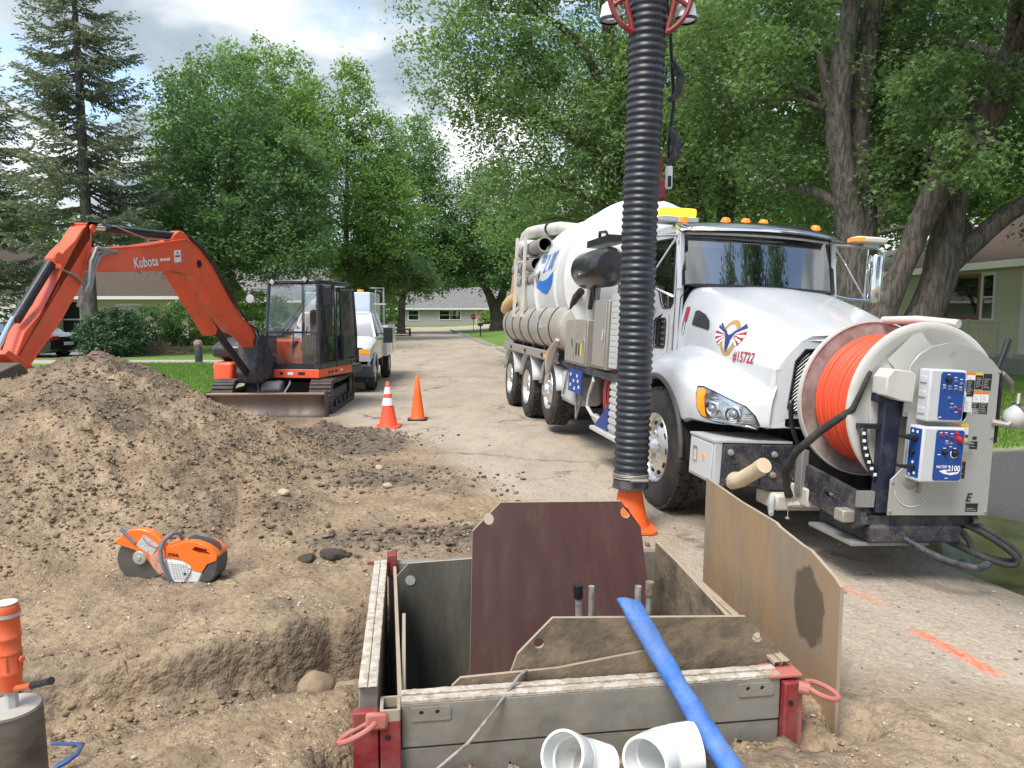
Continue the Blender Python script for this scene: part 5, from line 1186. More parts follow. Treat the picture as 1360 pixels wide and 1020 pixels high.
# front bumper
m = MB(); m.box(.78, 1.20, -1.05, -.99, .47, .775); bo = m.build('bumper_end_box', ggray, tr, bevel=.006)
m = MB(); m.box(.80, 1.18, -1.058, -1.051, .49, .755); m.build('end_panel', boxgray, bo, bevel=.003)
m = MB(); m.prism(rrect(.86, .94, .58, .70, .008), XZ, -1.062, -1.058, [rrect(.875, .925, .60, .68, .005)]); m.build('latch', chrome, bo)
m = MB(); m.lathe([(0, .006), (.025, .004), (.028, 0)], (1.04, -1.058, .64), (0, -1, 0), 16); m.build('side_marker', amber, bo)
m = MB(); m.box(.78, 1.205, -1.06, -.45, .775, .79); m.build('bumper_top_tread', ggray, tr)
m = MB(); m.box(1.185, 1.225, -.99, -.70, .46, .765); m.build('bumper_plate', mudblack, tr, bevel=.004)
m = MB(); m.box(1.185, 1.225, -.695, -.20, .44, .765); m.box(1.185, 1.22, -.2, 1.03, .46, .765); m.build('bumper_plate', mudblack, tr, bevel=.004)
for y, z in ((-.94, .71), (-.94, .51), (-.60, .70), (-.42, .69), (-.60, .55), (-.42, .52)):
    m = MB(); m.lathe([(0, .03), (.014, .03), (.015, .012), (.024, .01), (.024, 0)], (1.225, y, z), (1, 0, 0), 8); m.build('bolt', alum, tr, smooth=20)
m = MB(); m.tube([(1.20, -.90, .50), (1.30, -.88, .53), (1.52, -.86, .66)], [.065, .055, .052], 16); m.tube([(1.50, -.86, .65), (1.56, -.86, .685)], [.056, .054], 16); m.build('drain_pipe', pmat('cream_pipe', (.58, .47, .32), .55, dirt=.4, dirtcol=(.38, .28, .17)), tr, smooth=40)
m = MB(); m.box(1.0, 1.45, -.45, -.15, .36, .50); m.box(1.0, 1.3, -.6, -.1, .30, .42); m.build('tow_bracket', cream, tr, bevel=.02)
m = MB(); m.tube([(1.28, -.62, .40), (1.34, -.66, .35), (1.42, -.70, .31)], [.02, .024, .017], 8); m.build('coupling', ggray, tr)
m = MB(); m.tube([(1.3, -.5, .44), (1.32, -.5, .36), (1.34, -.42, .36), (1.36, -.36, .42)], .028, 8); m.build('coupling', cream, tr)
m = MB(); m.tube([(1.3, -.5, .34), (1.3, -.5, .26)], .004, 4); m.lathe([(0, -.015), (.02, 0), (0, .015)], (1.3, -.5, .25), (0, 0, 1), 8); m.build('drain_plug', alum, tr)
# reel carriage beam
f = lambda a, b, d: (a, d, b)
m = MB(); m.prism([(1.22, .76), (1.30, .78), (1.36, .66), (1.75, .62), (1.95, .60), (2.05, .42), (1.95, .36), (1.22, .44)], f, -.44, -.40, [rrect(1.62, 1.74, .49, .53, .02)]); m.build('reel_carriage', mudblack, tr, bevel=.004)
m = MB(); m.prism([(1.22, .76), (1.30, .78), (1.36, .66), (1.75, .62), (1.95, .60), (2.05, .42), (1.95, .36), (1.22, .44)], f, .36, .40); m.build('reel_carriage', mudblack, tr, bevel=.004)
m = MB(); m.box(1.22, 2.0, -.40, .36, .40, .46); m.build('carriage_floor', mudblack, tr)
m = MB(); m.box(1.30, 1.38, -.47, -.42, .44, .76); m.build('upright_brace', steel, tr, bevel=.004)
m = MB(); m.box(1.45, 2.02, -.36, .30, .28, .40); m.build('lower_beam', mudblack, tr, bevel=.02)
m = MB(); m.box(1.50, 1.98, -.46, .1, .255, .28); m.build('skid_plate', steel, tr, bevel=.004)
m = MB(); m.box(1.86, 1.96, -.52, -.42, .40, .48); m.build('latch_block', alum, tr, bevel=.01)
# the hose reel
RZ = 1.145
def flange(x, s, nm, mat, outer):
    m = MB(); r = .545
    m.lathe([(.10, 0), (.44, 0), (.50, .028*s), (r-.012, .028*s), (r, .020*s), (r+.004, .004*s), (r-.008, -.012*s), (r-.06, -.008*s), (.10, -.012*s)], (x, 0, RZ), (1, 0, 0), 72); return m.build(nm, mat, tr, smooth=40)
reelm = pmat('reel_paint', (.56, .55, .50), .38, dirt=.35, dirtcol=(.40, .36, .29), scale=4, coat=.2)
reelin = pmat('reel_scuffed', (.42, .37, .35), .5, col2=(.24, .17, .15), scale=9, dirt=.4, stretch=(1, 1, 1))
fr_ = flange(1.40, -1, 'reel_flange', reelin, False)
ff_ = flange(1.93, 1, 'reel_flange', reelm, True)
m = MB(); m.lathe([(.54, -.02), (.552, -.018), (.552, .018), (.54, .02)], (1.40, 0, RZ), (1, 0, 0), 72); m.build('flange_rim', reelm, fr_)
# the coil: tightly wound turns
m = MB(); x = 1.435; T_ = 13; w = (1.91-1.435)/T_
coil = empty('x', V(0, 0, 0)) if 0 else None
for layer, rr in ((0, .435),):
    for k in range(T_):
        xx = x+w*(k+.5); m2 = MB(); dr0 = .004*math.sin(k*2.3)
        m2.tube([(xx+.004*math.sin(a*2+k), (rr+dr0)*math.cos(a), RZ+(rr+dr0)*math.sin(a)) for a in np.linspace(0, 2*math.pi, 72, endpoint=False)], w*.53, 8, closed=True)
        if k == 0: co_ = m2.build('hose_coil', coil_m, tr, smooth=80)
        else: m2.build('hose_turn', coil_m, co_, smooth=80)
m = MB(); m.lathe([(.42, 1.42), (.42, 1.92)], (0, 0, RZ), (1, 0, 0), 60); m.build('coil_core', coil_m, tr)
m = MB(); m.tube([(1.55, .38, RZ+.555), (1.8, .30, RZ+.60), (1.62, -.02, RZ+.58)] if 0 else [(1.40, .05, RZ+.555), (1.65, .12, RZ+.565), (1.93, .2, RZ+.545)], .028, 12); m.build('guide_roller', reelm, tr)
m = MB(); m.tube([(1.945, -.41, RZ+.22), (1.96, -.52, RZ-.02), (1.80, -.62, RZ-.18), (1.6, -.66, RZ-.36), (1.42, -.62, .62), (1.35, -.56, .50), (1.33, -.52, .42)], [.016, .022, .026, .026, .026, .026, .03], 10); m.build('lead_hose', rubber, tr, smooth=60)
# black swivel arm and perforated arc strips
m = MB(); m.box(1.955, 2.02, -.34, -.22, .48, 1.26); m.box(1.955, 2.02, -.40, .1, 1.18, 1.26); m.build('swivel_post', pmat('navy_steel', (.015, .02, .04), .4, dirt=.3), tr, bevel=.01)
m = MB(); rows = []
for k in range(15):
    q = R(182+42*k/14); rows.append([(2.0, .52*math.cos(q)*.93+.0, RZ-.12+.50*math.sin(q)*1.0), (2.0, .52*math.cos(q)*.93+.045, RZ-.12+.50*math.sin(q)+.02)])
m.grid(rows); arc = m.build('index_strip', black, tr, solid=.006)
for k in range(8): q = R(186+38*k/7); m = MB(); m.box(-.008, .008, -.009, .009, -.009, .009, Matrix.Translation((2.004, .52*math.cos(q)*.93+.022, RZ-.12+.5*math.sin(q)+.01))); m.build('strip_hole', whitel, arc)
m = MB(); m.box(1.955, 2.0, -.485, -.30, RZ-.135, RZ-.105); m.build('index_arm', black, tr)
m = MB(); rows = []
for k in range(12):
    q = R(175+40*k/11); rows.append([(1.36, .56*math.cos(q), RZ-.08+.52*math.sin(q)), (1.36, .56*math.cos(q)-.035, RZ-.08+.52*math.sin(q))])
m.grid(rows); arc2 = m.build('index_strip', black, tr, solid=.006)
m = MB(); m.box(2.0, 2.03, -.47, -.36, .52, .62, Matrix.Rotation(R(0), 4, 'X')); m.build('bracket', steel, tr)
# control plate
pl = [(-.28, .475), (-.28, .70), (-.20, .78), (-.20, 1.10), (-.235, 1.10), (-.235, 1.30), (-.215, 1.42), (-.16, 1.49), (-.08, 1.54), (.02, 1.565), (.14, 1.565), (.26, 1.53), (.36, 1.47), (.42, 1.41), (.435, .475)]
m = MB(); m.prism(pl, YZ, 2.045, 2.055, [circ(.165, 1.125, .052, 20)]); cp_ = m.build('control_plate', pmat('plate_grey', (.43, .43, .40), .42, .35, dirt=.28, dirtcol=(.34, .31, .26), scale=3), tr, bevel=.003)
m = MB(); m.box(1.97, 2.04, -.26, .40, .50, .56); m.box(1.97, 2.04, -.2, .38, 1.34, 1.38); m.box(1.985, 2.035, .33, .38, .5, 1.4); m.build('plate_frame', gray, tr)
m = MB(); m.cyl((1.98, .165, 1.125), (1.984, .165, 1.125), .055, n=16); m.box(1.98, 2.0, .08, .25, 1.03, 1.2); m.build('recess', dark, cp_)
m = MB(); m.tube([(2.0, .19, 1.10), (2.07, .15, 1.115), (2.09, .12, 1.11)], .014, 8); m.build('valve_spout', alum, cp_)
m = MB(); m.lathe([(.0, .025), (.030, .025), (.033, .018), (.033, 0)], (2.055, .145, 1.255), (1, 0, 0), 20); g1 = m.build('pressure_gauge', chrome, cp_)
m = MB(); m.cyl((2.0802, .145, 1.255), (2.0815, .145, 1.255), .026, n=20); m.build('gauge_face', whitel, g1, smooth=0)
m = MB(); m.box(2.0815, 2.083, .143, .147, 1.245, 1.275, None); m.build('needle', blackl, g1)
# upper control box
def cbox(x0, x1, y0, y1, z0, z1, mat, nm='control_box'):
    m = MB(); m.box(x0, x1, y0, y1, z0, z1); return m.build(nm, mat, tr, bevel=.012, seg=3)
b1 = cbox(2.056, 2.16, -.155, .095, 1.085, 1.405, boxgray)
m = MB(); m.prism(rrect(-.085, .082, 1.10, 1.392, .02), YZ, 2.1605, 2.163); m.build('blue_face', bluepl, b1, smooth=0)
def knob(p, y, z, r=.014, mat=black, d=(1, 0, 0), x=2.163, L=.022, nm='knob'):
    m = MB(); m.lathe([(0, L), (r*.75, L), (r, L*.6), (r, .002), (r*1.4, .001), (r*1.4, 0)], (x, y, z), d, 14); m.build(nm, mat, p)
def marks(p, pts_, mat, x=2.1633, w=.02, h=.005, nm='print'):
    for y, z in pts_: m = MB(); m.prism(rrect(y-w/2, y+w/2, z-h/2, z+h/2, .001, 1), YZ, x, x+.0006); m.build(nm, mat, p, smooth=0)
knob(b1, -.035, 1.345, .016); 
for y, z in ((.015, 1.34), (.055, 1.325), (-.06, 1.295), (-.02, 1.29), (.02, 1.29), (.055, 1.285), (-.02, 1.235), (.0, 1.175), (.03, 1.18)): knob(b1, y, z, .006, mat=chrome, L=.014)
knob(b1, .058, 1.165, .007, redlens)
marks(b1, [(-.035, 1.377), (.015, 1.36), (.055, 1.35), (-.06, 1.312), (-.02, 1.307), (.02, 1.31), (.055, 1.302), (.005, 1.20), (-.07, 1.115), (.04, 1.15)], whitel)
for z in (1.34, 1.25, 1.15): m = MB(); m.box(2.075, 2.135, -.162, -.155, z-.02, z+.02); m.build('hinge', boxgray, b1, bevel=.003)
# lower control box
b2 = cbox(2.056, 2.19, -.19, .10, .715, 1.055, boxgray)
m = MB(); m.prism(rrect(-.105, .088, .73, 1.04, .018), YZ, 2.1905, 2.193); m.build('blue_face', bluepl, b2, smooth=0)
m = MB(); m.box(2.075, 2.175, -.1925, -.1905, .74, 1.04); m.build('blue_side', bluepl, b2)
knob(b2, .05, .985, .017, redlens, x=2.193, L=.03); knob(b2, -.04, .905, .014, x=2.193); knob(b2, .03, .90, .020, x=2.193)
for y, z in ((-.075, 1.01), (-.04, 1.01), (.0, 1.0), (-.03, .96), (.0, .96)): knob(b2, y, z, .006, mat=chrome if z < 1 else redlens, x=2.193, L=.012)
knob(b2, .035, 1.022, .010, redlens, x=2.193, L=.004)
marks(b2, [(-.075, 1.025), (-.04, 1.025), (.0, 1.02), (-.04, .93), (.03, .93), (-.03, .975), (.0, .94), (-.01, .745), (-.075, .89)], whitel, x=2.1933)
m = MB(); m.tube([(2.1945, .03+.026*math.cos(a), .897+.026*math.sin(a)) for a in np.linspace(R(150), R(390), 16)], .003, 4); m.build('dial_arc', whitel, b2)
text('2100', .046, whitel, b2, (2.1932, .035, .805), (0, 1, 0), (0, 0, 1), bold=.0016, sx=.92)
text('VACTOR', .024, whitel, b2, (2.1932, -.053, .815), (0, 1, 0), (0, 0, 1), bold=.0008, shear=.2, sx=.75)
decal([(-.075, .0), (-.04, .01), (0, .006), (-.03, -.004), (-.01, -.010), (.05, -.004), (.075, .012), (.06, -.014), (.01, -.024), (-.04, -.016)], whitel, b2, (2.1934, .01, .788), (0, 1, 0), (0, 0, 1), 'swoosh', off=0)
m = MB(); m.tube([(2.13, -.19, .98), (2.13, -.23, .985), (2.13, -.30, .99)], [.026, .02, .010], 10); m.build('joystick', black, b2)
m = MB(); m.tube([(2.13, -.19, .80), (2.13, -.22, .80), (2.13, -.28, .805)], [.02, .016, .010], 10); m.build('joystick', black, b2)
knob(b2, 0, 0, .012, black, d=(0, -1, 0), x=2.13, nm='knob') if 0 else None
m = MB(); m.lathe([(0, .025), (.014, .025), (.018, .0)], (2.12, -.1925, .895), (0, -1, 0), 12); m.build('knob', black, b2)
for y, z in ((2.10, 1.02), (2.14, 1.02), (2.10, .75), (2.14, .765), (2.12, .83)): m = MB(); m.box(y-.008, y+.008, -.1935, -.1925, z-.008, z+.008); m.build('print', whitel, b2)
# upper left bracket housing on the flange
m = MB(); m.prism([(-.40, 1.23), (-.40, 1.34), (-.36, 1.395), (-.24, 1.385), (-.20, 1.36), (-.21, 1.19), (-.30, 1.20)], YZ, 1.96, 2.10); m.build('gear_housing', reelm, tr, bevel=.008)
m = MB(); m.cyl((1.95, -.10, RZ+.30), (1.952, -.10, RZ+.30), .2, n=4); m.lathe([(.39, .0), (.395, .012), (.10, .03), (0, .03)], (1.93, .0, RZ), (1, 0, 0), 48); m.build('hub_disc', reelm, tr, smooth=40)
# printed warning labels on the plate
def label(y0, y1, z0, z1, mats, x=2.0553):
    n = len(mats); t = (z1-z0); zz = z1
    for frac, mt in mats: 
        m = MB(); m.prism([(y0, zz-t*frac), (y1, zz-t*frac), (y1, zz), (y0, zz)], YZ, x, x+.0012); m.build('label', mt, cp_, smooth=0); zz -= t*frac
    m = MB()
    for k in range(max(1, int(t/.014))): 
        z = z1-.035-k*.011
        if z > z0+.006: m.box(x+.0012, x+.0018, y0+.006, y0+.006+(y1-y0-.012)*random.uniform(.5, 1), z, z+.003)
    m.build('fine_print', gray, cp_, smooth=0)['kind'] = 'stuff'
label(.135, .185, 1.29, 1.39, [(.15, orangel), (.4, whitel), (.45, blackl)])
label(.190, .245, 1.24, 1.39, [(.12, orangel), (.2, whitel), (.68, blackl)])
label(.250, .300, 1.285, 1.39, [(.15, yellowl), (.85, blackl)])
label(.305, .365, 1.28, 1.385, [(1, blackl)])
label(.245, .295, 1.13, 1.275, [(.15, orangel), (.35, whitel), (.5, blackl)]); label(.300, .355, 1.13, 1.275, [(.15, orangel), (.35, whitel), (.5, blackl)])
label(.185, .235, 1.14, 1.235, [(1, whitel)]); label(.24, .29, 1.13, 1.165, [(1, whitel)])
label(.115, .175, .965, 1.06, [(.25, orangel), (.75, blackl)]) ; label(.18, .235, .955, 1.065, [(.22, yellowl), (.4, whitel), (.2, blackl), (.18, yellowl)])
label(.255, .31, .905, .955, [(1, blackl)]); label(.27, .30, .965, .985, [(1, blackl)])
label(.11, .185, .72, .895, [(.78, blackl), (.08, orangel), (.14, blackl)]); label(.188, .24, .715, .835, [(.1, orangel), (.9, blackl)])
label(.27, .36, .50, .555, [(1, blackl)])
text('E', .075, blackl, cp_, (2.0555, .28, .59), (0, 1, 0), (0, 0, 1), bold=.002, shear=.25)
m = MB(); m.tube([(2.06, .13, .945), (2.10, .13, .945), (2.10, .24, .945), (2.06, .24, .945)], .007, 8); m.build('grab_handle', chrome, cp_)
m = MB(); m.lathe([(.0, .02), (.02, .018), (.05, .004), (.06, 0)], (2.055, -.14, .70), (1, 0, 0), 20); m.box(2.055, 2.07, -.09, -.07, .62, .70); m.build('cable_boss', pmat('plate_dark', (.3, .3, .28), .5, .3), cp_)
m = MB(); m.tube([(2.056, -.24+.0, .62)]+[(2.057, -.12+.13*math.cos(a), .66+.13*math.sin(a)) for a in np.linspace(R(190), R(330), 12)], .004, 5); m.build('embossed_arc', reelm, cp_)
for y, z in ((-.265, .50), (-.265, .685), (.42, .50), (.42, 1.40), (.41, .98), (-.22, 1.12), (-.22, 1.26)): m = MB(); m.lathe([(0, .008), (.009, .007), (.012, 0)], (2.055, y, z), (1, 0, 0), 8); m.build('screw', steel, cp_)
m = MB(); m.cyl((2.0551, .07, 1.50), (2.0562, .07, 1.50), .022, n=20); m.build('embossed_circle', pmat('plate_mark', (.36, .36, .33), .5, .3), cp_)
# right side: handle, hose and work lamp
m = MB(); m.tube([(2.0, .42, .92), (2.03, .455, .95), (2.03, .46, 1.35), (2.02, .44, 1.42), (2.0, .50, 1.56), (1.98, .53, 1.60)], [.012, .014, .014, .018, .02, .02], 8); m.build('lift_handle', black, tr)
m = MB(); m.tube([(2.03, .46, 1.39), (2.0, .56, 1.33), (1.98, .58, 1.28)], .018, 8); m.build('lift_handle', steel, tr)
m = MB(); m.tube([(2.05, .40, 1.08), (2.09, .48, 1.07), (2.1, .53, 1.12), (2.08, .55, 1.27)], [.022, .018, .014, .012], 8); m.build('lamp_arm', alum, tr)
m = MB(); m.lathe([(0, -.09), (.035, -.085), (.068, -.05), (.075, .0), (.078, .01), (.076, .03), (.07, .032), (.065, .015), (0, .01)], (2.08, .565, 1.125), (.25, .72, .45), 24); m.build('work_lamp', pmat('lamp_shell', (.52, .52, .5), .35, dirt=.2), tr, smooth=40)
m = MB(); m.lathe([(.078, .012), (.086, .012), (.086, .034), (.076, .034)], (2.08, .565, 1.125), (.25, .72, .45), 24); m.build('lamp_rim', plastic, tr)
# hoses hanging below the plate
for k, pth in enumerate(([(1.95, .30, .42), (2.05, .48, .33), (2.12, .62, .22), (2.10, .60, .16), (2.0, .44, .20), (1.95, .1, .34)], [(1.95, .33, .44), (2.02, .50, .36), (2.09, .66, .24), (2.06, .63, .175), (1.98, .48, .2), (1.95, .18, .33)], [(1.95, -.15, .34), (2.15, .02, .24), (2.25, .2, .20), (2.2, .34, .205)], [(1.95, .28, .40), (1.98, .38, .3), (2.0, .42, .2)])):
    P = [Vector(p) for p in pth]; Q = []
    for i in range(len(P)-1):
        for t in np.linspace(0, 1, 6, endpoint=False):
            p0 = P[max(i-1, 0)]; p1 = P[i]; p2 = P[i+1]; p3 = P[min(i+2, len(P)-1)]
            Q.append(.5*((2*p1)+(-p0+p2)*t+(2*p0-5*p1+4*p2-p3)*t*t+(-p0+3*p1-3*p2+p3)*t**3))
    Q.append(P[-1]); m = MB(); m.tube(Q, .019 if k != 2 else .022, 8); m.build('hydraulic_hose', rubber if k != 2 else mudblack, tr, smooth=60)
m = MB(); m.tube([(1.6, .56, .95), (1.6, .60, .85), (1.6, .60, .72)], .03, 8); m.build('red_valve', redlens, tr)
m = MB(); m.tube([(1.6, .58, .9), (1.62, .66, .78), (1.65, .74, .62), (1.66, .72, .58), (1.64, .62, .70)], .014, 8); m.build('side_cable', steel, tr)
# boom on top of the tank, folded down to the guide ring
bmm = MB(); TMi = TM.inverted(); a_ = TMi @ V(1.62, 9.1, 3.05); b_ = TMi @ V(1.50, 8.9, 3.5); c_ = TMi @ V(1.08, 5.9, 4.55)
bmm.lathe([(.22, 0), (.22, .2), (.16, .25), (.16, .5)], a_, (0, 0, 1), 20); bmm.build('boom_turret', red, tr)
m = MB(); m.tube([b_, c_], .09, 4); m.build('boom_arm', red, tr)
m = MB(); m.tube([b_+V(0, 0, .14), c_+V(0, 0, .06), TMi @ V(1.01, 5.66, 4.72)], .13, 16); m.build('boom_hose', hosem, tr)

# ------------------------------------------------------------------ excavator (frame: x along the boom, y left, z up)
EM = Matrix.Translation((-4.05, 13.5, 0)) @ Matrix.Rotation(R(-98.9), 4, 'Z')
ex = empty('excavator', EM, 'orange compact excavator with its boom reaching over the dirt heap', 'excavator')
UM = Matrix.Rotation(R(9+98.9-90-9+3), 4, 'Z')       # undercarriage turned slightly against the house
def tp(p): return UM @ Vector(p)
track_m = pmat('track_rubber', (.055, .05, .045), .85, dirt=.7, dirtcol=(.17, .14, .11), scale=7, bump=.4)
for s in (-1, 1):
    L0, L1, zc, rr = -1.05, 1.0, .29, .27; pth = []
    for k in range(13): q = R(-90+180*k/12); pth.append((L1+rr*math.cos(q)*.95, zc+rr*math.sin(q)))
    for k in range(5): pth.append((L1-(L1-L0)*(k+1)/6, zc+rr-.03*math.sin(math.pi*(k+1)/6)))
    for k in range(13): q = R(90+180*k/12); pth.append((L0+rr*math.cos(q)*.95, zc+rr*math.sin(q)))
    inner = [(a+(0-(a-(-.02)))*.07, zc+(b-zc)*.80) for a, b in pth]
    m = MB(); m.prism(pth, lambda a, b, d: tp((a, d, b)), s*.62, s*.98, [inner]); t = m.build('track', track_m, ex, smooth=50)
    m = MB(); n = len(pth)
    for i in range(n):
        a, b = Vector(pth[i]), Vector(pth[(i+1) % n]); L = (b-a).length; kk = max(1, int(L/.11))
        for j in range(kk):
            c = a.lerp(b, (j+.5)/kk); d = (b-a).normalized(); nn = Vector((d.y, -d.x))
            q = [c-d*.03+nn*.0, c+d*.03, c+d*.022+nn*.028, c-d*.022+nn*.028]
            m.prism([(v.x, v.y) for v in q], lambda a_, b_, d_: tp((a_, d_, b_)), s*.625, s*.975)
    m.build('lugs', track_m, t, smooth=0)['kind'] = 'stuff'
    m = MB()
    for x, r_ in ((L1, .19), (L0, .20)): m.lathe([(0, -.02), (r_*.5, -.03), (r_, -.01), (r_, .01), (0, .02)], tp((x, s*.93, zc)), UM.to_3x3() @ V(0, 1, 0), 20)
    m.build('sprocket', mudblack, t)['kind'] = 'stuff'
    m = MB()
    for k in range(4): m.lathe([(0, -.03), (.08, -.03), (.08, .03), (0, .03)], tp((-.65+k*.42, s*.93, .12)), UM.to_3x3() @ V(0, 1, 0), 12)
    m.build('rollers', mudblack, t)['kind'] = 'stuff'
    m = MB(); m.box(L0+.1, L1-.1, s*.66, s*.90, .16, .36, UM); m.build('track_frame', mudblack, t, bevel=.02)
m = MB(); m.box(-.6, .6, -.62, .62, .30, .50, UM); m.lathe([(.45, .48), (.45, .56), (.4, .56)], (0, 0, 0), (0, 0, 1), 32, cap=True); m.build('car_body', mudblack, ex)['kind'] = 'stuff'
# blade
m = MB(); rows = []
for y in np.linspace(-.95, .95, 9):
    rows.append([tp((1.47+.05*math.cos(a*2.2), y, .02+.36*a+.05)) for a in np.linspace(0, 1, 8)])
rows = [[tp((1.44+.10*(2*a-1)**2, y, .0+.40*a)) for a in np.linspace(0, 1, 9)] for y in np.linspace(-.93, .93, 9)]
m.grid(rows); bl = m.build('dozer_blade', pmat('worn_blade', (.23, .18, .15), .6, .4, col2=(.24, .17, .12), dirt=.6, dirtcol=(.22, .17, .13), scale=3, stretch=(1, 3, .5)), ex, solid=.035)
m = MB(); m.box(1.52, 1.57, -.94, .94, .375, .405, UM); m.build('blade_edge', pmat('worn_edge', (.40, .28, .21), .5, .5, dirt=.4), bl, bevel=.005)
for s in (-1, 1):
    m = MB(); m.prism([(1.30, .0), (1.56, .0), (1.56, .42), (1.36, .42)], lambda a, b, d: tp((a, d, b)), s*.93, s*.955); m.build('blade_end', mudblack, bl)
    m = MB(); m.tube([tp((.5, s*.38, .3)), tp((1.4, s*.45, .2))], .055, 8); m.build('blade_arm', mudblack, ex)
m = MB(); m.tube([tp((.6, 0, .45)), tp((1.15, 0, .42))], .06, 12); m.tube([tp((1.15, 0, .42)), tp((1.42, 0, .3))], .03, 8); m.build('blade_cylinder', mudblack, ex)
for y in (-.2, .02, .2): m = MB(); m.tube([tp((.75, y, .58)), tp((1.05, y*1.3, .50)), tp((1.2, y, .36))], .018, 6); m.build('undercarriage_hose', steel, ex)
m = MB(); m.prism([(.95, .35), (1.25, .35), (1.3, .44), (1.18, .56), (1.0, .56)], lambda a, b, d: tp((a, d, b)), -.16, .16); m.build('swivel_cover', pmat('cast_grey', (.2, .2, .2), .6, .3, dirt=.4), ex, bevel=.03)
# house
m = MB(); m.prism(rrect(-1.25, .85, -.98, .98, .2, 5), XY, .58, .72); m.build('deck_plate', black, ex, bevel=.02)
m = MB(); m.prism([(-.40, -.98), (.30, -.98), (.95, -.93), (1.0, -.75), (1.0, -.55), (.5, -.5), (-.4, -.5)], XY, .52, .86); m.build('right_skirt', orange, ex, bevel=.05, seg=3)
m = MB(); m.prism([(-.45, .86), (.6, .86), (.92, .95), (.95, 1.12), (.7, 1.22), (.0, 1.30), (-.45, 1.30)], XZ, -.96, -.42); m.build('engine_hood', pmat('hood_dark', (.035, .037, .042), .35, dirt=.25, coat=.2), ex, bevel=.05, seg=3)
for k in range(6): m = MB(); m.box(-.05+.09*k, .0+.09*k, -.88, -.55, 1.27-.012*k, 1.305-.012*k); m.build('vent_slat', black, ex)
m = MB(); m.prism(rrect(-1.35, -.66, -.98, .80, .30, 6), XY, .62, 1.2); m.build('counterweight', orange, ex, bevel=.06, seg=3)
m = MB(); m.prism([(.10, .97), (.88, .97), (.88, .05), (.93, .05), (.93, 1.01), (.1, 1.01)], XY, .60, .76) if 0 else m.box(.86, .91, .0, .97, .60, .745); sk = m.build('front_skirt', orange, ex, bevel=.008)
m = MB(); m.box(-.55, .87, .955, .985, .60, .745); sk2 = m.build('side_skirt', orange, ex, bevel=.008)
for y, mt, w in ((.30, blackl, .06), (.46, whitel, .10), (.66, blackl, .12)): m = MB(); m.box(.911, .9125, y-w/2, y+w/2, .65, .70); m.build('decal', mt, sk, smooth=0)
for x, w, mt in ((.52, .08, blackl), (.38, .10, blackl), (.20, .12, blackl), (-.05, .09, whitel)): m = MB(); m.box(x-w/2, x+w/2, .9855, .987, .655, .695); m.build('decal', mt, sk2, smooth=0)
# cab
cx0, cx1, cy0, cy1, cz0, cz1 = -.60, .86, .02, .95, .745, 2.22
cabb = pmat('cab_black', (.02, .024, .032), .35, dirt=.18, coat=.3)
for (x, y, lean) in ((cx1, cy0, 0), (cx1, cy1, 0), (.12, cy1, 0), (cx0, cy0, 0), (cx0, cy1, 0)):
    m = MB(); top = (x-(.10 if x == cx1 else 0 if x > 0 else -.03), y-(.03 if y > .5 else -.03), cz1-.04)
    m.tube([(x, y, cz0), (x, y, 1.2), top], .032, 8); m.build('cab_post', cabb, ex)
m = MB(); m.prism(rrect(cx0-.02, cx1-.02, cy0-.01, cy1+.01, .12, 4), XY, cz1-.05, cz1+.03); m.build('cab_roof', cabb, ex, bevel=.025, seg=3)
m = MB(); m.box(cx1-.03, cx1+.03, cy0, cy1, cz0, cz0+.10); m.box(cx1-.01, cx1+.025, cy0, cy1, 1.35, 1.385); m.box(cx0, cx1, cy1-.02, cy1+.02, cz0, cz0+.10); m.build('cab_sill', cabb, ex)['kind'] = 'stuff'
m = MB(); m.prism(rrect(cy0+.03, cy1-.03, cz0+.1, 1.36, .06), YZ, cx1, cx1+.006); m.build('lower_windscreen', G_cab, ex, smooth=0)
m = MB(); m.grid([[(cx1-.0-.10*t, y, 1.38+(cz1-.06-1.38)*t) for t in (0, .5, 1)] for y in (cy0+.02, .5, cy1-.03)]); m.build('windscreen', G_cab, ex)
m = MB(); m.prism([(cx1-.06, cz0+.12), (.16, cz0+.12), (.16, cz1-.08), (cx1-.13, cz1-.08)], XZ, cy1, cy1+.004); dd = m.build('door_glass', G_cab, ex, smooth=0)
m = MB(); m.tube([(.14, cy1+.012, cz0+.1), (cx1-.03, cy1+.012, cz0+.1), (cx1-.03, cy1+.012, 1.2), (cx1-.12, cy1-.01, cz1-.07), (.14, cy1-.01, cz1-.07)], .022, 6, closed=True); m.build('door_frame', cabb, ex)
m = MB(); m.prism([(.08, cz0+.35), (cx0+.05, cz0+.35), (cx0+.05, cz1-.08), (.08, cz1-.08)], XZ, cy1, cy1+.004); m.build('rear_side_glass', G_cab, ex, smooth=0)
m = MB(); m.box(cx0+.03, .08, cy1-.02, cy1+.0, cz0, cz0+.35); m.build('rear_panel', cabb, ex)
m = MB(); m.prism(rrect(cy0+.05, cy1-.05, 1.3, cz1-.08, .05), YZ, cx0, cx0+.006); m.build('rear_glass', G_cab, ex, smooth=0)
m = MB(); m.box(cx0-.03, cx0+.03, cy0, cy1, cz0, 1.28); m.build('rear_wall', cabb, ex)
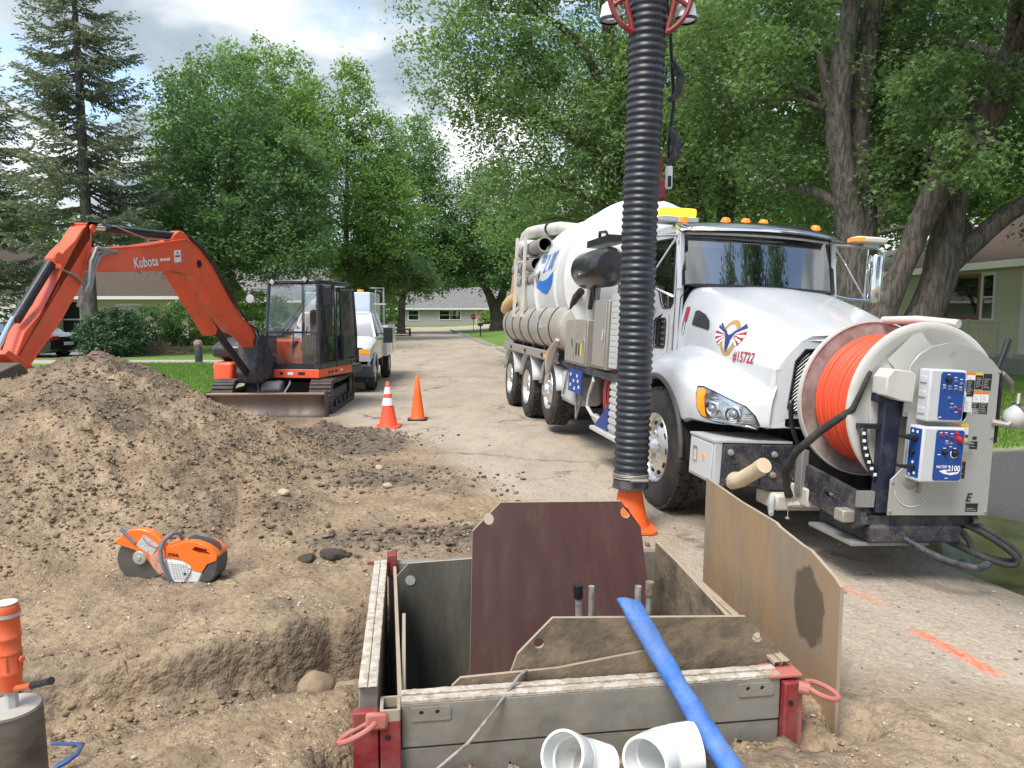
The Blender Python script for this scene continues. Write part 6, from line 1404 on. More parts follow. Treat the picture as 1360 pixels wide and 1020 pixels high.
# swung-open door leaf beside the cab
m = MB(); m.tube([(-.02, cy1+.06, .86), (-.50, cy1+.14, .86), (-.52, cy1+.14, 1.3), (-.45, cy1+.12, cz1-.12), (-.02, cy1+.05, cz1-.12)], .028, 6, closed=True); m.build('door_leaf_frame', cabb, ex)
m = MB(); m.add([(-.02, cy1+.06, .9), (-.50, cy1+.14, .9), (-.45, cy1+.12, cz1-.15), (-.02, cy1+.05, cz1-.15)], [(0, 1, 2, 3)]); m.build('door_leaf_glass', G_cab, ex)
m = MB(); m.prism([(-.02, .86), (-.5, .86), (-.5, 1.28), (-.02, 1.28)], XZ, cy1+.085, cy1+.10); m.build('door_leaf_panel', cabb, ex)
m = MB(); m.box(-.35, .15, .28, .72, 1.0, 1.15); m.box(-.42, -.28, .28, .72, 1.1, 1.75); m.box(-.42, -.32, .38, .62, 1.75, 1.95); m.build('seat', dark, ex, bevel=.05)['kind'] = 'stuff'
for y in (.38, .62): m = MB(); m.tube([(.62, y, .85), (.60, y, 1.35), (.55, y, 1.45)], .016, 6); m.build('control_lever', gray, ex)
m = MB(); m.box(.3, .55, .75, .9, .85, 1.35); m.build('console', dark, ex, bevel=.03)
m = MB(); m.prism([(.20, 1.42), (.52, 1.42), (.36, 1.66)], YZ, .62, .64); m.build('paper', pmat('paper_blue', (.5, .6, .7), .6), ex, smooth=0)
m = MB(); m.tube([(.45, .3, 1.1), (.48, .34, 1.16), (.45, .4, 1.2)], [.03, .05, .02], 8); m.build('red_item', redlens, ex)
for y, z in ((.16, 2.20), (.74, 2.24)):
    m = MB(); m.lathe([(.0, -.06), (.04, -.05), (.06, 0), (.06, .02), (.052, .022)], (.86, y, z+.01), (1, 0, -.15), 4); l = m.build('work_lamp', plastic, ex, bevel=.008)
    m = MB(); m.lathe([(.05, .022), (0, .03)], (.86, y, z+.01), (1, 0, -.15), 4); m.build('lamp_lens', clearl, l)
m = MB(); m.tube([(.80, cy0, 2.08), (.84, -.08, 2.1), (.84, -.24, 2.1)], .012, 6); m.tube([(.84, -.22, 2.1), (.84, -.24, 1.95)], .01, 6); mi = m.build('mirror_arm', black, ex)
m = MB(); m.lathe([(0, -.03), (.06, -.025), (.075, 0), (.07, .01), (0, .012)], (.86, -.25, 1.93), (1, 0, 0), 20); m.build('round_mirror', gray, mi)
m = MB(); m.box(.70, .76, cy1+.06, cy1+.20, 1.82, 2.12); m.tube([(.7, cy1, 2.15), (.72, cy1+.12, 2.14), (.73, cy1+.13, 2.1)], .01, 6); m.build('side_mirror', black, ex, bevel=.015)
# boom
BP = [(1.22, 1.08), (1.26, 1.36), (1.40, 1.45), (1.75, 1.62), (2.09, 1.91), (2.53, 2.36), (2.81, 2.56), (3.02, 2.66), (3.15, 2.69), (3.45, 2.65), (4.14, 2.52), (4.69, 2.45), (4.98, 2.42), (5.08, 2.36), (5.09, 2.24), (5.02, 2.17), (4.9, 2.16), (4.44, 2.19), (3.86, 2.23), (3.46, 2.25), (3.21, 2.21), (3.04, 2.15), (2.83, 2.01), (2.46, 1.63), (2.17, 1.41), (1.88, 1.33), (1.6, 1.15), (1.4, 1.02), (1.28, 1.02)]
BP = [(a+.08, b) if i < 9 else ((a-.12, b) if i >= 20 and i < 27 else (a, b)) for i, (a, b) in enumerate(BP)]
m = MB(); m.prism(BP, XZ, -.10, .10); bo = m.build('boom', orange, ex, bevel=.008, smooth=30)
for s in (-1, 1):
    m = MB(); m.tube([(a, s*.103, b) for a, b in BP[2:13]], .011, 5); m.build('weld_flange', orange, bo)
text('Kubota', .175, whitel, bo, (4.10, .1015, 2.325), (-1, 0, .13), (.13, 0, 1), bold=.003, sx=.92)
for x, w in ((3.78, .05), (3.71, .06), (3.63, .07)): m = MB(); m.prism([(x-w/2, 2.335+(4-x)*.13), (x+w/2, 2.335+(4-x)*.13-w*.13), (x+w/2, 2.37+(4-x)*.13-w*.13), (x-w/2, 2.37+(4-x)*.13)], XZ, .1005, .102); m.build('decal', whitel, bo, smooth=0)
m = MB(); m.prism([(3.50, 2.36), (3.35, 2.38), (3.35, 2.54), (3.50, 2.52)], XZ, .1005, .103); wl = m.build('maker_plate', whitel, bo, smooth=0)
m = MB(); m.prism([(3.48, 2.43), (3.37, 2.445), (3.37, 2.47), (3.48, 2.455)], XZ, .103, .1035); m.prism([(3.46, 2.48), (3.39, 2.49), (3.42, 2.515)], XZ, .103, .1035); m.build('print', redl, wl, smooth=0)
for a, b, r_ in ((2.92, 2.38, .055), (4.95, 2.28, .05), (1.36, 1.2, .05), (2.72, 2.02, .03)):
    m = MB(); m.lathe([(0, .02), (r_*.6, .02), (r_*.6, .012), (r_, .01), (r_, 0)], (a, .101, b), (0, 1, 0), 16); m.build('pin', black if r_ == .055 else orange, bo)
# boom cylinder with its guard
m = MB(); m.prism([(3.52, 2.24), (3.20, 2.20), (2.46, 1.46), (2.50, 1.38), (2.62, 1.36)], XZ, -.075, .075); m.build('cylinder_guard', orange, ex, bevel=.008)
m = MB(); m.tube([(2.60, 0, 1.60), (1.60, 0, .80), (1.35, 0, .62)], .058, 14); m.build('boom_cylinder', black, ex)
m = MB(); m.tube([(3.15, .0, 2.1), (2.5, 0, 1.52)], .028, 10); m.build('cylinder_rod', chrome, ex)
# swing bracket
m = MB(); m.prism([(.80, .62), (1.45, .55), (1.55, .72), (1.45, 1.25), (1.30, 1.38), (1.12, 1.30), (.95, 1.0), (.80, .95)], XZ, -.17, .17); m.build('swing_bracket', mudblack, ex, bevel=.02)
for k in range(6):
    y = -.12+.05*k; m = MB(); m.tube([(1.02, y, .9), (1.2+.02*k, y*1.2, 1.15), (1.42, y*1.2, 1.28+.03*k), (1.6, y*.8, 1.52)], .018, 6); m.build('bracket_hose', rubber, ex)
m = MB(); m.tube([(1.5, .06, 1.5), (1.9, .05, 1.88), (2.3, .05, 2.28), (2.75, .05, 2.63), (3.05, .04, 2.76), (3.3, .04, 2.73)], .018, 6); m.tube([(1.5, -.02, 1.5), (1.9, -.02, 1.9), (2.3, -.02, 2.3), (2.75, -.02, 2.66), (3.05, -.02, 2.77), (3.3, -.02, 2.73)], .018, 6); m.build('boom_hoses', rubber, bo)['kind'] = 'stuff'
# arm cylinder
m = MB(); m.prism([(3.0, 2.66), (3.55, 2.62), (3.42, 2.74), (3.30, 2.80), (3.2, 2.79)], XZ, -.07, .07); m.build('cylinder_bracket', orange, bo, bevel=.01)
m = MB(); m.tube([(3.30, 0, 2.735), (3.40, 0, 2.725), (4.66, 0, 2.68)], .052, 14); m.build('arm_cylinder', black, ex)
m = MB(); m.tube([(4.6, 0, 2.682), (5.02, 0, 2.66)], .026, 12); m.build('arm_cylinder_rod', chrome, ex)
m = MB(); m.tube([(3.5, .06, 2.66), (4.0, .065, 2.62), (4.6, .05, 2.72)], .009, 6); m.build('cylinder_line', steel, ex)
AP = [(5.28, 2.64), (5.08, 2.71), (4.96, 2.70), (4.93, 2.62), (4.96, 2.42), (5.12, 2.04), (5.43, 1.66), (5.91, 1.18), (6.02, 1.06), (6.12, 1.02), (6.22, 1.06), (6.24, 1.16), (6.05, 1.51), (5.86, 1.78), (5.69, 2.02), (5.64, 2.18), (5.66, 2.28), (5.58, 2.36), (5.42, 2.48)]
AP = [(a-.13, b) if (i < 2 or i > 12) else (a, b) if 8 <= i <= 12 else (a+.10, b) for i, (a, b) in enumerate(AP)]
m = MB(); m.prism(AP, XZ, -.09, .09); ar = m.build('arm', orange, ex, bevel=.008, smooth=30)
m = MB(); m.tube([(a, .092, b) for a, b in AP[3:9]], .010, 5); m.build('weld_flange', orange, ar)
for a, b, r_ in ((5.02, 2.64, .04), (5.56, 2.28, .055), (6.12, 1.10, .045), (5.05, 2.26, .05)):
    m = MB(); m.lathe([(0, .02), (r_, .018), (r_*1.2, 0)], (a, .101, b), (0, 1, 0), 16); m.build('pin', orange, ar)
for k, (o1, dz) in enumerate(((.0, 0), (.05, -.05), (.1, -.10))):
    m = MB(); m.tube([(4.62, .10, 2.40-dz*.2), (4.88, .15, 2.42+dz*.4), (5.06-o1*.3, .17, 2.42+dz), (5.16-o1*.4, .17, 2.26+dz), (5.18-o1*.2, .15, 2.02+dz*.5), (5.27-o1*.5, .12, 1.84+dz*.2)], .020, 8); m.build('arm_hose', steel, ex)
m = MB(); m.tube([(5.27, .12, 1.88), (5.31, .11, 1.76)], .027, 10); m.build('hose_coupling', alum, ex)
m = MB(); m.tube([(5.55, .06, 2.18), (5.35, .12, 2.10), (5.2, .12, 2.0)], .014, 6); m.build('hard_line', steel, ex)
m = MB(); m.tube([(5.55, 0, 2.22), (6.06, .0, 1.62)], .052, 14); m.build('bucket_cylinder', black, ex)
m = MB(); m.tube([(6.08, .0, 1.65), (6.32, 0, 1.32)], .027, 10); m.build('bucket_rod', chrome, ex)
m = MB(); m.prism([(5.98, 1.14), (6.3, 1.34), (6.36, 1.30), (6.08, 1.06)], XZ, -.13, .13); m.build('bucket_link', orange, ex, bevel=.01)
m = MB(); m.prism([(6.0, 1.02), (6.18, 1.05), (6.36, 1.22), (6.72, 1.12), (6.90, .80), (6.80, .50), (6.45, .36), (6.28, .45), (6.12, .62)], XZ, -.30, .30); m.build('bucket', pmat('bucket_steel', (.09, .075, .06), .7, .3, dirt=.6, dirtcol=(.26, .2, .14)), ex, bevel=.01)

# ------------------------------------------------------------------ service truck behind the excavator
SM = Matrix.Translation((-4.0, 16.75, 0)) @ Matrix.Rotation(R(-86), 4, 'Z')
sv = empty('service_truck', SM, 'white utility service truck with dark bumper parked behind the excavator', 'truck')
W2 = .96
sec = [(.95, .52, .95, .86), (.92, .60, .99, .9), (.80, .70, 1.06, .93), (.2, .78, 1.14, .94), (-.02, .80, 1.16, .95)]
m = MB(); rows = []
for x, zb, zt_, w in sec: rows.append([(x, -w, zb), (x, -w, zt_-.10), (x, -w*.86, zt_), (x, -w*.3, zt_+.02), (x, w*.3, zt_+.02), (x, w*.86, zt_), (x, w, zt_-.10), (x, w, zb)])
m.grid(rows); hd = m.build('hood', white, sv, smooth=50); 
m = MB(); m.prism([(-1.6, .62), (-1.6, 1.15), (-.0, 1.15), (.0, .62)], XZ, -.95, .95); m.build('cab_lower', white, sv, bevel=.03)
m = MB(); rows = [[(x, -w, z) for (x, w, z) in ((.02, .93, 1.13), (-.36, .80, 1.62), (-.5, .74, 1.69))], [(x, w, z) for (x, w, z) in ((.02, .93, 1.13), (-.36, .80, 1.62), (-.5, .74, 1.69))]]
m = MB(); m.box(-1.6, -.48, -.76, .76, 1.64, 1.72); m.build('roof', white, sv, bevel=.05, seg=3)
m = MB(); m.add([(.0, -.90, 1.15), (.0, .90, 1.15), (-.44, .76, 1.66), (-.44, -.76, 1.66)], [(0, 1, 2, 3)]); m.build('windshield', G_truck, sv)
for s in (-1, 1):
    m = MB(); m.tube([(.0, s*.92, 1.14), (-.44, s*.77, 1.67)], .03, 6); m.tube([(-.85, s*.95, 1.14), (-.85, s*.77, 1.67)], .03, 6); m.tube([(-1.57, s*.95, 1.14), (-1.57, s*.77, 1.67)], .04, 6); m.build('pillars', white, sv)['kind'] = 'stuff'
    m = MB(); m.add([(-.02, s*.92, 1.16), (-1.57, s*.94, 1.16), (-1.57, s*.77, 1.65), (-.43, s*.77, 1.65)], [(0, 1, 2, 3)]); m.build('side_window', G_truck, sv)
    m = MB(); m.tube([(-.05, s*.97, 1.22), (-.05, s*1.24, 1.25)], .015, 6); m.tube([(-.05, s*.97, 1.10), (-.05, s*1.24, 1.12)], .015, 6); m.box(-.10, .0, s*1.20-.10, s*1.20+.10, 1.02, 1.36); m.build('tow_mirror', black, sv, bevel=.02)
    m = MB(); m.prism(rrect(s*.80-.12, s*.80+.12, .66, .92, .02), YZ, .945, .965); hl = m.build('headlight', clearl, sv)
    m = MB(); m.prism(rrect(s*.80-.11, s*.80+.11, .82, .91, .02), YZ, .965, .970); m.build('turn_signal', amber, hl)
    m = MB(); m.tube([(.40+.36*math.cos(a), s*.965, .44+.36*math.sin(a)) for a in np.linspace(R(-5), R(185), 14)], .03, 6); m.build('wheel_arch', gray, sv)
    for x in (.40, -2.85):
        m = MB(); m.lathe([(.16, -.09), (.32, -.11), (.355, -.07), (.36, 0), (.355, .07), (.32, .11)], (x, s*.86, .36), (0, 1, 0), 28); w = m.build('wheel', rubber, sv)
        m = MB(); m.lathe([(0, .06), (.06, .06), (.12, .02), (.17, .09), (.19, .10)], (x, s*.86, .36), (0, s, 0), 20); m.build('rim', polished, w)
m = MB(); m.prism(rrect(-.62, .62, .60, 1.0, .05), YZ, .93, .975); gq = m.build('grille', plastic, sv)
for z in (.70, .79, .88): m = MB(); m.box(.975, .985, -.58, .58, z-.012, z+.012); m.build('grille_bar', black, gq)
m = MB(); m.prism([(-.98, .98), (-.98, 1.14), (.98, 1.14), (.98, .98)], lambda a, b, d: (b, a, d), .34, .60); m.build('bumper', pmat('bumper_dark', (.025, .03, .04), .4, dirt=.3), sv, bevel=.03)
m = MB(); m.box(.6, 1.05, -.85, .85, .22, .40); m.build('lower_valance', black, sv)
m = MB(); m.box(-3.9, -1.70, -1.03, 1.03, .62, 1.38); sb = m.build('service_body', white, sv, bevel=.02)
for x in (-3.55, -2.5): m = MB(); m.box(x-.4, x+.4, 1.031, 1.04, .70, 1.30); m.build('locker_door', white, sb, bevel=.01)
m = MB(); m.box(-4.0, -1.75, -1.0, .62, 1.38, 2.20); m.build('box_body', pmat('pale_blue_white', (.55, .62, .68), .4, dirt=.1), sv, bevel=.03)
m = MB(); m.cyl((-2.0, .35, 2.2), (-2.0, .35, 2.27), .08, n=12); m.build('beacon', amber, sv)
m = MB(); m.tube([(-1.8, .75, 1.38), (-1.8, .75, 2.25), (-3.6, .75, 2.25), (-3.6, .75, 1.38)], .02, 6); m.tube([(-1.8, .95, 1.38), (-1.8, .95, 2.3), (-1.8, .62, 2.3)], .02, 6); m.tube([(-1.8, .7, 1.9), (-1.8, 1.0, 1.9)], .02, 6); m.build('ladder_rack', steel, sv)['kind'] = 'stuff'
m = MB(); m.lathe([(0, .03), (.04, .028), (.045, 0)], (-.9, .0, 1.72), (0, 0, 1), 10); m.build('cab_light', amber, sv)
m = MB(); m.box(-1.69, -1.60, -.9, .9, .4, .75); m.box(-3.9, .8, -.4, .4, .35, .6); m.build('chassis', black, sv)['kind'] = 'stuff'
m = MB(); m.lathe([(0, .01), (.05, .01), (.05, 0)], (-1.699, .9, .78), (1, 0, 0), 14); m.build('red_reflector', redlens, sv)

# ------------------------------------------------------------------ black sedan on the drive at the left
CM = Matrix.Translation((-18.75, 28.1, 0)) @ Matrix.Rotation(R(172), 4, 'Z')
car = empty('sedan', CM, 'black sedan parked on the drive behind the dirt heap', 'car')
cb = pmat('car_black', (.008, .008, .01), .15, coat=1)
prof = [(-2.2, .30), (-2.25, .55), (-2.22, .80), (-1.95, .93), (-1.3, .95), (-.1, .93), (1.0, .90), (1.8, .78), (2.15, .62), (2.2, .35), (1.9, .22), (-1.9, .22)]
m = MB(); rows = []
for y, k in ((-.86, .93), (-.88, 1), (-.5, 1.02), (0, 1.03), (.5, 1.02), (.88, 1), (.86, .93)): rows.append([(a*(1 if abs(y) > .6 else 1.01), y, .3+(b-.3)*k if b > .3 else b) for a, b in prof]+[(prof[0][0], y, prof[0][1])])
m.grid(rows); m.prism(prof, XZ, -.85, .85); m.build('body', cb, car, smooth=40)
ghp = [(-1.55, .93), (-.95, 1.32), (-.2, 1.38), (.35, 1.30), (1.0, .92)]
m = MB(); rows = [[(a, s*(.80-.28*(b-.93)/.45), b) for a, b in ghp] for s in (-1, -.5, .5, 1)]; m.grid(rows); m.build('roof', cb, car, smooth=40)
for s in (-1, 1): m = MB(); m.add([(a, s*(.815-.28*(b-.93)/.45), b) for a, b in [(-1.40, .95), (-.92, 1.27), (-.2, 1.32), (.3, 1.25), (.85, .95)]], [(0, 1, 2, 3, 4)]); m.build('side_window', G_truck, car)
m = MB(); m.add([(-1.57, -.66, .96), (-1.57, .66, .96), (-1.0, .56, 1.30), (-1.0, -.56, 1.30)], [(0, 1, 2, 3)]); m.build('rear_window', G_truck, car)
for s in (-1, 1):
    m = MB(); m.prism(rrect(s*.66-.18, s*.66+.18, .70, .84, .03), YZ, -2.27, -2.2); m.build('tail_light', redlens, car)
    m = MB(); m.prism(rrect(-2.22, -1.95, .70, .84, .04), XZ, s*.895, s*.875); m.build('tail_light', redlens, car)
    for x in (-1.35, 1.35):
        m = MB(); m.lathe([(.2, -.1), (.31, -.1), (.33, 0), (.31, .1)], (x, s*.80, .33), (0, 1, 0), 26); w = m.build('wheel', rubber, car)
        m = MB(); m.lathe([(0, .1), (.05, .1), (.19, .07), (.22, .1)], (x, s*.80, .33), (0, s, 0), 22); m.build('rim', polished, w)
m = MB(); m.box(-2.275, -2.25, -.25, .25, .5, .62); m.build('number_plate', whitel, car)
# little trailer far down the road
TRM = Matrix.Translation((-8.35, 55, 0)) @ Matrix.Rotation(R(98), 4, 'Z')
tl = empty('flatbed_trailer', TRM, 'low dark flatbed trailer parked at the roadside beyond the service truck', 'trailer')
m = MB(); m.box(-1.5, 1.5, -.75, .75, .42, .50); m.build('bed', black, tl)
for s in (-1, 1):
    m = MB(); m.lathe([(0, -.08), (.26, -.08), (.28, 0), (.26, .08), (0, .08)], (-.2, s*.82, .28), (0, 1, 0), 16); m.build('wheel', rubber, tl)
    m = MB(); m.box(-1.52, -1.5, s*.6-.12, s*.6+.12, .42, .52); m.build('tail_light', redlens, tl)
m = MB(); m.box(-1.3, -1.25, .3, .75, .5, 1.0); m.build('tail_gate', steel, tl)
m = MB(); m.tube([(1.5, 0, .45), (2.4, 0, .4)], .04, 6); m.build('drawbar', black, tl)

# ------------------------------------------------------------------ houses
sidg = pmat('green_siding', (.56, .52, .37), .75, dirt=.12); sidb = pmat('beige_siding', (.62, .57, .47), .75, dirt=.1); sidt = pmat('taupe_siding', (.36, .315, .28), .8)
roofb = pmat('brown_shingle', (.125, .095, .078), 1, col2=(.075, .058, .048), scale=5, stretch=(1.2, 6, 6), bump=1, bscale=5, bdist=.05, spec=.1); roofg = pmat('grey_shingle', (.19, .18, .17), .9, col2=(.14, .13, .125), scale=3, bump=.3)
trimw = pmat('white_trim', (.70, .69, .66), .55); trimb = pmat('brown_trim', (.22, .11, .055), .55); conc = pmat('concrete', (.34, .32, .29), .85, dirt=.4)
curt = pmat('curtain', (.22, .28, .27), .9)
def house(name, label, M, L, D, eave, rise, sid, roofm, front=(), nb=12, base=.4, over=.5, gable_front=False, side_openings=(), board=True, gutter=trimw):
    """frame: x along the front wall (0..L), y into the house (0..D), z up; the front wall faces -y"""
    h = empty(name, M, label, 'house')
    m = MB(); m.box(.02, L-.02, .02, D, -.5, eave); m.build('wall', sid, h)
    m = MB(); m.box(0.0, L, 0.0, D, -.6, base); m.build('foundation', conc, h)
    bh_ = (eave-base)/nb
    if board:
        for k in range(nb):
            z = base+k*bh_; b = MB(); b.prism([(0, z), (-.022, z), (-.006, z+bh_), (0, z+bh_)], lambda a, c, d: (d, a, c), 0, L)
            if gable_front: b.prism([(L, z), (L+.022, z), (L+.006, z+bh_), (L, z+bh_)], lambda a, c, d: (a, d, c), 0, D)
            b.build('siding_board', sid, h, smooth=0)
    if gable_front:
        m = MB(); m.prism([(0, eave), (L, eave), (L/2, eave+rise)], XZ, .0, D); m.build('gable', sid, h, smooth=0)
        if board:
            n = int(rise/bh_)
            for k in range(n):
                z = eave+k*bh_; t = 1-(z-eave)/rise; t2 = 1-(z+bh_-eave)/rise
                b = MB(); b.add([(L/2-L/2*t, -.022, z), (L/2+L/2*t, -.022, z), (L/2+L/2*t2, -.006, z+bh_), (L/2-L/2*t2, -.006, z+bh_)], [(0, 1, 2, 3)]); b.build('siding_board', sid, h, smooth=0)
        for s in (0, 1):
            m = MB(); x0 = -over if s == 0 else L+over; sl_ = rise/(L/2); z0 = eave-over*sl_
            m.prism([(x0, z0), (L/2, eave+rise), (L/2, eave+rise+.15), (x0, z0+.15)], XZ, -over, D+over); r_ = m.build('roof', roofm, h, smooth=0)
            m = MB(); m.prism([(x0, z0-.10), (L/2, eave+rise-.10), (L/2, eave+rise+.12), (x0, z0+.12)], XZ, -over-.03, -over); m.build('barge_board', gutter, r_, smooth=0)
    else:
        sl_ = rise/(D/2); z0 = eave-over*sl_*.6
        m = MB(); m.prism([(-over, z0), (D/2, eave+rise), (D+over, z0), (D+over, z0+.12), (D/2, eave+rise+.12), (-over, z0+.12)], lambda a, c, d: (d, a, c), -over, L+over); r_ = m.build('roof', roofm, h, smooth=0)
        m = MB(); m.box(-over, L+over, -over-.06, -over, z0-.08, z0+.10); m.build('gutter', gutter, r_)
        m = MB(); m.box(-over, L+over, -over, 0, z0-.03, z0-.0); m.build('soffit', gutter, r_)
        for x in (0, L): m = MB(); m.prism([(0, eave-.01), (D/2, eave+rise-.05), (D, eave-.01)], lambda a, c, d: (d, a, c), x-.01, x+.01); m.build('gable', sid, h, smooth=0)
    for op in front:
        kind, x0, x1, z0, z1 = op[:5]; frm = op[5] if len(op) > 5 else trimw; muls = op[6] if len(op) > 6 else 1
        w = .09
        m = MB(); m.prism([(x0-w, z0-w), (x1+w, z0-w), (x1+w, z1+w), (x0-w, z1+w)], XZ, -.05, .0, [[(x0, z0), (x1, z0), (x1, z1), (x0, z1)]]); wf = m.build('window' if kind == 'w' else 'door_frame', frm, h, smooth=0)
        if kind == 'w':
            m = MB(); m.box(x0, x1, -.025, -.02, z0, z1); m.build('pane', G_house, wf, smooth=0)
            m = MB(); m.box(x0, x1, -.019, -.004, z0, z1); m.build('dark_room_panel', dark, wf, smooth=0)  # dark panel stands in for the unlit room behind the pane
            for k in range(1, muls): x = x0+(x1-x0)*k/muls; m = MB(); m.box(x-.03, x+.03, -.045, -.02, z0, z1); m.build('mullion', frm, wf)
            if frm is trimw and (z1-z0) < 1.4: m = MB(); m.box(x0, x1, -.04, -.02, (z0+z1)/2-.02, (z0+z1)/2+.02); m.build('sash_rail', frm, wf)
        else:
            m = MB(); m.box(x0, x1, -.03, -.01, z0, z1); dr = m.build('door', op[7] if len(op) > 7 else trimb, wf)
            m = MB(); m.box(x0, x1, -.045, -.03, (z0+z1)/2-.04, (z0+z1)/2+.04); m.build('door_rail', trimw, wf)
    return h
# right: olive green house, its front wall faces the road
def hm(x, y, ang, z=0): return Matrix.Translation((x, y, z)) @ Matrix.Rotation(R(ang), 4, 'Z')
HR = hm(12.45, 24.2, -87+.0, .30)
hr = house('green_house', 'olive green sided house with brown trimmed window behind the big leaning trees', HR, 13, 8, 2.72, 1.75, sidg, roofb,
  [('w', 2.5, 3.88, 1.28, 2.36, trimb, 1), ('w', 4.08, 4.48, 1.24, 2.38, trimw, 1), ('d', 5.6, 6.45, .42, 2.38, trimw, 1, trimw)], nb=12, base=.35, over=.45)
m = MB(); rows = [[(2.53+.30*u+.05*math.sin(k*1.9+z*.5)*(1+z*.0), -.012+.006*math.sin(k*3), 1.30+z*.52) for z in (0, 1, 2)] for k, u in enumerate(np.linspace(0, 1, 14))]
m.grid(rows); m.build('curtain', curt, hr)
m = MB(); rows = [[(3.60+.25*u+.03*math.sin(k*1.9), -.012+.006*math.sin(k*3), 1.30+z*.52) for z in (0, 1, 2)] for k, u in enumerate(np.linspace(0, 1, 10))]
m.grid(rows); m.build('curtain', curt, hr)
# porch with ivory railings
pr = empty('porch_railing', HR, 'ivory metal railing around the small porch of the green house', 'railing')
raim = pmat('ivory_metal', (.60, .55, .42), .5)
m = MB(); m.box(4.6, 9.6, -1.5, -.02, -.2, .36); m.build('porch_slab', conc, pr)
def rail(x0, x1, y):
    n = max(2, int(abs(x1-x0)/.16)); 
    m = MB(); m.box(x0, x1, y-.02, y+.02, 1.18, 1.22); m.box(x0, x1, y-.015, y+.015, .46, .49); m.build('rail', raim, pr)['kind'] = 'stuff'
    for x in (x0, x1): m = MB(); m.box(x-.03, x+.03, y-.03, y+.03, .36, 1.24); m.build('rail_post', raim, pr)
    for k in range(1, n): x = x0+(x1-x0)*k/n; m = MB(); m.tube([(x, y, .47), (x, y, .7), (x+.02, y, .8), (x-.02, y, .9), (x, y, 1.0), (x, y, 1.2)], .010, 4); m.build('baluster', raim, pr)
rail(5.05, 5.55, -1.45); rail(5.6, 6.6, -1.45); rail(6.66, 7.13, -1.45); rail(7.9, 9.4, -1.45)
# second house on the right, behind the trunks
house('grey_house', 'grey sided house with low roof partly hidden behind the twin trunks', hm(13.2, 40, -86, .25), 11, 8, 2.5, 1.7, sidt, roofg, [('w', 8.6, 9.6, .8, 2.0, trimw, 1), ('w', 4, 5.4, .9, 2.0, trimw, 2)], nb=8, base=.3)
# far house facing up the road
house('far_house', 'long taupe ranch house at the far end of the road behind the stop sign', hm(-16.0, 97, 0, 0), 18.5, 8, 2.35, 2.6, sidt, roofg,
  [('w', 2.6, 3.9, .75, 1.95), ('w', 6.6, 9.3, .80, 1.95, trimw, 2), ('d', 11.4, 12.6, .25, 2.1, trimw, 1, pmat('tan_door', (.42, .25, .12), .6)), ('w', 14.0, 15.0, .55, 2.0), ('w', 15.1, 17.0, .55, 2.0), ('w', 17.1, 18.0, .55, 2.0)], nb=9, base=.2, over=.5, board=False)
# left: beige house with brown roof
house('beige_house', 'beige sided house with a brown shingle gable roof behind the black car', hm(-37, 40, 0, .2), 11.2, 10, 2.9, 2.5, sidb, roofb, [('w', 7.5, 8.8, .9, 2.0, trimw, 1)], nb=9, base=.2, over=.6, gable_front=True)
house('beige_house', 'low beige wing with dark doorway beside the spruce trunk', hm(-26.8, 43, 0, .2), 8.2, 8, 2.5, 2.0, pmat('tan_siding', (.50, .43, .34), .8), roofb, [('d', .9, 2.0, .1, 2.1, trimw, 1, dark), ('w', 4.2, 5.6, .9, 1.9, trimw, 2)], nb=8, base=.2, over=.6)
house('pale_house', 'pale house with grey roof and white trim between spruce and large tree', hm(-29.0, 58, 0, .2), 15, 8, 2.6, 2.6, pmat('pale_siding', (.5, .5, .47), .8), roofg, [('w', 8.3, 9.8, .8, 2.1, trimw, 2), ('w', 3, 4.4, .8, 2.0, trimw, 2)], nb=8, base=.2, over=.7, board=False)

# ------------------------------------------------------------------ stop sign, mailbox, kerb bits
ss_ = empty('stop_sign', V(-3.2, 62, 0), 'red octagonal STOP sign on a thin post at the far corner', 'sign')
m = MB(); m.cyl((0, 0, -.1), (0, 0, 1.15), .025, n=6); m.build('post', black, ss_)
m = MB(); m.prism(circ(0, 0, .245, 8), lambda a, b, d: (a*math.cos(.3927)-b*math.sin(.3927), d, 1.36+a*math.sin(.3927)+b*math.cos(.3927)), -.01, .01); pl_ = m.build('plate', pmat('sign_red', (.5, .02, .03), .5), ss_, smooth=0)
m = MB(); m.prism(circ(0, 0, .26, 8), lambda a, b, d: (a*math.cos(.3927)-b*math.sin(.3927), d, 1.36+a*math.sin(.3927)+b*math.cos(.3927)), -.008, .008); m.build('white_border', whitel, pl_, smooth=0)
text('STOP', .17, whitel, pl_, (0, -.011, 1.36), (1, 0, 0), (0, 0, 1), bold=.003, sx=.9)
mb_ = empty('mailbox', V(-2.15, 51, 0), 'black mailbox on a post near the far right kerb', 'mailbox')
m = MB(); m.box(-.04, .04, -.04, .04, -.1, .78); m.build('post', black, mb_)
m = MB(); m.prism([(-.17, 0), (.17, 0), (.17, .12), (.12, .20), (.0, .23), (-.12, .20), (-.17, .12)], lambda a, b, d: (a, d, .78+b), -.3, .3); m.build('box', black, mb_)
kb = MB()
for k in range(70):
    y = 24+k*.7
    if 34 < y < 37: continue
    x = xr(y)+.12; kb.box(x-.07, x+.07, y, y+.66, -.05, .10+.015*math.sin(k*2.1))
for k in range(0): pass
o = kb.build('kerb', conc, None); o['kind'] = 'structure'
for k, (x, y) in enumerate(((-.15, 36.8), (.05, 35.2), (.35, 33.9))): 
    m = MB(); m.box(-.5, .5, -.12, .12, 0, .28); m.box(-.4, -.3, -.2, .2, .1, .5); o = m.build('concrete_block', conc, None); o.matrix_world = hm(x, y, 100+13*k, 0); tag(o, ['broken concrete kerb piece on the right verge, farthest of three', 'broken concrete kerb piece on the right verge, middle of three', 'broken concrete kerb piece on the right verge, nearest of three'][k], 'concrete block', 'broken kerb pieces'); 

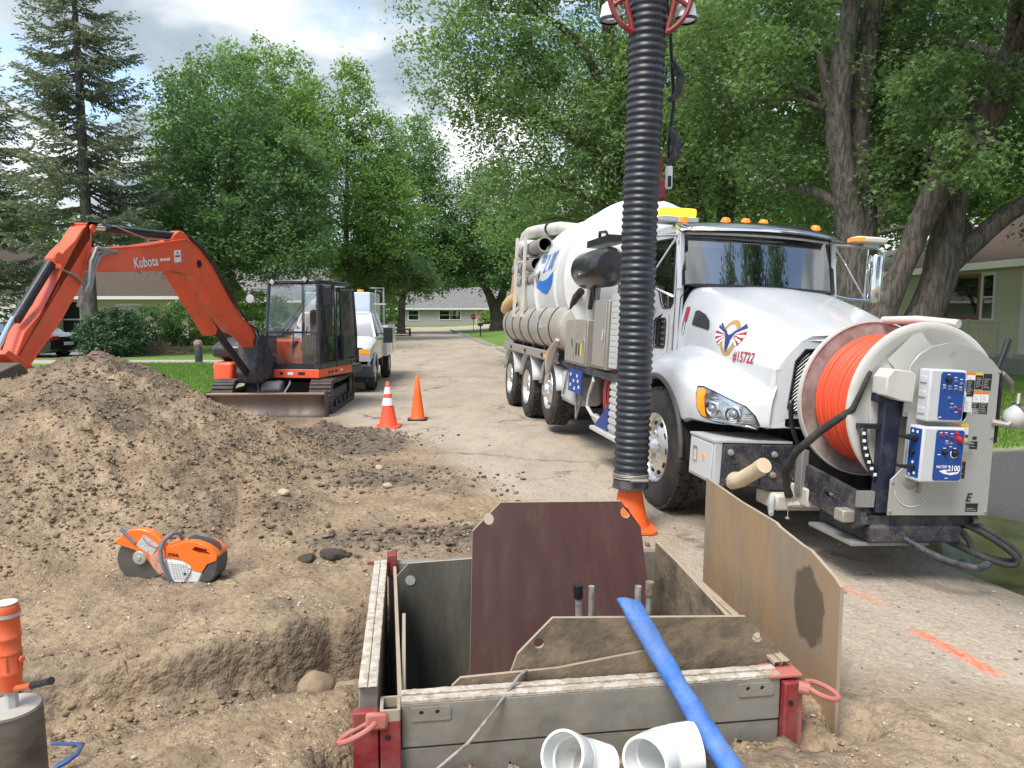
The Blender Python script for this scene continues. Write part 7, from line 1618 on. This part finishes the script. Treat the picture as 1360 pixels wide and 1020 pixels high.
# ------------------------------------------------------------------ trees
def leaf_mesh(name, parent, C_, size, mat, g, droop=.3, aspect=.55, lobed=False, up=.8):
    """C_: leaf centres Nx3; each leaf is a folded diamond"""
    n = len(C_)
    nrm = g.normal(0, 1, (n, 3)); nrm[:, 2] = np.abs(nrm[:, 2])*.6+up; nrm /= np.linalg.norm(nrm, axis=1)[:, None]
    t = g.normal(0, 1, (n, 3)); t[:, 2] -= droop*1.5; t -= nrm*(t*nrm).sum(1)[:, None]; t /= np.linalg.norm(t, axis=1)[:, None]
    b = np.cross(nrm, t); s = size*g.uniform(.6, 1.25, n)[:, None]; rnd = g.random(n)
    if not lobed:
        P = np.stack([C_-t*s*.5, C_+b*s*aspect*.5-t*s*.05+nrm*s*.08, C_+t*s*.55, C_-b*s*aspect*.5-t*s*.05+nrm*s*.08], 1)
        F = np.arange(4*n).reshape(-1, 4); k = 4
    else:
        a = C_-t*s*.42
        P = np.stack([a, C_+b*s*.16-t*s*.12, C_+t*s*.6, C_-b*s*.16-t*s*.12,
                      C_+b*s*.10-t*s*.25, C_+b*s*.55+t*s*.12-nrm*s*.06, C_+b*s*.12+t*s*.06,
                      C_-b*s*.10-t*s*.25, C_-b*s*.12+t*s*.06, C_-b*s*.55+t*s*.12-nrm*s*.06], 1)
        i = 10*np.arange(n)[:, None]
        F = np.concatenate([np.stack([i+0, i+1, i+2, i+3], -1).reshape(-1, 4), np.concatenate([i+0, i+4, i+5, i+6], 1), np.concatenate([i+0, i+8, i+9, i+7], 1)]); k = 10
    return npmesh(name, P.reshape(-1, 3), F, mat, parent, dict(rnd=np.repeat(rnd, k)), smooth=False)
def clump_pts(lobes, nleaf, g, clump_r, per=42, flat=.65, shell=.55, cut=None):
    vol = np.array([l[3]*l[4]*l[5] for l in lobes])**.75; out = []; cl = []
    for l, w in zip(lobes, vol/vol.sum()):
        nc = max(3, int(nleaf*w/per)); d = g.normal(0, 1, (nc, 3)); d /= np.linalg.norm(d, axis=1)[:, None]
        r = shell+(1.06-shell)*g.random(nc)**.8
        c = np.array(l[:3])+d*r[:, None]*np.array(l[3:6]); cr = clump_r*g.uniform(.55, 1.35, nc); cl.append(c)
        o = g.normal(0, .5, (nc, per, 3))*cr[:, None, None]; o[..., 2] *= flat; o[..., 2] -= .25*np.abs(o[..., 0]+o[..., 1])*.4
        out.append((c[:, None]+o).reshape(-1, 3))
    P = np.concatenate(out); cl = np.concatenate(cl)
    if cut is not None: P = P[cut(P)]
    return P, cl
def tree(name, label, cat, base, trunk_r, lobes, nleaf, lsize, mat, clump_r=.7, limbs=None, bk=bark, seed=1, nlimb=16, trunk=None, lobed=False, shell=.5, group=None, droop=.3, cut=None, per=42, zbase=0, up=.8):
    g = np.random.default_rng(seed); rd = random.Random(seed)
    e = empty(name, V(*base, zbase), label, cat, group); B = Vector((*base, zbase))
    P, cl = clump_pts(lobes, nleaf, g, clump_r, shell=shell, per=per, cut=cut)
    P = P-np.array([base[0], base[1], zbase])
    m = MB(); top = max(l[2]+l[5]*.5 for l in lobes); low = min(l[2]-l[5]*.6 for l in lobes)
    paths = []
    if trunk is None:
        cxm = sum(l[0] for l in lobes)/len(lobes); cym = sum(l[1] for l in lobes)/len(lobes); Hh = top*.88; pt = []; rr = []
        for i in range(9):
            t = i/8; pt.append(V((cxm-base[0])*t**1.5+.12*math.sin(3*t+seed), (cym-base[1])*t**1.5+.12*math.cos(4*t+seed), Hh*t-.2)); rr.append(trunk_r*(1-.85*t)*(1.35 if i == 0 else 1))
        paths.append((pt, rr))
    else:
        for path in trunk:
            paths.append(([Vector(p[:3])-B for p in path], [p[3] for p in path]))
    for pt, rr in paths: 
        # smooth the path
        Q = []; q = []
        for i in range(len(pt)-1):
            for t in (0, .33, .66): 
                p0 = pt[max(i-1, 0)]; p1 = pt[i]; p2 = pt[i+1]; p3 = pt[min(i+2, len(pt)-1)]
                Q.append(.5*((2*p1)+(-p0+p2)*t+(2*p0-5*p1+4*p2-p3)*t*t+(-p0+3*p1-3*p2+p3)*t**3)+V(rd.uniform(-1, 1), rd.uniform(-1, 1), 0)*rr[i]*.06); q.append(rr[i]+(rr[i+1]-rr[i])*t)
        Q.append(pt[-1]); q.append(rr[-1]); m.tube(Q, q, 14)
    allp = [(Vector(p), r) for pt, rr in paths for p, r in zip(pt, rr)]
    for k in range(nlimb):
        c = Vector(cl[rd.randrange(len(cl))])-B
        cand = [(p, r) for p, r in allp if p.z < c.z+.4 and p.z > min(low*.8, c.z-.5)] or allp[1:]
        p0, r0 = min(cand, key=lambda z: (z[0]-c).length+.35*abs(c.z-1.6-z[0].z)); r1 = min(r0*.5, trunk_r*.42)
        mid = p0.lerp(c, .5)+V(rd.uniform(-.3, .3), rd.uniform(-.3, .3), rd.uniform(-.1, .55))
        m.tube([p0, p0.lerp(mid, .5)+V(0, 0, .1), mid, mid.lerp(c, .6)+V(0, 0, .1), c], [r1, r1*.8, r1*.55, r1*.3, .015], 7)
    m.build('trunk', bk, e, smooth=60)
    leaf_mesh('crown', e, P, lsize, mat, g, lobed=lobed, droop=droop, up=up); return e
Ld = leafmat('leaf_dark', (0.066, 0.117, 0.054), (0.109, 0.180, 0.086), (0.179, 0.270, 0.140), .48)
Lm = leafmat('leaf_mid', (0.090, 0.153, 0.056), (0.136, 0.225, 0.086), (0.211, 0.306, 0.151), .5)
Ll = leafmat('leaf_light', (0.117, 0.189, 0.054), (0.172, 0.261, 0.086), (0.250, 0.351, 0.162), .5)
Lg = leafmat('leaf_grey_green', (0.102, 0.160, 0.072), (0.160, 0.236, 0.108), (0.255, 0.330, 0.19), .5)
Lb = leafmat('leaf_blue_green', (.045, .09, .045), (.075, .13, .065), (.12, .18, .1), .25)
Ls = leafmat('needles', (.095, .12, .08), (.165, .195, .13), (.25, .28, .2), .25)
Lf = leafmat('blossom', (.4, .45, .3), (.6, .62, .5), (.7, .7, .6), .2)
# positions follow from sight lines: at depth Y, one metre is 990/Y pixels of the photograph
tree('deciduous_tree', 'large dark green round-crowned tree between the spruce and the excavator', 'tree', (-12.4, 33), .32,
 [(-12.0, 33, 6.6, 3.9, 3.2, 3.6), (-12.6, 33, 9.8, 2.6, 2.4, 2.9), (-14.6, 33, 5.6, 1.9, 2, 2.2), (-9.8, 32.5, 7.0, 2.0, 2, 2.6), (-9.6, 32, 4.4, 1.8, 2, 1.6), (-12.2, 31, 4.6, 2.6, 1.6, 1.6)], 60000, .17, Ld, .62, seed=3, shell=.62)
tree('deciduous_tree', 'lighter yellow-green tree with spiky top shoots behind the dark one', 'tree', (-16.2, 41), .28,
 [(-16.2, 41, 8.5, 3.4, 3, 4.6), (-14.6, 41, 13.4, 1.3, 1.2, 2.6), (-13.2, 41, 14.0, 1.1, 1.1, 2.3), (-17.2, 41, 13.0, 1.2, 1.1, 2.1), (-11.6, 41, 13.2, 1.2, 1.2, 2.2), (-12.4, 41, 10.5, 3, 2.5, 3)], 42000, .20, Ll, .55, seed=4, shell=.5)
tree('deciduous_tree', 'tall light green maple with upright shoots behind the excavator cab', 'tree', (-10.2, 46), .28,
 [(-10.4, 46, 8.0, 3.3, 3, 4.8), (-11.6, 46, 13.5, 1.2, 1.2, 2.4), (-9.7, 46, 14.2, 1.3, 1.2, 2.6), (-8.0, 46, 11.9, 1.2, 1.2, 2.2), (-7.6, 46, 7.5, 2, 2, 3.2), (-12.6, 46, 12.5, 1.3, 1.2, 3.0)], 46000, .21, Ll, .6, seed=5, shell=.5)
tree('deciduous_tree', 'mid green tree left of the road gap with low drooping boughs', 'tree', (-8.9, 60), .30,
 [(-8.6, 60, 9.0, 4.0, 3.5, 5.5), (-7.6, 60, 14.0, 2.3, 2.2, 3.0), (-10.2, 60, 5.0, 3.2, 3, 3.0), (-6.0, 59, 6.6, 2.4, 3, 3.4)], 46000, .25, Lm, .8, seed=6, shell=.5)
tree('deciduous_tree', 'low spreading tree overhanging the road behind the service truck', 'tree', (-9.6, 48), .2,
 [(-8.8, 48, 4.4, 2.6, 2.4, 1.7), (-6.6, 48, 4.2, 1.7, 1.6, 1.0), (-5.5, 48, 3.4, .9, 1.0, .9)], 22000, .18, Lg, .5, seed=7, shell=.3)
tree('deciduous_tree', 'dark forked tree standing on the verge behind the far stop sign', 'tree', (-1.25, 62), .55,
 [(-1.5, 62, 7.2, 5.2, 4.2, 2.8), (-4.4, 62, 6.0, 2.4, 2.6, 2.2), (1.6, 62, 6.8, 3.4, 3.2, 3), (-1.2, 62, 10.5, 4.5, 4, 3.2), (-.6, 60, 4.6, 2.6, 2, 1.2)], 46000, .26, Ld, .8, seed=8, shell=.45,
 trunk=[[(-1.25, 62, -.2, .75), (-1.25, 62, .9, .55), (-1.35, 62, 1.9, .5), (-1.9, 62, 3.2, .34), (-2.6, 62, 4.6, .26), (-3.2, 62, 7, .15)], [(-1.3, 62, 1.7, .42), (-.8, 62, 3.2, .34), (-.4, 62, 5.2, .25), (.2, 62, 8.5, .12)]])
# big overhanging tree behind the hose
def hcut(P):
    px = 680+990*P[:, 0]/P[:, 1]; return np.ones(len(P), bool)
tree('deciduous_tree', 'big spreading tree whose boughs arch over the road behind the suction hose', 'tree', (3.9, 23.5), .40,
 [(2.4, 22.5, 9.6, 4.4, 3.6, 3.6), (-.6, 22.5, 9.6, 2.7, 2.6, 2.4), (-1.8, 22, 8.1, 1.3, 1.6, 1.2), (.9, 22, 6.9, 2.6, 2.6, 1.9), (3.3, 22, 5.8, 2.6, 2.6, 1.8), (-.2, 22, 12.6, 3.0, 3, 2.2), (4.6, 24, 8.5, 3, 3, 4), (.0, 21.5, 5.2, 1.5, 1.5, 1.2), (2.0, 24, 4.4, 1.6, 1.6, 1.1)], 70000, .135, Lg, .50, seed=9, shell=.35, nlimb=34,
 trunk=[[(3.9, 23.5, -.2, .5), (3.85, 23.4, 2.5, .36), (3.5, 23.2, 5.5, .30), (3.1, 22.8, 8.2, .22), (2.6, 22.5, 11, .12)], [(3.55, 23.2, 5.2, .22), (2.2, 22.6, 6.6, .17), (.6, 22.4, 7.5, .11), (-1.0, 22.2, 7.9, .05)], [(3.3, 23, 7, .18), (2.2, 22.7, 9.2, .13), (1.0, 22.5, 10.2, .08), (-.6, 22.4, 10.4, .04)], [(3.7, 23.3, 3.8, .2), (2.6, 22.8, 5.0, .14), (1.0, 22.5, 5.5, .07)]])
tree('deciduous_tree', 'grey green tree with a bare middle trunk seen above the truck cab', 'tree', (6.1, 21.5), .30,
 [(5.2, 21, 9.0, 3.0, 3, 4.2), (7.4, 21.5, 8.8, 3, 3, 4.6), (4.4, 20, 5.8, 1.8, 2, 1.9), (7.2, 21, 4.7, 2.3, 2, 1.7), (6.2, 20, 12.4, 3.6, 3, 2.4)], 46000, .135, Lg, .55, seed=10, shell=.4, nlimb=26, bk=bark,
 trunk=[[(6.1, 21.5, -.1, .36), (6.0, 21.5, 3.0, .26), (6.1, 21.4, 5.5, .22), (6.3, 21.3, 9, .14), (6.4, 21.2, 12, .06)], [(6.0, 21.5, 2.4, .2), (5.1, 21.2, 5.0, .15), (4.7, 21, 8.5, .09)]])
tree('deciduous_tree', 'twin-stemmed tree with grey trunks rising right behind the windshield', 'tree', (7.05, 15.2), .42,
 [(6.2, 17.8, 6.9, 2.6, 1.8, 2.6), (8.6, 17.8, 7.4, 2.4, 1.8, 3.0), (4.9, 16.4, 7.9, 1.5, 1.3, 1.7), (7.0, 14, 8.8, 2.6, 2.0, 1.1), (5.3, 15.4, 4.9, .9, 1.0, .8), (7.75, 14.2, 4.9, .75, .7, .8), (5.0, 15.0, 6.4, .8, 1, .7)], 60000, .115, Lg, .42, seed=11, shell=.35, nlimb=26, lobed=True, bk=bark2,
 trunk=[[(7.05, 15.2, -.1, .52), (7.0, 15.2, 1.6, .40), (6.95, 15.2, 2.6, .36), (6.7, 15.1, 3.7, .28), (6.42, 15, 4.9, .25), (6.35, 14.9, 6.2, .22), (6.5, 14.8, 8.0, .16), (6.6, 14.7, 10, .08)], [(6.98, 15.2, 2.4, .33), (7.02, 15.2, 3.8, .27), (6.85, 15.2, 5.2, .23), (6.95, 15.1, 7.0, .2), (7.15, 15.0, 9, .13)], [(6.6, 15.05, 4.6, .14), (6.2, 14.9, 5.6, .11), (5.9, 14.8, 6.6, .07)]])
Rt = [[(6.15, 13.3, -.1, .42), (6.27, 13.2, .9, .29), (6.42, 13.1, 1.5, .25), (6.74, 13, 2.45, .19), (6.96, 13, 3.08, .20), (7.2, 12.9, 3.7, .24), (7.7, 12.8, 4.6, .27), (8.2, 12.7, 5.8, .24), (8.7, 12.6, 7.5, .18)],
      [(6.75, 13.4, -.1, .5), (6.95, 13.3, .8, .36), (7.2, 13.2, 1.5, .29), (7.49, 13.2, 2.24, .29), (7.57, 13.2, 2.85, .27), (7.7, 13.2, 3.7, .23), (8.0, 13.1, 4.6, .2), (8.6, 13.0, 5.8, .18), (9.3, 12.8, 7.2, .12)],
      [(7.6, 13.2, 2.5, .20), (8.0, 13.2, 2.85, .18), (8.45, 13.1, 3.3, .16), (9.0, 13.0, 3.7, .14), (9.8, 12.8, 4.3, .1)]]
tree('deciduous_tree', 'massive leaning multi-stemmed tree with rough bark in front of the green house', 'tree', (7.15, 13.4), .45,
 [(8.9, 15.2, 6.6, 3.0, 1.6, 2.2), (7.6, 11.4, 7.3, 2.0, 1.6, .9), (10.6, 13.6, 5.4, 1.6, 1.6, 1.7), (6.9, 12.6, 5.3, .75, .8, .7), (8.3, 12.0, 5.35, .6, .6, .45), (9.6, 10.9, 5.9, 1.1, 1.5, 1.1), (7.9, 14.6, 4.3, 1.2, .8, .9), (8.7, 14.6, 4.4, 1.2, .8, 1.0), (8.25, 10.3, 3.2, .30, .5, .55), (7.1, 11.8, 4.0, .55, .6, .5), (9.9, 13, 3.3, .8, 1.0, .8)], 66000, .115, Lg, .36, seed=12, shell=.3, nlimb=30, lobed=True, trunk=Rt, bk=bark)
tree('deciduous_tree', 'bright green leafy tree filling the gap behind the leaning trunks', 'tree', (12.5, 27), .3,
 [(12.0, 29, 7.5, 4.0, 3, 4.4), (16.5, 28, 8.5, 4.5, 3, 4.5), (9.5, 29, 6.5, 2.8, 3, 3.6), (14, 28, 12.5, 6, 3, 3.5), (19.5, 27, 7, 3.5, 3, 3.5)], 34000, .22, Ll, .8, seed=13, shell=.4)
tree('deciduous_tree', 'dark leafy tree behind the truck tank on the right verge', 'tree', (3.6, 36), .3,
 [(3.6, 36, 7.0, 3.6, 3, 4.2), (.9, 36, 5.8, 2.4, 2.4, 2.4), (6.6, 36, 8, 3.4, 3, 5), (3.8, 36, 12, 4.5, 3, 3), (9.0, 36, 5, 3.0, 3, 3.0)], 40000, .19, Lm, .7, seed=14, shell=.4, nlimb=24)
# trees closing the view behind the far house and along the horizon
for k, (x, y, h, w, mt, lb) in enumerate(((-20, 112, 12, 6, Lm, 'green tree behind the left end of the far ranch house'), (-12, 118, 11, 6, Ll, 'pale green tree behind the middle of the far ranch house'), (-5, 114, 13, 6, Lm, 'green tree behind the right end of the far ranch house'),
    (2, 105, 12, 6, Ld, 'dark tree far off right of the ranch house'), (-28, 95, 13, 7, Ld, 'dark tree far off left of the ranch house'), (-22, 75, 11, 5, Lm, 'green tree far behind the service truck'), (-36, 80, 13, 7, Ld, 'dark tree far beyond the pale house'),
    (-46, 70, 12, 7, Lm, 'green tree far beyond the beige house'), (12, 60, 14, 7, Lm, 'green tree far behind the truck cab'), (22, 50, 14, 7, Ld, 'dark tree far behind the green house'), (30, 40, 13, 6, Lm, 'green tree at the far right behind the roof'))):
    tree('deciduous_tree', lb, 'tree', (x, y), .35, [(x, y, h*.55, w, w*.7, h*.42), (x+w*.4, y, h*.8, w*.5, w*.5, h*.25), (x-w*.5, y, h*.42, w*.6, w*.5, h*.3)], 14000, .42, mt, 1.2, seed=30+k, nlimb=6, per=30)
for k, (x, y, h, w) in enumerate(((9.5, -6, 14, 3.2), (16.5, -5, 15, 3.5), (4.5, -12, 15, 3))):
    tree('deciduous_tree', ['leafy tree behind the viewer, mirrored in the middle of the windshield', 'leafy tree behind the viewer, mirrored at the right of the windshield', 'leafy tree behind the viewer, mirrored at the left of the windshield'][k], 'tree', (x, y), .3, [(x, y, h*.55, w, w, h*.42), (x+1, y, h*.85, w*.5, w*.5, h*.2)], 9000, .34, Ld, 1.0, seed=50+k, nlimb=6, per=30)
# spruces
def spruce(label, x, y, Ht, rmax, z0, seed, n_leaf=1.0, r0=.24):
    g = np.random.default_rng(seed); rd = random.Random(seed); e = empty('spruce_tree', V(x, y, 0), label, 'spruce', None)
    m = MB(); m.tube([(0, 0, -.2), (0, 0, 1), (.03, 0, Ht*.5), (0, 0, Ht)], [r0*1.25, r0, r0*.62, .02], 12); m.build('trunk', bark2, e, smooth=60)
    br = MB(); C_ = []; T_ = []; z = z0
    while z < Ht-.3:
        t = (z-z0)/(Ht-z0); Lb_ = rmax*(1-t)**.75*(.72 if t < .12 else 1)+.2
        for k in range(rd.choice((5, 6, 7)) if t < .9 else 4):
            a = rd.uniform(0, 2*math.pi); L = Lb_*rd.uniform(.65, 1.15); zz = z+rd.uniform(-.25, .25); sag = rd.uniform(.05, .22)*L
            p = [V(math.cos(a)*L*s, math.sin(a)*L*s, zz+.06*L*s-sag*math.sin(math.pi*s*.8)*1.3+.18*L*max(0, s-.6)) for s in (0, .25, .5, .75, 1)]
            br.tube(p, [.035*(1-t)+.012, .028*(1-t)+.01, .02, .012, .006], 5, cap=False)
            nn = int(max(5, L*9))
            for s in np.linspace(.22 if L > 1 else .1, 1, nn):
                i = min(3, int(s*4)); q = p[i].lerp(p[i+1], s*4-i); dr_ = (p[i+1]-p[i]).normalized(); side = V(-dr_.y, dr_.x, 0)
                for sg in (-1, 1):
                    tl_ = L*.30*(1.05-s*.6)*rd.uniform(.6, 1.2)+.10; ddir = (side*sg*.8+dr_*.6+V(0, 0, -.28+rd.uniform(-.15, .15))).normalized()
                    for w in np.arange(.06, tl_, .085/n_leaf): C_.append(q+ddir*w+V(rd.uniform(-.03, .03), rd.uniform(-.03, .03), rd.uniform(-.05, .02))); T_.append(ddir)
        z += rd.uniform(.26, .40)*(1 if t < .8 else .7)
    bo_ = br.build('branches', bark2, e); bo_['kind'] = 'stuff'
    C_ = np.array([c[:] for c in C_]); T_ = np.array([c[:] for c in T_]); n = len(C_)
    nr = g.normal(0, 1, (n, 3)); b = np.cross(T_, nr); b /= np.linalg.norm(b, axis=1)[:, None]; s = g.uniform(.7, 1.3, n)[:, None]; T2 = T_+g.normal(0, .35, (n, 3))
    P = np.stack([C_-T2*.05*s, C_+b*.035*s, C_+T2*.10*s, C_-b*.035*s], 1).reshape(-1, 3)
    npmesh('crown', P, np.arange(4*n).reshape(-1, 4), Ls, e, dict(rnd=np.repeat(g.random(n), 4)), smooth=False); return n
ns = spruce('tall open spruce with bare lower trunk at the left behind the excavator arm', -15.75, 28, 17.5, 2.9, 4.3, 1)
ns2 = spruce('second spruce at the left edge of the picture', -21.2, 30, 14, 3.2, 2.0, 2, .7)
print('spruce leaves', ns, ns2)
# shrubs
def shrub(name, label, x, y, rx, ry, rz, mat, n, ls, seed, flowers=0, cz=None):
    g = np.random.default_rng(seed); e = empty(name, V(x, y, 0), label, 'shrub')
    P, cl = clump_pts([(0, 0, cz if cz is not None else rz*.9, rx, ry, rz)], n, g, min(rx, rz)*.22, per=24, shell=.6)
    leaf_mesh('foliage', e, P, ls, mat, g)
    m = MB()
    for c in cl[::max(1, len(cl)//8)]: m.tube([(0, 0, -.1), (c[0]*.5, c[1]*.5, c[2]*.6), tuple(c)], [.03, .02, .006], 5)
    m.build('stems', bark, e)['kind'] = 'stuff'
    if flowers:
        f = cl[g.random(len(cl)) < .5]; m = MB()
        for c in f[:flowers]: 
            d = c-np.array([0, 0, rz*.9]); d = d/np.linalg.norm(d); p = c+d*.12; m.lathe([(0, -.07), (.07, -.03), (.08, .03), (.0, .08)], p, (0, 0, 1), 6)
        m.build('flower_heads', Lf, e)['kind'] = 'stuff'
    return e
shrub('shrub', 'blue-green spreading shrub at the foot of the spruce', -15.0, 28.0, 1.25, 1.0, .95, Lb, 9000, .12, 61)
shrub('shrub', 'dark rounded evergreen shrub by the pale house', -17.6, 36, 1.6, 1.2, 1.05, Ld, 8000, .14, 62)
shrub('shrub', 'flowering bush with white blossom heads left of the excavator', -16.0, 38, 1.9, 1.2, 1.25, Lm, 8000, .15, 63, flowers=60)
shrub('shrub', 'bright green bush behind the flowering one', -14.6, 42, 2.3, 1.4, 1.5, Ll, 7000, .18, 64)
shrub('shrub', 'green bush at the left end of the far ranch house', -15.2, 90, 2.0, 1.5, 2.0, Ll, 5000, .3, 65)
shrub('shrub', 'yellow-green bush beside the far forked tree', -1.6, 94-6, 2.0, 1.5, 1.4, Ll, 5000, .3, 66)
shrub('shrub', 'low green bush beside the green house wall', 10.9, 26, 1.1, 1.0, .9, Lm, 5000, .12, 67)
g = random.Random(9); m = MB()
for k in range(260):
    a = g.uniform(0, 6.28); r = g.random()**.6; c = V(-14.0+r*1.6*math.cos(a), 29.5+r*1.0*math.sin(a), .1+.55*(1-r)*g.random()); d = V(g.uniform(-1, 1), g.uniform(-1, 1), g.uniform(-.3, .6)).normalized()*g.uniform(.2, .6); m.tube([c-d, c, c+d+V(0, 0, g.uniform(-.1, .1))], [.012, .01, .004], 4)
o = m.build('brush_pile', pmat('dry_brush', (.2, .14, .09), .9), None); o['kind'] = 'stuff'; tag(o, 'heap of dry brown cut branches beside the blue-green shrub', 'brush')

um = empty('utility_post', V(-10.35, 24.6, 0), 'dark mottled post with a reddish round top on the lawn left of the excavator', 'post')
m = MB(); m.lathe([(.10, 0), (.115, .05), (.125, .3), (.12, .5), (.10, .56), (0, .57)], n=16); m.build('body', mudblack, um, smooth=50)
m = MB(); m.lathe([(0, .52), (.09, .55), (.14, .64), (.13, .74), (.08, .80), (0, .81)], n=16); m.build('head', pmat('mottled_red', (.25, .09, .07), .7, col2=(.3, .28, .26), scale=14), um, smooth=50)

# ------------------------------------------------------------------ a few stones one can pick out
def rock(x, y, r, mat, label, flat=.6, seed=1, dz=0, z=None, cat='rock', grp=None):
    bm = bmesh.new(); bmesh.ops.create_icosphere(bm, subdivisions=3, radius=1); g = random.Random(seed); off = V(g.uniform(0, 50), g.uniform(0, 50), g.uniform(0, 50))
    from mathutils import noise as mn
    for v in bm.verts: v.co = v.co*(1+.28*mn.noise(v.co*1.3+off)+.14*mn.noise(v.co*3.1+off)+.05*mn.noise(v.co*8+off)); v.co.z *= flat
    me = bpy.data.meshes.new('rock'); bm.to_mesh(me); bm.free(); me.materials.append(mat); me.shade_smooth()
    o = bpy.data.objects.new('rock', me); COL.objects.link(o); o.scale = (r, r*.8, r); o.location = (x, y, (hz(x, y) if z is None else z)+r*flat*.35+dz); o.rotation_euler = (g.uniform(-.2, .2), g.uniform(-.2, .2), g.uniform(0, 6)); return tag(o, label, cat, grp)
rk = pmat('tan_rock', (.36, .27, .17), .9, col2=(.25, .18, .11), scale=12, bump=.6); rl_ = pmat('pale_rock', (.44, .36, .26), .85, dirt=.3, bump=.4); dk = pmat('asphalt_lump', (.055, .047, .042), .85, col2=(.16, .125, .09), scale=18, bump=1, bscale=70)
rock(-.80, 3.62, .12, rk, 'large tan clay lump in the pit against the left beam', .95, 1, .03)
rock(-.93, 3.35, .10, rk, 'smaller tan clay lump below the large one in the pit', .8, 2)
rock(-1.20, 7.05, .05, rl_, 'pale yellowish stone on the dirt between pile and trench', .55, 3)
rock(-1.42, 7.85, .045, rl_, 'whitish stone in the dirt farthest from the trench box', .55, 4)
rock(-1.95, 6.25, .06, rl_, 'flat white stone at the foot of the dirt heap', .4, 5)
rock(-1.25, 5.08, .10, dk, 'ragged dark clod of asphalt left of the trench box', .45, 6)
rock(-1.42, 5.02, .07, dk, 'small dark clod just left of the ragged one', .45, 7)
rock(-.56, 4.68, .045, dk, 'small round dark stone behind the left corner of the trench box', .8, 8)
rock(.06, 6.6, .03, dk, 'single dark pebble out on the open road', .6, 9)
rock(3.3, 4.6+.7, .03, dk, 'dark pebble right of the plywood sheet near the puddle', .6, 10)
rock(2.05, 2.95+1.9, .025, rl_, 'tiny pale stone on the road right of the plywood', .6, 11)
